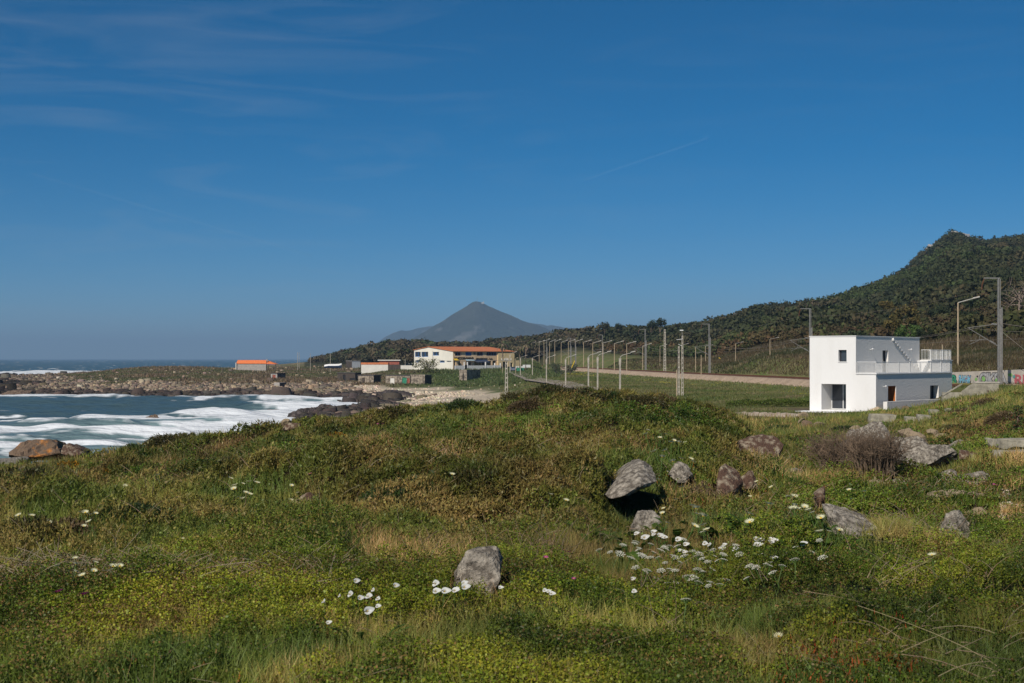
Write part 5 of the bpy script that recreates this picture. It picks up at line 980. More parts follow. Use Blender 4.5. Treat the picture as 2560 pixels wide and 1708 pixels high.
g = at(1055, 462); tree('fig_tree', g + Vector((1.5, 0, 0)), 6.0, 4.6, [(.13, .14, .045), (.09, .11, .03), (.24, .19, .12)], 'large loose shrub with yellow green leaves before the white gable', 'tree', m=1300, kind='shrub', seed=90, leaf=.045)
# palms: bare trunks, shaggy drooping crowns
def palm(u, v_top, d, label, seed):
    g = at(u, d); h = (EYE - (v_top - HV) / F * d) - g.z; rg = np.random.default_rng(seed); root = empty('dry_palm', g, 0, label, 'palm tree', 'palms by the factory')
    bm = bmesh.new(); tube(bm, [(0, 0, -.3), (.1, 0, h * .5), (0, 0, h * .86)], .24, 8, .75); bmobj('trunk', bm, M['bark'], root)
    sets = []; P0 = np.array([0, 0, h * .84]); Vs = []; n = 46; w = .16
    for k in range(n):
        a = rg.uniform(0, 6.28); up = rg.uniform(-.5, 1.0); L = rg.uniform(1.5, 2.5); dr = np.array([math.cos(a), math.sin(a), up]); dr /= np.linalg.norm(dr); sd_ = np.array([-math.sin(a), math.cos(a), 0]) * w
        prev = P0; 
        for t_ in (.25, .5, .75, 1.0):
            q = P0 + dr * L * t_ - np.array([0, 0, 1.5 * t_ ** 2]); Vs += [prev - sd_, prev + sd_, q + sd_ * (1.1 - t_), q - sd_ * (1.1 - t_)]; prev = q
    V = np.array(Vs); c = np.repeat(jit(pick([(.30, .23, .16), (.20, .17, .09), (.12, .13, .05)], [4, 3, 2], len(V) // 4), len(V) // 4, .3), 4, 0); npmesh('fronds', V, np.arange(len(V)).reshape(-1, 4), M['leaf'], c, root)
palm(1256, 848, 462, 'dry palm in front of the tan wall of the factory', 1); palm(1285, 856, 500, 'shortest of the dry palms at the roof end of the factory', 2); palm(1299, 857, 492, 'middle dry palm beyond the end of the factory roof', 3); palm(1314, 850, 485, 'tallest dry palm, outermost from the factory roof', 4)
# bare rocks on the summit
M['pale_rock'] = mat('pale_summit_rock', (.38, .36, .34), .9, .25, .2, .2, .8)
for k, (u, v, w_, h_) in enumerate([(2388, 583, 9, 5), (2402, 586, 8, 4), (2374, 590, 7, 5), (2415, 588, 7, 4), (2380, 596, 6, 4), (2330, 616, 6, 5), (2320, 622, 5, 4), (2395, 594, 7, 3), (2345, 604, 6, 3), (2334, 628, 4, 3)]):
    g = at(u, 1010); p = W(u, v + 3, 1000); w2 = w_ * .9; pts = []; rg = random.Random(k); pts = [p + Vector((rg.uniform(-1, 1) * w2 * .6, rg.uniform(-1, 1) * 3, rg.uniform(-1.4, 1) * h_ * .55)) for _ in range(14)]
    tag(hull('summit_rock', pts, M['pale_rock'], .08, 2, k + 300), 'pale bare rock breaking through the trees on the summit' if k not in (5, 6, 9) else 'pale bare rock on the slope under the summit', 'rock', 'bare rocks on the summit' if k not in (5, 6, 9) else 'bare rocks under the summit')
# chapel and mast on the far mountain
p = W(1207, 756, 7440); ch = empty('chapel', p, 0, 'tiny white chapel on top of the pointed mountain', 'building'); M['far_white'] = mat('far_white', (.42, .41, .40), .9, .05, .1)
boxobj('wall', M['far_white'], (-7, 7, -6, 6, -8, 1), ch); boxobj('tower', M['far_white'], (3, 7, -6.5, 0, 1.01, 5), ch)
bm = bmesh.new(); tube(bm, [(0, 0, -6), (0, 0, 22)], 1.1, 5, .4); tube(bm, [(-2.5, 0, 12), (2.5, 0, 12)], .5, 4); tag(bmobj('antenna_mast', bm, M['galv'], loc=W(1193, 753, 7450)), 'thin antenna mast on the mountain top beside the chapel', 'mast')
# gorse bushes on the dune: spiky mounds, built once and copied
def gorse(seed, cols, m=1500):
    rg = np.random.default_rng(seed); root = empty('gorse_bush', (0, 0, 0), 0, 'x', 'bush'); n = m; a = rg.uniform(0, 6.28, n); rr = np.sqrt(rg.uniform(0, 1, n)); dome = np.sqrt(np.maximum(0, 1 - rr ** 2)); lump = .75 + .35 * fbm(np.cos(a) * rr * 2 + seed * 9, np.sin(a) * rr * 2, .8, 5, 2)
    P = np.stack([np.cos(a) * rr, np.sin(a) * rr, (dome * rg.uniform(.6, 1.0, n)) * lump * .62 - .12], 1); nr = P * [1, 1, 1.6] + rg.normal(0, .4, (n, 3)); nr /= np.linalg.norm(nr, axis=1, keepdims=True)
    side = perp(nr) * .022; T_ = P + nr * rg.uniform(.06, .13, (n, 1)); V = np.stack([P - side, P + side, T_], 1).reshape(-1, 3); cc = np.asarray(cols, float)[rg.integers(0, len(cols), n)] * rg.uniform(.6, 1.4, (n, 1))
    v2, f2, t2 = leafset(P * .93, .035, .4, np.asarray(cols, float)[rg.integers(0, len(cols), n)] * rg.uniform(.5, 1.1, (n, 1)), .6)
    V, Fc, T = merge([(V, np.arange(n * 3).reshape(-1, 3), np.repeat(cc, 3, 0)), (v2, f2, t2)]); npmesh('foliage', V, Fc, M['leaf'], T, root)
    bm = bmesh.new()
    for k in range(6): tube(bm, [(0, 0, -.25), (math.cos(k) * .45, math.sin(k) * .45, .25)], .02, 5, .4)
    bmobj('stems', bm, M['bark'], root)['kind'] = 'stuff'; return root
GO = dict(olive=[(.085, .075, .022), (.06, .066, .018), (.12, .09, .035)], green=[(.04, .075, .018), (.055, .085, .02), (.035, .055, .014)], brown=[(.13, .085, .04), (.10, .075, .03), (.16, .11, .06)], flower=[(.60, .28, .01), (.50, .24, .01), (.08, .08, .02), (.06, .065, .02)], dark=[(.028, .055, .014), (.035, .06, .016)])
protos = {k: gorse(i + 1, c, 2600 if k in ('flower', 'dark') else 1700) for i, (k, c) in enumerate(GO.items())}; used_ = set()
def bush(kind, u, v, w, h, label, group=None, rz=0):
    g = ground_hit(u, v); o = protos[kind]; sc = (w / 2, w / 2 * .8, h / .55)
    if kind in used_: o = copy_tree(o)
    else: used_.add(kind)
    o.location = (g.x, g.y + w * .3, float(H(g.x, g.y + w * .3))); o.scale = sc; o.rotation_euler = (0, 0, rz); o['label'] = label
    if group: o['group'] = group
    elif 'group' in o: del o['group']
bush('flower', 256, 1203, 1.5, .30, 'low gorse covered in orange yellow flowers in the grass below the sea rocks', rz=1); bush('flower', 160, 1182, 1.7, .45, 'gorse sprinkled with orange flowers around a dark hollow below the sea rocks', rz=2)
bush('flower', 690, 1109, 1.0, .25, 'small orange flowering gorse patch below the two dark bushes'); bush('flower', 835, 1108, 1.2, .3, 'orange tinged gorse patch on the middle of the dune')
bush('dark', 630, 1074, 3.2, .75, 'largest dark green bush on the dune edge over the surf'); bush('dark', 515, 1086, 2.4, .45, 'flatter dark green bush on the dune edge, past the striped stone', rz=1)
bush('dark', 765, 1062, 1.8, .55, 'leafy green bush dotted with yellow daisies beside the tan stones', rz=2)
spots = [('olive', 1300, 1010, 2.6, .8), ('olive', 1380, 1003, 3.0, .8), ('olive', 1225, 1030, 2.4, .7), ('brown', 1330, 1048, 2.2, .6), ('green', 1160, 1040, 2.8, .7), ('olive', 1080, 1045, 2.6, .6), ('olive', 980, 1055, 2.6, .6), ('green', 905, 1060, 2.2, .5), ('olive', 1450, 1000, 3.0, .6), ('green', 1530, 1010, 2.4, .5), ('olive', 1600, 1020, 2.4, .5), ('brown', 1660, 1030, 2.2, .5)]
for i, (k, u, v, w_, h_) in enumerate(spots): bush(k, u, v, w_, h_, 'olive brown gorse bush along the crest of the dune' if k == 'olive' else ('green scrub bush along the crest of the dune' if k == 'green' else 'brown topped bush just under the dune crest'), 'gorse along the dune crest', rz=i * 1.3)
spots = [('green', 970, 1300, 1.3, .45), ('olive', 1020, 1330, 1.5, .5), ('green', 1110, 1250, 1.6, .5), ('olive', 1180, 1270, 1.5, .5), ('brown', 1230, 1245, 1.4, .5), ('green', 1060, 1290, 1.3, .4), ('olive', 920, 1340, 1.3, .4)]
for i, (k, u, v, w_, h_) in enumerate(spots): bush(k, u, v, w_, h_, {'green': 'dark green scrub in the mound at the middle of the dune', 'olive': 'olive gorse in the mound at the middle of the dune', 'brown': 'brown gorse topping the mound at the middle of the dune'}[k], 'scrub of the middle mound', rz=i * 1.7)
spots = [('dark', 300, 1330, 1.5, .4), ('green', 380, 1325, 1.3, .35), ('olive', 60, 1385, 1.5, .5), ('brown', 130, 1380, 1.2, .4), ('olive', 20, 1250, 2.2, .6), ('green', 330, 1140, 2.6, .6), ('olive', 420, 1130, 2.6, .6), ('brown', 480, 1150, 2.2, .5), ('olive', 260, 1150, 2.2, .5), ('green', 700, 1180, 1.8, .5), ('green', 800, 1165, 1.8, .5), ('olive', 560, 1180, 1.8, .4)]
for i, (k, u, v, w_, h_) in enumerate(spots): bush(k, u, v, w_, h_, {'dark': 'deep green scrub cushion on the seaward slope of the dune', 'green': 'green scrub cushion on the seaward slope of the dune', 'olive': 'olive gorse cushion on the seaward slope of the dune', 'brown': 'brown gorse cushion on the seaward slope of the dune'}[k], 'scrub on the seaward slope', rz=i * 1.1)
spots = [('brown', 2490, 1020, 3.0, .8), ('brown', 2420, 1040, 2.6, .6), ('olive', 2300, 1075, 2.4, .5), ('brown', 2540, 1060, 2.6, .7), ('green', 2120, 1085, 2.6, .5), ('olive', 2180, 1078, 2.2, .4), ('olive', 2400, 1080, 2.0, .4), ('green', 1960, 1080, 2.6, .5)]
for i, (k, u, v, w_, h_) in enumerate(spots): bush(k, u, v, w_, h_, {'green': 'green bush on the broken ground below the white house', 'olive': 'olive gorse on the broken ground below the white house', 'brown': 'dry brown bush on the rise beside the white house'}[k], 'bushes below the white house', rz=i * 1.9)
# leafy bush by the concrete wall and the bare brown bush
g = W(2545, 1120, 61.2); tree('leafy_bush', (g.x, g.y, g.z - .6), 2.6, .75, [(.045, .08, .02), (.06, .09, .025), (.12, .05, .02)], 'tall narrow leafy bush in front of the concrete wall', 'bush', m=1500, kind='cone', seed=95, leaf=.05)
def bare_bush(u, v, d, w, h, label, seed, n=1900):
    g = ground_hit(u, v, .02); rg = np.random.default_rng(seed); bm = bmesh.new()
    for k in range(n // 6):
        a = rg.uniform(0, 6.28); r0 = rg.uniform(0, .5) * w * .5; b = Vector((math.cos(a) * r0, math.sin(a) * r0, -.1)); out_ = Vector((math.cos(a) * w * .5 * rg.uniform(.3, 1), math.sin(a) * w * .35 * rg.uniform(.3, 1), h * rg.uniform(.55, 1)))
        m_ = b.lerp(out_, .5) + Vector((0, 0, .1 * h)); tube(bm, [b, m_, out_], .011, 3, .35)
        for q in range(4): e = m_.lerp(out_, rg.uniform(0, 1)); tube(bm, [e, e + Vector((rg.normal() * .25, rg.normal() * .25, abs(rg.normal()) * .25))], .006, 3, .4)
    return tag(bmobj('bare_bush', bm, mat('bare_twig', (.15, .105, .07), .9, .35, 3), loc=g), label, 'bush')
bare_bush(2110, 1195, 57, 2.7, 1.35, 'big leafless brown bush in front of the domed outcrop', 1); bare_bush(2190, 1200, 57.5, 1.6, 1.0, 'smaller leafless bush against the smooth rock face', 2, 1100)
# ------------------------------------------------------------ buildings on the headland
M['cream'] = mat('cream_wall', (.76, .72, .62), .9, .05, .25); M['tan_wall'] = mat('tan_painted_wall', (.80, .58, .36), .9, .10, .5); M['yellow_wall'] = mat('yellow_wall', (.82, .64, .36), .9, .10, .5)
M['roof_tile'] = mat('orange_roof_tile', (.56, .19, .08), .85, .18, 1.5, .04, 3, stretch=(3, .6, 1)); M['roof_bright'] = mat('bright_orange_tile', (.72, .19, .06), .85, .14, 1.5, .04, 3, stretch=(3, .6, 1))
M['block_wall'] = mat('grey_block_wall', (.36, .33, .30), .95, .14, .9, .03, 4, stretch=(1, 1, 3)); M['stone_wall'] = mat('rough_stone_wall', (.19, .155, .12), .95, .4, 1.3, .10, 2.2, col2=(.36, .30, .23), lo=.42, hi=.58)
M['plank_and_shade'] = mat('weathered_plank_and_side_shade', (.075, .06, .05), .95, .3, 1.2, .02, 6, stretch=(4, 4, .5)); M['old_white'] = mat('stained_white_wall', (.66, .63, .57), .95, .09, .5, lo=.3, hi=.7); M['slate_and_shade'] = mat('roof_sheet_and_side_shade', (.10, .09, .085), .9, .25, .8)  # roof sheet and plank colours also paint shade on some hut sides
M['blue_awn'] = mat('blue_shutter', (.03, .16, .42), .6, .12, 1); M['navy'] = mat('navy_awning', (.03, .05, .10), .8, .15, 1); M['yel'] = mat('yellow_awning', (.75, .50, .04), .7, .1, 1); M['paleblue'] = mat('pale_blue_panel', (.42, .55, .62), .7, .1, 1)
M['green_d'] = mat('green_door', (.04, .22, .13), .6, .2, 2); M['red_d'] = mat('red_brown_door', (.30, .09, .06), .7, .2, 2); M['black_txt'] = mat('black_paint', (.03, .025, .02), .8, .1, 1)
TF = math.radians(42); F0 = Vector((-19.84, 478, 6.0)); cF, sF = math.cos(TF), math.sin(TF)
fc = empty('factory', F0, TF, 'long two storey seafood factory with white gable, tan front lettering and orange tiled roof', 'building')
def fs(u): r = (u - CU) / F; return (F0.x - r * F0.y) / (r * sF - cF)
def fw_(u): r = (u - CU) / F; return (F0.x - F0.y * r) / (sF + cF * r)
def fz(v, d=482): return EYE - (v - HV) / F * d - F0.z
O3 = Vector((0, 0, 0)); GW = 21.1
gh = [(fw_(1051.7), fw_(1037.5), fz(892.3, 490), fz(879.7, 490), .25), (fw_(1070.4), fw_(1053.5), fz(892.3, 488), fz(879.7, 488), .25), (fw_(1097.2), fw_(1082.3), fz(889, 485), fz(880, 485), .25),
      (fw_(1051), fw_(1040), fz(906, 490), fz(900.5, 490), .2), (fw_(1111.5), fw_(1100), fz(906.6, 482), fz(901.5, 482), .2), (fw_(1128), fw_(1116), fz(906, 480), fz(902, 480), .2)]
bm = bmesh.new(); facade(bm, O3, Y_, -X_, GW, 6.5, [(a, b, c, min(d, 6.45), e) for a, b, c, d, e in gh], z0=-1); poly(bm, [(0, 0, 6.5), (0, GW, 6.5), (0, GW, 7.0), (0, 13, 8.0)]); bmobj('gable_wall', bm, M['cream'], fc)
for (a, b, c, d, e), t in zip(gh, (1, 1, 1, 0, 0, 2)): window(fc, O3, Y_, -X_, a, b, c, min(d, 6.45), e - .02, M['blue_awn'] if t != 2 else M['old_white'], .14, ((a + b) / 2,) if t == 1 else (), name='window')
us = [(1137.5, 1152), (1163.8, 1178.9), (1192.6, 1207.5), (1216.2, 1241.0)]
lh = [(fs(a), fs(b), fz(889.6, 484 + i * 4), fz(880.4, 484 + i * 4), .22) for i, (a, b) in enumerate(us)]
lh2 = [(fs(1134.5), fs(1140), -.2, fz(901.5), .4), (fs(1146), fs(1151), fz(915), fz(902), .2), (fs(1165), fs(1180), fz(917), fz(903), .5), (fs(1185.5), fs(1216), .1, fz(902), 1.2), (fs(1218), fs(1228), fz(917), fz(903), .2), (fs(1231.5), fs(1240.5), -.2, fz(902), .4)]
bm = bmesh.new(); facade(bm, O3, X_, -Y_, 20.0, 6.5, lh + lh2, z0=-1); bmobj('front_wall', bm, M['tan_wall'], fc)
for i, (a, b, c, d, e) in enumerate(lh): window(fc, O3, X_, -Y_, a, b, c, d, e - .02, M['blue_awn'], .13, ((a + b) / 2,) + (((a * 3 + b) / 4, (a + 3 * b) / 4) if i == 3 else ()), name='window', glass=M['glass'] if i != 1 else M['blue_awn'])
for i, (a, b, c, d, e) in enumerate(lh2): window(fc, O3, X_, -Y_, a, b, c, d, e - .02, M['old_white'] if i in (2, 3) else M['frame_dark'], .10, ((a + b) / 2,) if i in (2, 3) else (), name='window' if i in (1, 2, 3, 4) else 'door')
bm = bmesh.new(); facade(bm, Vector((20.0, -.25, 0)), X_, -Y_, 7.6, 6.2, [(2.2, 4.6, .2, 3.0, .4), (5.6, 6.8, .2, 2.6, .3)], z0=-1); box(bm, 20.0, 20.2, -.24, .0, -1, 6.2); bmobj('side_wall', bm, M['yellow_wall'], fc)
for a, b, c, d, e in ((2.2, 4.6, .2, 3.0, .4), (5.6, 6.8, .2, 2.6, .3)): window(fc, Vector((20.0, -.25, 0)), X_, -Y_, a, b, c, d, e - .02, M['frame_dark'], .1, name='door')
bm = bmesh.new()
for a, b, c, d in (((-.3, -.45, 6.42), (27.9, -.45, 6.42), (27.9, 13, 8.02), (-.3, 13, 8.02)), ((-.3, 13, 8.02), (27.9, 13, 8.02), (27.9, GW + .3, 6.95), (-.3, GW + .3, 6.95))): poly(bm, [a, b, c, d], (0, 0, .16))
bmobj('roof', bm, M['roof_tile'], fc)
bm = bmesh.new(); poly(bm, [(27.6, 0, -1), (27.6, GW, -1), (27.6, GW, 6.9), (27.6, 13, 7.95), (27.6, 0, 6.4)]); poly(bm, [(0, GW, -1), (27.6, GW, -1), (27.6, GW, 6.9), (0, GW, 6.9)]); bmobj('rear_wall', bm, M['yellow_wall'], fc)
text_mesh('lettering', 'ANCORAMAR', 1.02, M['black_txt'], fc, (fs(1134.7), -.06, fz(898.2)), ext=.02, off=.045, sx=(fs(1185) - fs(1134.7)) / 6.55); text_mesh('lettering', 'MARISCOS - S.A.', .80, M['black_txt'], fc, (fs(1189.6), -.06, fz(899.2)), ext=.02, off=.035, sx=(fs(1238.5) - fs(1189.6)) / 6.6)
bm = bmesh.new(); c_ = fs(1186); poly(bm, [(c_ + .55 * math.cos(k * .7854) * (1.1 if k % 2 else .8), -.08, fz(883) + .62 * math.sin(k * .7854) * (1.1 if k % 2 else .8)) for k in range(8)], (0, .05, 0)); bmobj('round_emblem', bm, M['stone_wall'], fc)
def awning(a, b, z, mt, dep=1.0, dz=.6):
    bm = bmesh.new(); poly(bm, [(a, 0, z), (b, 0, z), (b, -dep, z - dz), (a, -dep, z - dz)], (0, 0, .05)); return bmobj('awning', bm, mt, fc)
awning(fs(1133.5), fs(1142.5), fz(896.8), M['yel']); awning(fs(1185), fs(1217), fz(899.6), M['navy'], 1.6, .9); awning(fs(1163), fs(1184), fz(899.6), M['paleblue'], .8, .3)
boxobj('annex', M['yellow_wall'], (27.62, 31, 0, 6, -1, 3.4), fc)
fnce = empty('white_boundary_wall', F0, TF, 'low white boundary wall with gate openings along the front of the factory', 'wall')
for i, (a, b, h) in enumerate(((-1.0, 3.0, 1.7), (4.6, 12.4, 1.7), (12.75, 19.15, 1.75))): boxobj('wall', M['white_wall'], (a, b, -2.35, -2.1, -1.2, h), fnce)
for i, a in enumerate((3.0, 4.35, 12.45, 19.2, 16.6)): boxobj('pillar', M['white_wall'], (a, a + .25, -2.4, -2.05, -1.2, 2.9 if i < 3 else 2.5), fnce)
boxobj('gate', M['frame_dark'], (19.5, 24.5, -2.3, -2.2, -.6, 1.3), fnce); boxobj('gate', M['frame_dark'], (3.3, 4.3, -2.28, -2.18, -.6, 1.9), fnce)
bw = empty('white_garden_wall', (at(1290, 492).x, 492, 6.2), math.radians(20), 'white stepped wall beside the green bins at the road bend', 'wall'); boxobj('wall', M['white_wall'], (0, 2.6, 0, .3, -1, 1.2), bw); boxobj('wall', M['white_wall'], (2.6, 5.4, 0, .3, -1, 1.7), bw)

def hut(name, label, u0, us_, u1, vt, vb, d, mt, roof=None, phi=-30, side=None, roof_h=.18, over=.15, cat='hut', doors=(), base=None, gable=0.0):
    """front face from column u0 to us_, side face from us_ to u1; rows vt and vb give roof edge and foot"""
    dn = ground_hit((u0 + u1) / 2, vb - .5, 0, 300).y; d = dn if .78 * d < dn < 1.3 * d and abs(phi) > 5 else d
    ph = math.radians(phi); c, s = math.cos(ph), math.sin(ph); x0 = (u0 - CU) / F * d; r = (us_ - CU) / F; w = (r * d - x0) / (c - r * s); xs, ys = x0 + c * w, d + s * w
    r1 = (u1 - CU) / F; dp = (r1 * ys - xs) / (-s - r1 * c) if abs(u1 - us_) > .5 else 3.5; dp = min(max(dp, 1.5), 9)
    zb = EYE - (vb - HV) / F * d; h = (vb - vt) / F * d
    o = empty(name, (x0, d, zb), ph, label, cat); holes = [(a * w, b * w, -.1, hh * h, .2) for a, b, hh, _ in doors]
    bm = bmesh.new(); facade(bm, O3, X_, -Y_, w, h, holes, z0=-1.2); bmobj('front_wall', bm, mt, o)
    bm = bmesh.new(); poly(bm, [(w, 0, -1.2), (w, dp, -1.2), (w, dp, h), (w, 0, h)]); poly(bm, [(0, dp, -1.2), (0, 0, -1.2), (0, 0, h), (0, dp, h)]); poly(bm, [(w, dp, -1.2), (0, dp, -1.2), (0, dp, h), (w, dp, h)]); bmobj('side_wall', bm, side or mt, o)
    for (a, b, hh, dm) in doors: boxobj('door', dm, (a * w + .02, b * w - .02, .12, .18, -.1, hh * h - .02), o)
    bm = bmesh.new()
    if gable: poly(bm, [(-over, -over, h), (w + over, -over, h), (w + over - gable * .3, dp / 2, h + gable), (-over + gable * .3, dp / 2, h + gable)], (0, 0, .12)); poly(bm, [(-over + gable * .3, dp / 2, h + gable), (w + over - gable * .3, dp / 2, h + gable), (w + over, dp + over, h), (-over, dp + over, h)], (0, 0, .12)); poly(bm, [(w + over, -over, h), (w + over, dp + over, h), (w + over - gable * .3, dp / 2, h + gable)], (-.1, 0, 0))
    else: box(bm, -over, w + over, -over, dp + over, h + .005, h + roof_h)
    bmobj('roof', bm, roof or mt, o); return o, w, dp, h
o, w, dp, h = hut('orange_roof_house', 'lone grey block house with a bright orange hipped roof on the headland', 592, 665, 667, 909.5, 926, 612, M['block_wall'], M['roof_bright'], phi=-4, gable=1.45, cat='house', over=.25)
boxobj('porch_wall', M['old_white'], (-.4, -.05, -.6, .4, -1, 3.3), o)
bm = bmesh.new(); poly(bm, [(w + .1, -.3, h - .15), (w + 4.3, -.3, h - .25), (w + .1, 3, h + 1.35)], (0, .12, 0)); poly(bm, [(w + .1, -.3, h - .15), (w + 4.3, -.3, h - .25), (w + 4.3, 5, h - .25), (w + .1, 3, h + 1.3)], (0, 0, .1)); bmobj('porch_roof', bm, M['roof_bright'], o)
bm = bmesh.new(); [box(bm, w + a, w + a + .25, -.1, .15, -1, h - .2) for a in (1.0, 3.9)]; bmobj('porch_posts', bm, M['plank_and_shade'], o)['kind'] = 'stuff'
bm = bmesh.new(); box(bm, w - .1, w + .35, 1, 1.4, h, h + 2.0); bmobj('chimney', bm, M['block_wall'], o)
hut('concrete_hut', 'small grey concrete hut with a red brown door in the stony field', 677, 693, 714, 934, 949, 520, M['block_wall'], M['slate_and_shade'], side=M['slate_and_shade'], doors=((.25, .75, .8, M['red_d']),))  # side wall dark: shade of the turned-away face put into its colour
hut('concrete_bunker', 'tiny pale concrete box half sunk in the shore rubble', 685, 699, 716, 957, 968, 440, M['block_wall'], M['block_wall'], side=M['slate_and_shade'], over=0, roof_h=.05)  # same concrete at the side, shade painted in by a darker material
hut('plank_hut', 'long dark plank hut with a sagging sheet roof above the shore', 844, 888, 903, 933, 952, 470, M['plank_and_shade'], M['slate_and_shade'], doors=((.3, .45, .8, M['dark']), (.7, .98, .35, M['dark'])))
hut('stone_hut', 'dark squat stone hut with a grey door beside the plank hut', 895, 934, 952, 939, 960, 455, M['stone_wall'], M['slate_and_shade'], side=M['plank_and_shade'], doors=((.28, .45, .75, M['plank_and_shade']),))  # side is stone in shade, the shade painted as a dark colour
o, w, dp, h = hut('stone_shed', 'long rough stone shed with one white, one green and one red door', 964, 1025, 1027, 939, 960, 446, M['stone_wall'], M['slate_and_shade'], side=M['plank_and_shade'], doors=((.18, .36, .72, M['old_white']), (.68, .86, .78, M['green_d']), (.885, .985, .72, M['red_d'])))  # dark side colour is painted shade on the stone end
hut('stone_store', 'pale rubble stone store joined to the end of the long shed', 1027, 1062, 1079, 940, 962, 440, M['stone_wall'], M['stone_wall'], side=M['plank_and_shade'], over=.05, roof_h=.35)  # shade of the end wall painted into its dark colour
hut('ruined_stone_hut', 'tall narrow stone hut under a flat slab in the grass below the factory', 1148, 1167, 1201, 926, 952, 425, M['stone_wall'], M['stone_wall'], over=0, doors=((.45, .62, .7, M['dark']),))
boxobj_ = hut('low_white_store', 'low stained white building with a red roof strip behind the huts', 903, 970, 972, 911.5, 926.5, 500, M['old_white'], M['roof_tile'], phi=-3, over=.1, roof_h=.7, cat='building')
hut('dark_gate_wall', 'dark brown gate panel between two stained white walls', 970.5, 1001, 1003, 912, 926, 499, M['plank_and_shade'], M['plank_and_shade'], phi=-3, over=0, roof_h=.05, cat='gate')
hut('white_yard_wall', 'stained white yard wall joining the factory gable', 1001.5, 1036, 1038, 914, 927, 497, M['old_white'], M['old_white'], phi=-3, over=0, roof_h=.05, cat='wall')
hut('white_cube_store', 'small white cube building rising behind the yard wall', 1009, 1031, 1036, 898.5, 913, 520, M['old_white'], M['old_white'], phi=-10, over=0, roof_h=.1, cat='building')
hut('flat_roof_shed', 'long low shed with a white flat roof behind the white store', 948, 998, 1000, 902, 912, 530, M['red_d'], M['old_white'], phi=-3, over=.5, roof_h=.35, cat='shed')
hut('metal_shed', 'pale corrugated metal shed with a timber end behind the huts', 865, 880, 901, 903, 920, 540, M['plank_and_shade'], M['block_wall'], side=mat('corrugated_sheet', (.5, .52, .54), .5, .15, 3, metal=.2, stretch=(8, 8, .2)), phi=-60, cat='shed')
# covered boat
g = at(832, 560); bt = empty('covered_boat', (g.x, g.y, EYE - (921 - HV) / F * 560), math.radians(-10), 'boat under a white cover standing on the field behind the huts', 'boat')
bm = bmesh.new(); secs = [(-3.4, .5, .7), (-1.5, 1.0, 1.0), (1, 1.0, 1.0), (2.6, .7, 1.05), (3.6, .08, 1.25)]; rings = []
for x, hw_, hz in secs: rings.append([bm.verts.new((x, y * hw_, z)) for y, z in ((-1, hz), (-.7, .35), (0, .1), (.7, .35), (1, hz))])
for a, b in zip(rings[:-1], rings[1:]):
    for k in range(4): bm.faces.new((a[k], a[k + 1], b[k + 1], b[k]))
bm.faces.new(rings[0]); bmobj('hull', bm, M['navy'], bt)
bm = bmesh.new(); rings = [[bm.verts.new((x, y * hw_ * 1.03, hz + zz)) for y, zz in ((-1, 0), (-.5, .5), (0, .7), (.5, .5), (1, 0))] for x, hw_, hz in secs]
for a, b in zip(rings[:-1], rings[1:]):
    for k in range(4): bm.faces.new((a[k], a[k + 1], b[k + 1], b[k]))
bm.faces.new(rings[0]); bmobj('cover', bm, M['white_metal'], bt)
# car and bins by the factory
g = at(1282, 462); car = empty('parked_car', (g.x, g.y, g.z + .25), math.radians(95), 'grey blue parked car facing down the road by the factory', 'car')
M['car'] = mat('car_paint', (.16, .20, .26), .3, .05, 1, spec=.6)
bm = bmesh.new(); prof = [(-2.0, .35), (-2.05, .8), (-1.7, .95), (-1.2, 1.4), (.4, 1.42), (1.0, .95), (1.9, .82), (2.0, .35)]; poly(bm, [(x, -.85, z) for x, z in prof], (0, 1.7, 0)); bmesh.ops.bevel(bm, geom=bm.edges[:], offset=.06, segments=1, affect='EDGES'); bmobj('body', bm, M['car'], car)
for nm, pr in (('windscreen', [(-1.66, .98), (-1.22, 1.36)]),):
    bm = bmesh.new(); poly(bm, [(pr[0][0] - .03, -.7, pr[0][1]), (pr[1][0] - .03, -.62, pr[1][1]), (pr[1][0] - .03, .62, pr[1][1]), (pr[0][0] - .03, .7, pr[0][1])], (.02, 0, 0)); bmobj(nm, bm, M['glass'], car)
for sgn in (-1, 1):
    bm = bmesh.new(); poly(bm, [(-1.45, sgn * .865, 1.0), (-1.15, sgn * .865, 1.33), (.35, sgn * .865, 1.33), (.85, sgn * .865, 1.0)], (0, sgn * .01, 0)); bmobj('side_window', bm, M['glass'], car)
    boxobj('tail_light', M['red_d'], (-2.09, -2.05, sgn * .6 - .15, sgn * .6 + .15, .68, .8), car)
    for x in (-1.3, 1.25):
        bm = bmesh.new(); tube(bm, [(x, sgn * .70, .32), (x, sgn * .89, .32)], .33, 14); wh = bmobj('wheel', bm, M['dark'], car); bm = bmesh.new(); tube(bm, [(x, sgn * .885, .32), (x, sgn * .905, .32)], .19, 12); bmobj('rim', bm, M['galv'], wh)
bn0 = empty('waste_bin', (at(1297, 455).x, 455, at(1297, 455).z + .2), 0, 'green wheeled waste container next to the parked car', 'bin')
bm = bmesh.new(); vs = box(bm, -.75, .75, -.5, .5, .15, 1.15); 
for v in vs[:4]: v.co.x *= .85; v.co.y *= .8
bmobj('body', bm, M['green_d'], bn0); bm = bmesh.new(); box(bm, -.8, .8, -.55, .55, 1.152, 1.26); bmobj('lid', bm, M['green_d'], bn0)
b2_ = copy_tree(bn0, loc=(at(1304, 456).x, 456, bn0.location.z), label='green wheeled waste container next to the white wall, farther from the car')
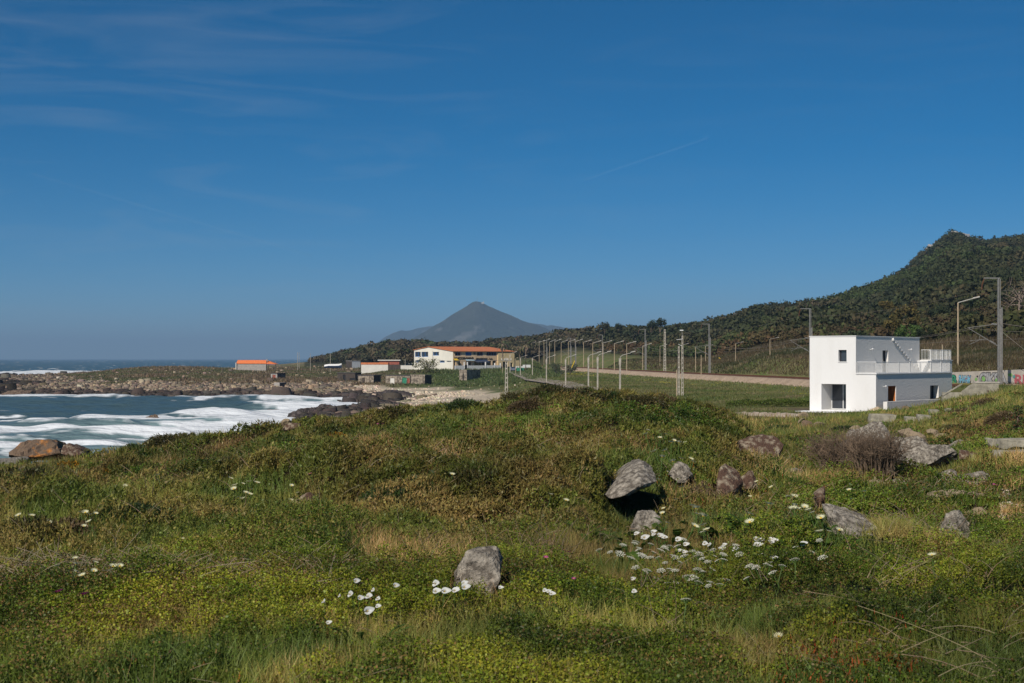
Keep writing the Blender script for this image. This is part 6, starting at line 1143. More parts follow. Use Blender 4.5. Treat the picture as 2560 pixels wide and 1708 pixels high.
# grey panel on the slope and the steel pylon
g = W(2548, 830, 226); pn = empty('grey_metal_panel', (g.x, g.y, g.z), 0, 'pale grey ribbed metal container on the slope under the bare tree', 'container'); boxobj('body', mat('grey_panel', (.33, .37, .44), .7, .08, 1, stretch=(10, 1, .3)), (-1.2, 2.6, 0, 2, -.8, 1.35), pn); boxobj('door_edge', M['galv'], (.2, .27, -.04, -.003, -.7, 1.3), pn)
g = at(1839, 620); zt_ = EYE - (783 - HV) / F * 620; bm = bmesh.new(); hh = zt_ - g.z
for sx in (-1, 1):
    for sy in (-1, 1): tube(bm, [(sx * 1.6, sy * 1.6, 0), (sx * .25, sy * .25, hh)], .09, 4)
for k in range(12):
    z0_ = hh * k / 12; z1_ = hh * (k + 1) / 12; r0_ = 1.6 - 1.35 * k / 12; r1_ = 1.6 - 1.35 * (k + 1) / 12
    for sgn in (-1, 1): tube(bm, [(-r0_ * sgn, -r0_, z0_), (r1_ * sgn, -r1_, z1_)], .05, 3); tube(bm, [(-r0_, r0_ * sgn, z0_), (-r1_, -r1_ * sgn, z1_)], .05, 3)
pyl = empty('steel_pylon', g, 0, 'thin lattice steel pylon standing above the trees on the skyline', 'pylon'); bmobj('lattice_tower', bm, M['galv'], pyl)
for z_, w_ in ((hh - .6, 1.7), (hh - 2.2, 2.2), (hh - 3.8, 1.9)):
    bm = bmesh.new(); tube(bm, [(-w_, 0, z_), (0, 0, z_ + .35), (w_, 0, z_)], .07, 4); tube(bm, [(-w_, 0, z_), (w_, 0, z_)], .07, 4); bmobj('crossarm', bm, M['galv'], pyl)
# little cairn
g = at(284, 600); rock(284, 932, 0, 2.2, 1.2, B_, 'dark rock pile standing up on the ridge of the headland', 210, name='cairn', sink=.1)

# ------------------------------------------------------------ street lamps
M['lamp_post'] = mat('ochre_concrete_post', (.42, .33, .22), .9, .12, 2)
M['lamp_arm'] = mat('pale_lamp_metal', (.46, .43, .38), .6, .1, 3)
def street_lamp(slim):
    r = empty('street_lamp', (0, 0, 0), 0, 'x', 'street lamp'); bm = bmesh.new(); H_ = 6.0
    if slim: tube(bm, [(0, 0, -.5), (0, 0, H_)], .10, 8, .65)
    else: box(bm, -.11, .11, -.15, .15, -.5, H_ - .9); box(bm, -.15, .15, -.11, .11, H_ - 1.25, H_ - .35)
    bmobj('post', bm, M['lamp_post'] if slim else M['concrete'], r)
    bm = bmesh.new(); tube(bm, [(0, 0, H_ - .1 if slim else H_ - .9), (.05, 0, H_ + .02), (1.5, 0, H_ + .42)] if slim else [(0, 0, H_ - .9), (.05, 0, H_ - .2), (.35, 0, H_ + .05), (1.6, 0, H_ + .38)], .045, 6); bmobj('arm', bm, M['lamp_arm'], r)
    bm = bmesh.new(); vs = box(bm, 1.45, 2.1, -.13, .13, H_ + .36, H_ + .5)
    for v in vs: v.co.z += (v.co.x - 1.45) * .22; v.co.y *= 1 - .4 * (v.co.x - 1.45)
    bmesh.ops.bevel(bm, geom=bm.edges[:], offset=.03, segments=1, affect='EDGES'); bmobj('lamp_head', bm, M['lamp_arm'], r); return r
def place_post(proto, first, u, d, vt, label, group, hp, grp_rz=0.0, top=None):
    x = (u - CU) / F * d; z = float(H(x, d)); zt = EYE - (vt - HV) / F * d; o = proto if first else copy_tree(proto); s = (zt - z) / hp
    o.location = (x, d, z); o.scale = (max(.8, min(1.25, s)), 1, s); o.rotation_euler = (0, 0, grp_rz); o['label'] = label; o['group'] = group; return o
far = street_lamp(True); ordn = ['first', 'second', 'third', 'fourth', 'fifth', 'sixth', 'seventh', 'eighth', 'ninth', 'tenth', 'eleventh', 'twelfth', 'thirteenth', 'fourteenth', 'fifteenth', 'sixteenth', 'seventeenth', 'eighteenth', 'nineteenth', 'twentieth']
fl = [(1925, 262, 848), (1839, 305, 859), (1764, 325, 866), (1704, 335, 863), (1650, 350, 866), (1607, 345, 865), (1567, 355, 860), (1536, 370, 859), (1507, 400, 858), (1482, 435, 858), (1459, 465, 856), (1439, 500, 854), (1421, 525, 855), (1403, 545, 856), (1387, 570, 854), (1374, 600, 855), (1360, 625, 853), (1348, 650, 856), (1338, 670, 858), (1328, 690, 858)]
place_post(far, True, 2395, 172, 757, 'tall ochre street lamp rising behind the graffiti wall beside the white house', 'street lamps beyond the railway', 6.0)
for i, (u, d, vt) in enumerate(fl): place_post(far, False, u, d, vt, f'slim street lamp beyond the railway, {ordn[i]} from the white house', 'street lamps beyond the railway', 6.0)
nr_ = street_lamp(False)
for i, (u, d, vt) in enumerate([(1550, 165, 889), (1494, 190, 887), (1471, 205, 888), (1414, 250, 894), (1366, 300, 894), (1331, 392, 893), (1301, 415, 893), (1275, 440, 884)]):
    place_post(nr_, i == 0, u, d, vt, f'stout concrete street lamp on the near side of the rails, {ordn[i]} from the dune', 'street lamps along the road', 6.0)
# concrete ladder poles
def ladder_pole(u, d, vt, vb, label, w=.30, lamp=False, extra=()):
    x = (u - CU) / F * d; zb = min(float(H(x, d)), EYE - (vb - HV) / F * d); zt = EYE - (vt - HV) / F * d; h = zt - zb; r = empty('concrete_pole', (x, d, zb), 0, label, 'pole'); bm = bmesh.new()
    for s in (-1, 1): poly(bm, [(s * w * .5, -.09, -.4), (s * w * .22, -.09, -.4), (s * w * .12, -.09, h), (s * w * .3, -.09, h)], (0, .18, 0))
    k = .2
    while k < h: t = k / h; hw_ = w * (.24 - .12 * t); box(bm, -hw_, hw_, -.085, .085, k, k + .16); k += .62
    box(bm, -w * .3, w * .3, -.1, .1, h + .002, h + .12); bmobj('pole', bm, M['concrete'], r)
    for (zz, L) in extra:
        bm = bmesh.new(); box(bm, -L, L, -.2, -.1, h - zz, h - zz + .10); c = bmobj('crossarm', bm, M['galv'], r)
        for q in (-.9, -.3, .3, .9): bm = bmesh.new(); tube(bm, [(L * q, -.15, h - zz + .10), (L * q, -.15, h - zz + .3)], .045, 6, .7); bmobj('insulator', bm, M['white_metal'], c)
    if lamp:
        bm = bmesh.new(); tube(bm, [(0, 0, h), (-.05, 0, h + .75)], .035, 5); bmobj('bracket', bm, M['galv'], r); bm = bmesh.new(); box(bm, -.32, .12, -.14, .14, h + .72, h + .86); bmesh.ops.bevel(bm, geom=bm.edges[:], offset=.03, segments=1, affect='EDGES'); bmobj('lamp_head', bm, M['white_metal'], r)
        bm = bmesh.new(); tube(bm, [(0, -.1, h - 1.2), (-.5, -.1, h - .95)], .03, 5); tube(bm, [(0, -.1, h - .3), (-.75, -.1, h - .38)], .03, 5); bmobj('bracket', bm, M['white_metal'], r)
    return r
ladder_pole(1706, 178, 842, 1000, 'tallest concrete ladder pole with a small lamp on top, in front of the grass bank', lamp=True); ladder_pole(1662, 318, 825, 913, 'wide concrete ladder pole beyond the railway, against the trees', w=.62)
ladder_pole(1266, 190, 897, 1012, 'concrete ladder pole rising over the dune crest before the beach', w=.5, extra=((.25, .7),)); ladder_pole(1697, 178.5, 868, 998, 'shorter concrete pole standing tight beside the tallest ladder pole', w=.3)
def plain_pole(u, d, vt, label, r_=.09, mt=None, cat='pole', name='timber_pole', vb=None):
    x = (u - CU) / F * d; zb = float(H(x, d)) if vb is None else EYE - (vb - HV) / F * d; zt = EYE - (vt - HV) / F * d; bm = bmesh.new(); tube(bm, [(0, 0, -.4), (0, 0, zt - zb)], r_, 7, .7); return tag(bmobj(name, bm, mt or M['lamp_post'], loc=(x, d, zb)), label, cat)
for u, d, vt, lb in ((1692, 172, 925, 'thin short post next to the tallest ladder pole'), (1753, 268, 888, 'bare post beyond the rails, nearest the pair of ladder poles'), (1739, 300, 868, 'thin bare pole in the scrub behind the rails'), (1901, 290, 888, 'bare grey post in the dry reeds beyond the rails'), (1943, 262, 887, 'bare post beside the first slim street lamp'), (1973, 290, 881, 'bare post in the dark scrub left of the white house'),
                     (1256.5, 441, 893, 'bare post before the tan wall of the factory'), (1289, 425, 896, 'bare post at the roadside near the parked car'), (2356, 200, 862, 'thin post behind the upper terrace railing'), (2470, 230, 838, 'thin post with a pale cap on the slope by the mast')): plain_pole(u, d, vt, lb)
for u, d, vt, lb in ((744, 600, 881, 'thin telegraph pole past the orange roofed house'), (748, 640, 881, 'second telegraph pole close beside the first past the orange roofed house'), (776, 590, 884, 'thin tall pole in the middle of the open headland'), (826, 560, 884, 'pole standing just in front of the covered boat'), (1082, 470, 878, 'pole in front of the middle window of the white gable'), (1013, 505, 897, 'short pole before the small white cube building'), (689, 620, 903, 'stub pole behind the porch of the orange roofed house')): plain_pole(u, d, vt, lb, .11, M['concrete'])

# ------------------------------------------------------------ railway masts and overhead wires
def mast(detail=True):
    r = empty('railway_mast', (0, 0, 0), 0, 'x', 'railway mast'); H_ = 10.0; bm = bmesh.new()
    for s in (-1, 1): box(bm, s * .17 - .05, s * .17 + .05, -.09, .09, -.4, H_ * (.74 if s > 0 else 1.0))
    box(bm, -.115, .115, -.02, .02, -.4, H_ * .73); box(bm, -.02, .03, -.09, .09, H_ * .735, H_); k = .6
    bmobj('mast', bm, M['galv'], r)
    bm = bmesh.new(); box(bm, -1.55, -.02, -.05, .05, H_ + .002, H_ + .10); bmobj('top_arm', bm, M['galv'], r)
    bm = bmesh.new(); tube(bm, [(-1.5, 0, H_), (-1.72, 0, H_ - .55), (-1.75, 0, H_ - 1.0)], .05, 6); bmobj('insulator', bm, M['rust'], r)
    bm = bmesh.new(); tube(bm, [(-.2, 0, 5.9), (-3.1, 0, 5.55)], .03, 6); tube(bm, [(-.2, 0, 3.9), (-3.0, 0, 5.5)], .04, 6); tube(bm, [(-1.2, 0, 4.55), (-2.9, 0, 4.35)], .025, 5); tube(bm, [(-1.9, 0, 4.95), (-2.0, 0, 4.45)], .02, 5); tube(bm, [(-2.0, 0, 4.42), (-2.9, 0, 4.05)], .02, 5)
    for q in ((-.55, 5.86), (-.7, 4.2)): tube(bm, [(q[0] - .25, 0, q[1] + (.03 if q[1] > 5 else .14)), (q[0] + .25, 0, q[1] - (.03 if q[1] > 5 else .14))], .09, 8)
    bmobj('cantilever', bm, M['galv'], r); return r
mp0 = mast(); ml = [(2500, 145, 697), (2027, 214, 773), (1774, 277, 811), (1614, 349, 824), (1507, 420, 838), (1427, 500, 846), (1367, 590, 851), (1439, 470, 848)]
mlab = ['tallest railway mast beside the graffiti wall with arms reaching toward the house', 'railway mast rising behind the corner of the white house', 'railway mast beyond the rails, next along from the white house', 'railway mast beyond the rails, near the two lowest hill lamps', 'railway mast in line with the middle of the grass bank', 'distant railway mast by the grey green shrubs', 'farthest railway mast, near the dry palms', 'slim railway mast behind the row of distant street lamps']
tops = []
for i, (u, d, vt) in enumerate(ml):
    o = place_post(mp0, i == 0, u, d, vt, mlab[i], 'railway masts', 10.0, math.radians(8)); tops.append((o.location.copy(), o.scale.z))
def wire(pts, label, r_=.016, sag=.5, name='overhead_wire', cat='wire'):
    bm = bmesh.new(); c = Vector(pts[0]); 
    for a, b in zip(pts[:-1], pts[1:]):
        a, b = Vector(a) - c, Vector(b) - c; n = 14; tube(bm, [a.lerp(b, k / n) - Vector((0, 0, 4 * sag * (k / n) * (1 - k / n))) for k in range(n + 1)], r_, 4)
    return tag(bmobj(name, bm, M['wire'], loc=c), label, cat)
for hz, off, sg, lb, rr in ((.60, -.1, 1.2, 'sagging feeder wire running from mast to mast past the white roof', .022), (.555, -3.0, .9, 'upper overhead wire above the rails', .014), (.44, -2.9, .12, 'lower overhead contact wire above the rails', .014), (.90, -1.7, .8, 'top wire strung between the mast brackets', .012)):
    pts = [(t.x + off, t.y, t.z + hz * 10 * s) for t, s in tops[:7]]; e0 = Vector(pts[0]) + Vector((4, -40, .4)); wire([e0] + pts, lb, rr, sg)
t, s = tops[0]; wire([(t.x + .2, t.y, t.z + 5.2 * s), (t.x + 3.4, t.y - 12, t.z - .3)], 'slanting guy wire from the tallest mast down to the ground', .02, 0, 'guy_wire')
wire([(W(1266, 899, 190)), W(1085, 897, 440)], 'telephone wire crossing in front of the factory', .02, .6)
wire([W(1706, 870, 178), W(1662, 868, 318)], 'wire between the two widest ladder poles', .012, .5)
# yellow guy markers, contrails
for u, v, u2, v2, d, lb in ((1429, 920, 1437, 902, 395, 'yellow guard tube leaning beside the grey green shrubs'), (1797, 894, 1806, 903, 330, 'yellow guard tube in the scrub beyond the rails')):
    a = W(u, v, d); bm = bmesh.new(); tube(bm, [(0, 0, 0), W(u2, v2, d) - a], .10, 6); tag(bmobj('guard_tube', bm, M['yel'], loc=a), lb, 'guy marker')
cm_ = bpy.data.materials.new('ice_trail'); cm_.use_nodes = True; cn_ = cm_.node_tree; cn_.nodes.clear(); n1_, n2_, n3_, n4_, n5_ = [cn_.nodes.new(q) for q in ('ShaderNodeBsdfDiffuse', 'ShaderNodeBsdfTranslucent', 'ShaderNodeAddShader', 'ShaderNodeBsdfTransparent', 'ShaderNodeMixShader')]; o_ = cn_.nodes.new('ShaderNodeOutputMaterial')
for q in (n1_, n2_): q.inputs['Color'].default_value = (.9, .9, .9, 1); cn_.links.new(q.outputs[0], n3_.inputs[0 if q is n1_ else 1])
cn_.links.new(n4_.outputs[0], n5_.inputs[1]); cn_.links.new(n3_.outputs[0], n5_.inputs[2]); n5_.inputs[0].default_value = .016; cn_.links.new(n5_.outputs[0], o_.inputs['Surface'])
def trail(p, q, r0, r1, label, alt=5200.0):
    def hi(u, v): k = (alt - EYE) / ((HV - v) / F); return Vector(((u - CU) / F * k, k, alt))
    a, b = hi(*p), hi(*q); bm = bmesh.new(); n = 24; rings = [];
    for k in range(n + 1):
        c = a.lerp(b, k / n); r = r0 + (r1 - r0) * k / n; r *= .7 + .5 * mnoise.noise(Vector((k * .7, 3, alt))); r = max(r, 4); rings.append([bm.verts.new(c + Vector((0, math.cos(t_) * r, math.sin(t_) * r))) for t_ in (0, 1.05, 2.1, 3.14, 4.2, 5.25)])
    for x_, y_ in zip(rings[:-1], rings[1:]):
        for k in range(6): bm.faces.new((x_[k], x_[(k + 1) % 6], y_[(k + 1) % 6], y_[k]))
    return tag(bmobj('contrail', bm, cm_, smooth=True), label, 'contrail')
trail((1460, 450), (1770, 345), 30, 34, 'thin white contrail slanting above the wooded hills'); trail((80, 434), (780, 640), 40, 110, 'long faint contrail sinking over the sea')
# ------------------------------------------------------------ flowers, each one a plant of its own
M['petal_w'] = mat('lily_white', (.80, .79, .74), .5, .04, 8); M['petal_y'] = mat('pale_yellow_petal', (.80, .78, .52), .6, .08, 8); M['petal_m'] = mat('magenta_petal', (.50, .05, .32), .6, .1, 8); M['petal_p'] = mat('peach_petal', (.70, .38, .26), .6, .12, 8)
M['centre_y'] = mat('flower_centre', (.65, .42, .03), .7, .1, 8); M['stem_g'] = mat('green_stem', (.07, .12, .025), .6, .15, 4); M['umbel_w'] = mat('umbel_white', (.74, .72, .60), .7, .12, 10); M['lily_leaf'] = mat('lily_leaf_green', (.075, .13, .022), .65, .25, 5, spec=.1)
for k_ in ('petal_w', 'petal_y', 'petal_m', 'petal_p', 'umbel_w', 'lily_leaf'):
    nt_ = M[k_].node_tree; p_ = nt_.nodes['Principled BSDF']; tr_ = nt_.nodes.new('ShaderNodeBsdfTranslucent'); ms_ = nt_.nodes.new('ShaderNodeMixShader'); ms_.inputs[0].default_value = .35
    nt_.links.new(p_.inputs['Base Color'].links[0].from_socket, tr_.inputs['Color']); nt_.links.new(p_.outputs[0], ms_.inputs[1]); nt_.links.new(tr_.outputs[0], ms_.inputs[2]); nt_.links.new(ms_.outputs[0], nt_.nodes['Material Output'].inputs['Surface'])
def calla():
    r = empty('calla_lily', (0, 0, 0), 0, 'x', 'flower'); bm = bmesh.new(); tube(bm, [(0, 0, -.42), (.01, 0, -.2), (0, 0, 0)], .008, 6); bmobj('stem', bm, M['stem_g'], r)
    bm = bmesh.new(); rings = []
    for t in (0, .25, .5, .75, 1.0):
        ring = []
        for k in range(13):
            a = -math.pi * .94 + k / 12 * math.pi * 1.88; rr = .010 + .062 * t ** 1.5; tip = .075 * t ** 2 * max(0, math.cos(a)) ** 3
            ring.append(bm.verts.new((math.cos(a) * (rr + tip), math.sin(a) * rr, .11 * t ** .8 - .035 * t ** 3 + .02 * t * math.cos(a))))
        rings.append(ring)
    for a, b in zip(rings[:-1], rings[1:]):
        for k in range(12): bm.faces.new((a[k], a[k + 1], b[k + 1], b[k]))
    sp_ = bmobj('spathe', bm, M['petal_w'], r, smooth=True); sp_.rotation_euler = (.85, 0, 0); bm = bmesh.new(); tube(bm, [(0, 0, .02), (.005, 0, .10)], .009, 6, .6); sp_ = bmobj('spadix', bm, M['centre_y'], r); sp_.rotation_euler = (.85, 0, 0); return r
def daisy(name, R, mt, n=34, cup=.5):
    r = empty(name, (0, 0, 0), 0, 'x', 'flower'); bm = bmesh.new()
    for k in range(n):
        a = k / n * 6.283; c, s = math.cos(a), math.sin(a); L = R * (1 if k % 2 else .82); z = cup * R * (1 if k % 2 else .8); w = R * .10
        bm.faces.new([bm.verts.new(p) for p in ((c * R * .12, s * R * .12, 0), (c * L * .6 - s * w, s * L * .6 + c * w, z * .55), (c * L, s * L, z), (c * L * .6 + s * w, s * L * .6 - c * w, z * .55))])
    bmobj('petals', bm, mt, r); bm = bmesh.new(); bmesh.ops.create_icosphere(bm, subdivisions=1, radius=R * .24, matrix=Matrix.Translation((0, 0, R * .1))); bmobj('flower_centre', bm, M['centre_y'], r)
    bm = bmesh.new(); tube(bm, [(0, 0, -.28), (0, 0, 0)], R * .10, 5); bmobj('stem', bm, M['stem_g'], r); return r
def umbel():
    r = empty('umbel_flower', (0, 0, 0), 0, 'x', 'flower'); bm = bmesh.new(); hb2 = bmesh.new(); tube(bm, [(0, 0, -.45), (.02, 0, -.2), (0, 0, -.05)], .006, 5); rg = random.Random(5)
    for k in range(22):
        a = k * 2.4; rr = .062 * math.sqrt(k / 22); p = Vector((math.cos(a) * rr, math.sin(a) * rr, .012 - rr * rr * 4)); tube(bm, [(0, 0, -.055), p], .0018, 3)
        bmesh.ops.create_icosphere(hb2, subdivisions=1, radius=.0095, matrix=Matrix.Translation(p) @ Matrix.Diagonal((1, 1, .5, 1)))
    bmobj('stem', bm, M['stem_g'], r); bmobj('flower_head', hb2, M['umbel_w'], r)['kind'] = 'stuff'; return r
FP = {'calla': calla(), 'ice': daisy('ice_plant_flower', .045, M['petal_y']), 'peach': daisy('faded_ice_plant_flower', .045, M['petal_p'], 26, .9), 'pink': daisy('magenta_flower', .045, M['petal_m'], 28, .3), 'umbel': umbel()}; fu = set()
def flower(kind, u, v, label, group, h=.34, sc=1.0, tilt=.5, seed=0):
    h = h + (.16 if kind in ('ice', 'pink') and h > .15 else 0); p = ground_hit(u, v, h); rg = random.Random(int(u * 31 + v * 17)); o = FP[kind]
    if kind in fu: o = copy_tree(o)
    else: fu.add(kind)
    s = sc * rg.uniform(.68, 1.22) * {'calla': .36, 'umbel': .78, 'ice': 1.1, 'peach': .9, 'pink': .85}[kind]; o.location = p; o.scale = (s, s, s * (max(1.0, h / .35) if kind == 'calla' else 1)); o['label'] = label; o['group'] = group
    o.rotation_euler = (rg.uniform(-.1, .25), rg.uniform(-.2, .2), rg.uniform(-1.1, .7)) if kind == 'calla' else ((.35 if kind == 'umbel' else .3) + rg.uniform(-.3, .4) * tilt, rg.uniform(-.4, .4) * tilt, rg.uniform(0, 6.28)); return o
def series(kind, pts, ox, oy, k, label, group, **kw):
    for (x, y) in pts: flower(kind, ox + x * k, oy + y * k, label, group, **kw)
c1 = [(348, 487), (468, 438), (555, 430), (610, 458), (690, 450), (762, 465), (728, 395), (755, 520), (670, 558), (580, 325), (883, 360)]
series('calla', c1, 700, 1350, .3234, 'white calla lily in the leafy clump seaward of the pale boulder', 'calla lilies in the leafy clump', sc=.95, h=.4)
flower('calla', 820, 1559, 'white calla lily lying lowest of all, by a curved dry stem', 'calla lilies in the leafy clump', sc=.9)
series('calla', [(1210, 347), (1205, 408), (1268, 408), (1370, 390), (1350, 400), (1420, 378), (1418, 345)], 700, 1350, .3234, 'white calla lily just below the lone pale boulder', 'calla lilies below the pale boulder', sc=.95, h=.4)
series('calla', [(1700, 373), (2075, 400), (2100, 422), (2050, 393)], 700, 1350, .3234, 'white calla lily among the upright dry stalks past the pale boulder', 'calla lilies by the dry stalks', sc=.75)
series('calla', [(505, 140), (565, 172), (575, 180), (660, 125), (668, 150), (715, 158), (768, 168), (778, 176)], 1460, 1300, .2602, 'white calla lily at the foot of the bank under the slab', 'calla lilies under the slab', sc=1.25, h=.32)
series('calla', [(900, 195), (970, 238), (1215, 250), (1300, 288), (1320, 270), (1345, 245), (1455, 292), (915, 300), (955, 312), (1520, 320), (1165, 232)], 1460, 1300, .2602, 'white calla lily amid the lacy umbels below the dark bank', 'calla lilies among the umbels', sc=1.2, h=.32)
series('calla', [(1640, 195), (1705, 200), (1675, 247), (1660, 250), (1840, 197), (1790, 205), (1795, 220), (1790, 365), (1835, 372), (1700, 345), (1725, 352), (2095, 240)], 1460, 1300, .2602, 'white calla lily at the inland end of the umbel patch', 'calla lilies past the umbels', sc=1.25, h=.32)
series('calla', [(460, 570), (485, 692)], 1460, 1300, .2602, 'stray white calla lily in the green below the umbel patch', 'stray calla lilies', sc=.9)
um = [(145, 290), (250, 308), (335, 310), (375, 240), (450, 362), (490, 225), (520, 285), (555, 340), (640, 358), (645, 232), (710, 362), (670, 310), (780, 265), (740, 290), (820, 255), (895, 250), (960, 185), (865, 345), (780, 410), (925, 405), (960, 345), (1060, 310), (1110, 325), (1140, 370), (1185, 400), (1225, 300), (1250, 345), (1280, 390), (1345, 380), (1340, 330), (1450, 300), (1460, 245), (1490, 330), (350, 325), (540, 330), (575, 350), (500, 210), (530, 270), (760, 255), (800, 285), (880, 360), (1090, 345), (1040, 300), (1240, 285)]
series('umbel', um, 1460, 1300, .2602, 'lacy white umbel in the upper part of the flower patch', 'upper umbels', sc=1.0, h=.38)
um2 = [(1590, 440), (1650, 455), (1770, 415), (1905, 440), (2025, 380), (2030, 260), (2195, 310), (2260, 195), (1750, 425), (1790, 440), (1640, 460), (2290, 360), (1810, 505)]
series('umbel', um2, 1460, 1300, .2602, 'lacy white umbel at the inland side of the flower patch', 'inland umbels', sc=1.0, h=.38)
um3 = [(495, 455), (605, 480), (740, 485), (830, 475), (875, 485), (1080, 480), (1135, 490), (1240, 478), (990, 545), (1070, 565), (1105, 600), (1195, 632), (1305, 620), (800, 605), (885, 600), (980, 765), (700, 560), (1560, 560), (1360, 578), (1220, 600), (625, 490), (590, 495), (1060, 550), (1040, 560), (1145, 500), (1090, 470)]
series('umbel', um3, 1460, 1300, .2602, 'lacy white umbel in the lower part of the flower patch', 'lower umbels', sc=1.0, h=.38)
flower('umbel', 1460 + 1145 * .2602, 1300 + 115 * .2602, 'lone white umbel against the dark of the bank', 'lone umbel', h=.4)
i1 = [(640, 130), (620, 165), (805, 168), (748, 198), (875, 222), (918, 238), (972, 240), (792, 313), (768, 368), (862, 408), (933, 383), (1022, 387), (1045, 412), (850, 240), (695, 320)]
series('ice', i1, 1440, 1040, .2806, 'pale yellow flower on the ice plant above the overhanging slab', 'ice plant flowers above the slab', sc=1.5, h=.26)
i2 = [(818, 502), (742, 570), (905, 563), (942, 640), (873, 750), (1037, 805), (1070, 825), (770, 870), (1078, 878), (1133, 895), (810, 957), (1055, 988), (1130, 980), (780, 828), (1165, 1020)]
series('ice', i2, 1440, 1040, .2806, 'pale yellow flower on the steep bank between slab and split rock', 'ice plant flowers on the bank', sc=1.3, h=.26)
i3 = [(1607, 590), (1545, 878), (1550, 952), (1890, 725), (1945, 722), (1947, 797), (1935, 832), (1978, 835), (1720, 793), (1548, 722), (1740, 637)]
series('ice', i3, 1440, 1040, .2806, 'pale yellow flower on the ice plant inland of the split rock', 'ice plant flowers past the split rock', sc=1.3, h=.26)
i4 = [(715, 893), (610, 962), (580, 877), (95, 1012), (80, 1047), (125, 1050), (185, 1030), (200, 1045), (222, 1058), (258, 1078), (310, 1120), (330, 1128), (492, 1236), (317, 1250), (400, 1248), (36, 940), (92, 940)]
series('ice', i4, 1960, 980, .2806, 'pale yellow flower around the top of the long sloping slab', 'ice plant flowers by the long slab', sc=1.3, h=.26)
i5 = [(1605, 272), (1512, 297), (1507, 318), (1617, 320), (1583, 342), (1608, 353), (1538, 377), (1563, 383), (1565, 285), (1655, 280), (1485, 250)]
series('ice', i5, 0, 1100, .3878, 'pale yellow flower in the loose cluster high on the seaward slope', 'high seaward ice plant flowers', sc=1.25, h=.22)
i6 = [(580, 483), (575, 530), (540, 557), (315, 532), (205, 492), (120, 490), (550, 470), (617, 477), (523, 468)]
series('ice', i6, 0, 1100, .3878, 'pale yellow flower midway down the seaward slope', 'middle seaward ice plant flowers', sc=1.0, h=.22)
i7 = [(485, 767), (488, 803), (615, 793), (370, 818), (730, 817), (773, 815), (718, 840), (490, 852), (530, 877), (605, 847), (1180, 640)]
series('ice', i7, 0, 1100, .3878, 'pale yellow flower in the cluster low on the seaward slope', 'low seaward ice plant flowers', sc=.72, h=.24)
for x, y in ((718, 350), (750, 300), (804, 300), (1015, 230), (55, 220)): flower('ice', x * .3878, 1100 + y * .3878, 'tiny pale flower scattered near the top of the seaward slope', 'scattered tiny pale flowers', sc=1.3, h=.22)
for (u, v) in ((1377, 1237), (1397, 1198), (1415, 1252), (1130, 1187), (1000, 1168), (729, 1215), (744, 1233), (727, 1252), (755, 1118), (2330, 1390)): flower('ice', u, v, 'small white flower alone in the open middle of the dune', 'lone white dune flowers', sc=1.1, h=.24)
P5 = [(290, 713, 'ice', 1.3, 'white flower highest in the red tinged ice plant'), (440, 830, 'ice', 1.45, 'large white many petalled flower in the red tinged ice plant'), (1285, 405, 'ice', 1.5, 'large pale yellow flower alone above the red tinged ice plant'), (370, 950, 'peach', 1.0, 'peach coloured flower below the large white one'), (270, 1025, 'peach', 1.0, 'peach coloured flower at the bottom edge of the ice plant'), (430, 1060, 'peach', 1.0, 'coral flower lowest in the red tinged ice plant'),
      (1055, 750, 'peach', .8, 'pink flower inland of the red tinged ice plant'), (620, 840, 'ice', .8, 'small yellowish flower beside the large white one'), (528, 548, 'ice', .55, 'yellow bud above the red stems'), (520, 990, 'ice', .55, 'yellow bud near the peach flowers'), (585, 1015, 'peach', .8, 'faded pale peach flower in the ice plant fingers'), (205, 1028, 'ice', .6, 'small white flower near the bottom edge of the view')]
for x, y, k, s, lb in P5: flower(k, 1860 + x * .2979, 1380 + y * .2979, lb, 'flowers in the red tinged ice plant', sc=s * .8, h=.10, tilt=.9)
for x, y in ((2040, 95), (2070, 90), (2055, 135), (2195, 82), (2230, 92), (2270, 300)): flower('pink', 700 + x * .3234, 1350 + y * .3234, 'magenta flower atop the upright dry stalks beside the pale boulder', 'magenta flowers by the pale boulder', sc=.8, h=.36)
for x, y in ((1245, 355), (1597, 392), (1672, 253), (1240, 860), (1870, 825), (1885, 832), (1585, 705)): flower('pink', 1960 + x * .2806, 980 + y * .2806, 'magenta flower in the turf around the pair of grey boulders', 'magenta flowers by the grey boulders', sc=1.4, h=.2)
for u, v in ((944, 1060), (957, 1060), (775, 1185), (112, 1180), (146, 1480), (210, 1487)): flower('pink', u, v, 'magenta flower dotted on the seaward slope', 'magenta flowers on the seaward slope', sc=1.4, h=.2)
# broad lily leaves under the two clumps
def lily_leaves(u, v, w, n, label, seed, Lr=(.14, .26)):
    g = ground_hit(u, v, .05); rg = np.random.default_rng(seed); bm = bmesh.new()
    for k in range(n):
        a = rg.uniform(0, 6.28); x, y = rg.uniform(-w / 2, w / 2), rg.uniform(-w * .3, w * .3); b = Vector((x, y, float(H(g.x + x, g.y + y)) - g.z + .12)); L = rg.uniform(*Lr); dr = Vector((math.cos(a), math.sin(a), 0)); sd = Vector((-math.sin(a), math.cos(a), 0)); wd = L * rg.uniform(.16, .3); up = rg.uniform(.5, 1.1)
        pts = [(0, .0), (.35, .5), (.62, .85), (.85, .5), (1.05, 0)]; prev = None
        for t, ww in pts:
            c = b + dr * L * t * .8 + Vector((0, 0, L * up * (t * 1.4 - .75 * t * t))); l_, r_ = bm.verts.new(c - sd * wd * ww), bm.verts.new(c + sd * wd * ww)
            if prev: bm.faces.new((prev[0], prev[1], r_, l_))
            prev = (l_, r_)
    return tag(bmobj('lily_leaf_clump', bm, M['lily_leaf'], loc=g), label, kind='stuff')
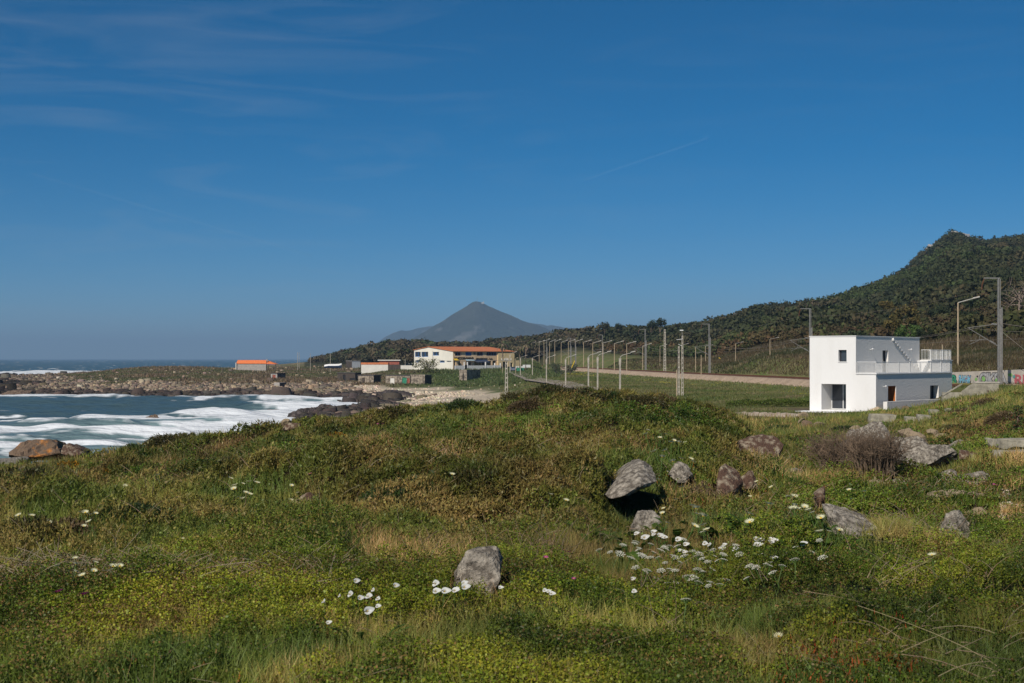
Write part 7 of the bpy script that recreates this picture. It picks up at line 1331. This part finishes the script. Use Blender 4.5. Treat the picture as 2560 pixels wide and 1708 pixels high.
lily_leaves(905, 1508, 1.3, 90, 'glossy broad lily leaves under the seaward calla lilies', 1, (.2, .34)); lily_leaves(1140, 1470, 1.1, 80, 'narrow upright lily leaves in front of the pale boulder', 2, (.16, .30)); lily_leaves(1640, 1355, 2.6, 90, 'lily leaves under the slab at the foot of the bank', 3, (.18, .32)); lily_leaves(1790, 1375, 2.6, 80, 'lily leaves among the umbels below the dark bank', 4, (.18, .32)); lily_leaves(1910, 1365, 2.2, 80, 'lily leaves at the inland end of the umbel patch', 5, (.18, .32))
lily_leaves(900, 1625, .5, 8, 'few broad arrow leaves standing alone low in the brambles', 6)
# umbel patch foliage: feathery green
x = np.array([(u - CU) / F for u in RNG.uniform(1490, 2060, 16000)]); d = RNG.uniform(19, 25.5, 16000); x = x * d; z = H(x, d)
V, Fc, T = merge([bladeset(np.stack([x, d, z + .05], 1), RNG.uniform(.08, .30, len(x)), .009, .9, jit(pick([(.11, .15, .045), (.16, .18, .07), (.07, .11, .03)], [1, 1, 1], len(x)), len(x), .3))]); tag(npmesh('umbel_foliage', V, Fc, M['leaf'], T), kind='stuff', label='feathery green foliage under the white umbels')
# pale rubble heap at the edge
def heap(n):
    u = 2500 + np.abs(RNG.normal(0, 45, n)); v = 1290 + RNG.normal(0, 22, n); x = np.zeros(n); y = np.zeros(n); z = np.zeros(n)
    for i in range(n): p = ground_hit(float(u[i]), float(v[i]), .0, 20, 60); x[i], y[i], z[i] = p
    return stones(x, y, z + .03, RNG.uniform(.06, .16, n), jit(pick([(.50, .42, .32), (.40, .32, .24)], [2, 1], n), n, .2))
V, Fc, T = heap(420); tag(npmesh('rubble_heap', V, Fc, M['cobble'], T), kind='stuff', label='heap of small pale rubble beside the track')
# ------------------------------------------------------------ look-alikes: say which one, counted across the view
def _ord(n): return {1: '1st', 2: '2nd', 3: '3rd'}.get(n if n < 20 else n % 10, f'{n}th') if n % 100 not in (11, 12, 13) else f'{n}th'
def _ordn(n): return ordn[n - 1] if n <= 20 else str(n) + ({1: 'st', 2: 'nd', 3: 'rd'}.get(n % 10, 'th'))
by = {}
for o in list(COL.objects):
    if o.parent is None and 'label' in o and 'group' in o: by.setdefault((o['group'], o['label']), []).append(o)
for (g_, l_), L_o in by.items():
    if len(L_o) < 2: continue
    L_o.sort(key=lambda o: o.location.x / max(o.location.y, 1))
    for i_, o in enumerate(L_o): o['label'] = f'{l_}, {_ordn(i_ + 1)} from the left'; len(o['label'].split()) > 16 and print('LONG', l_)
# ------------------------------------------------------------ the air: one even volume round everything, sky outside it
hb_ = bmesh.new(); box(hb_, -22000, 22000, -300, 31000, -12, 420)
hm = bpy.data.materials.new('sea_haze'); hm.use_nodes = True; hn = hm.node_tree; hn.nodes.clear()
ho = hn.nodes.new('ShaderNodeOutputMaterial'); hv = hn.nodes.new('ShaderNodeVolumePrincipled')
hv.inputs['Color'].default_value = (.40, .62, .88, 1); hv.inputs['Density'].default_value = 1.0e-4; hv.inputs['Anisotropy'].default_value = 0.0
hn.links.new(hv.outputs[0], ho.inputs['Volume'])
tag(bmobj('haze', hb_, hm), kind='stuff')
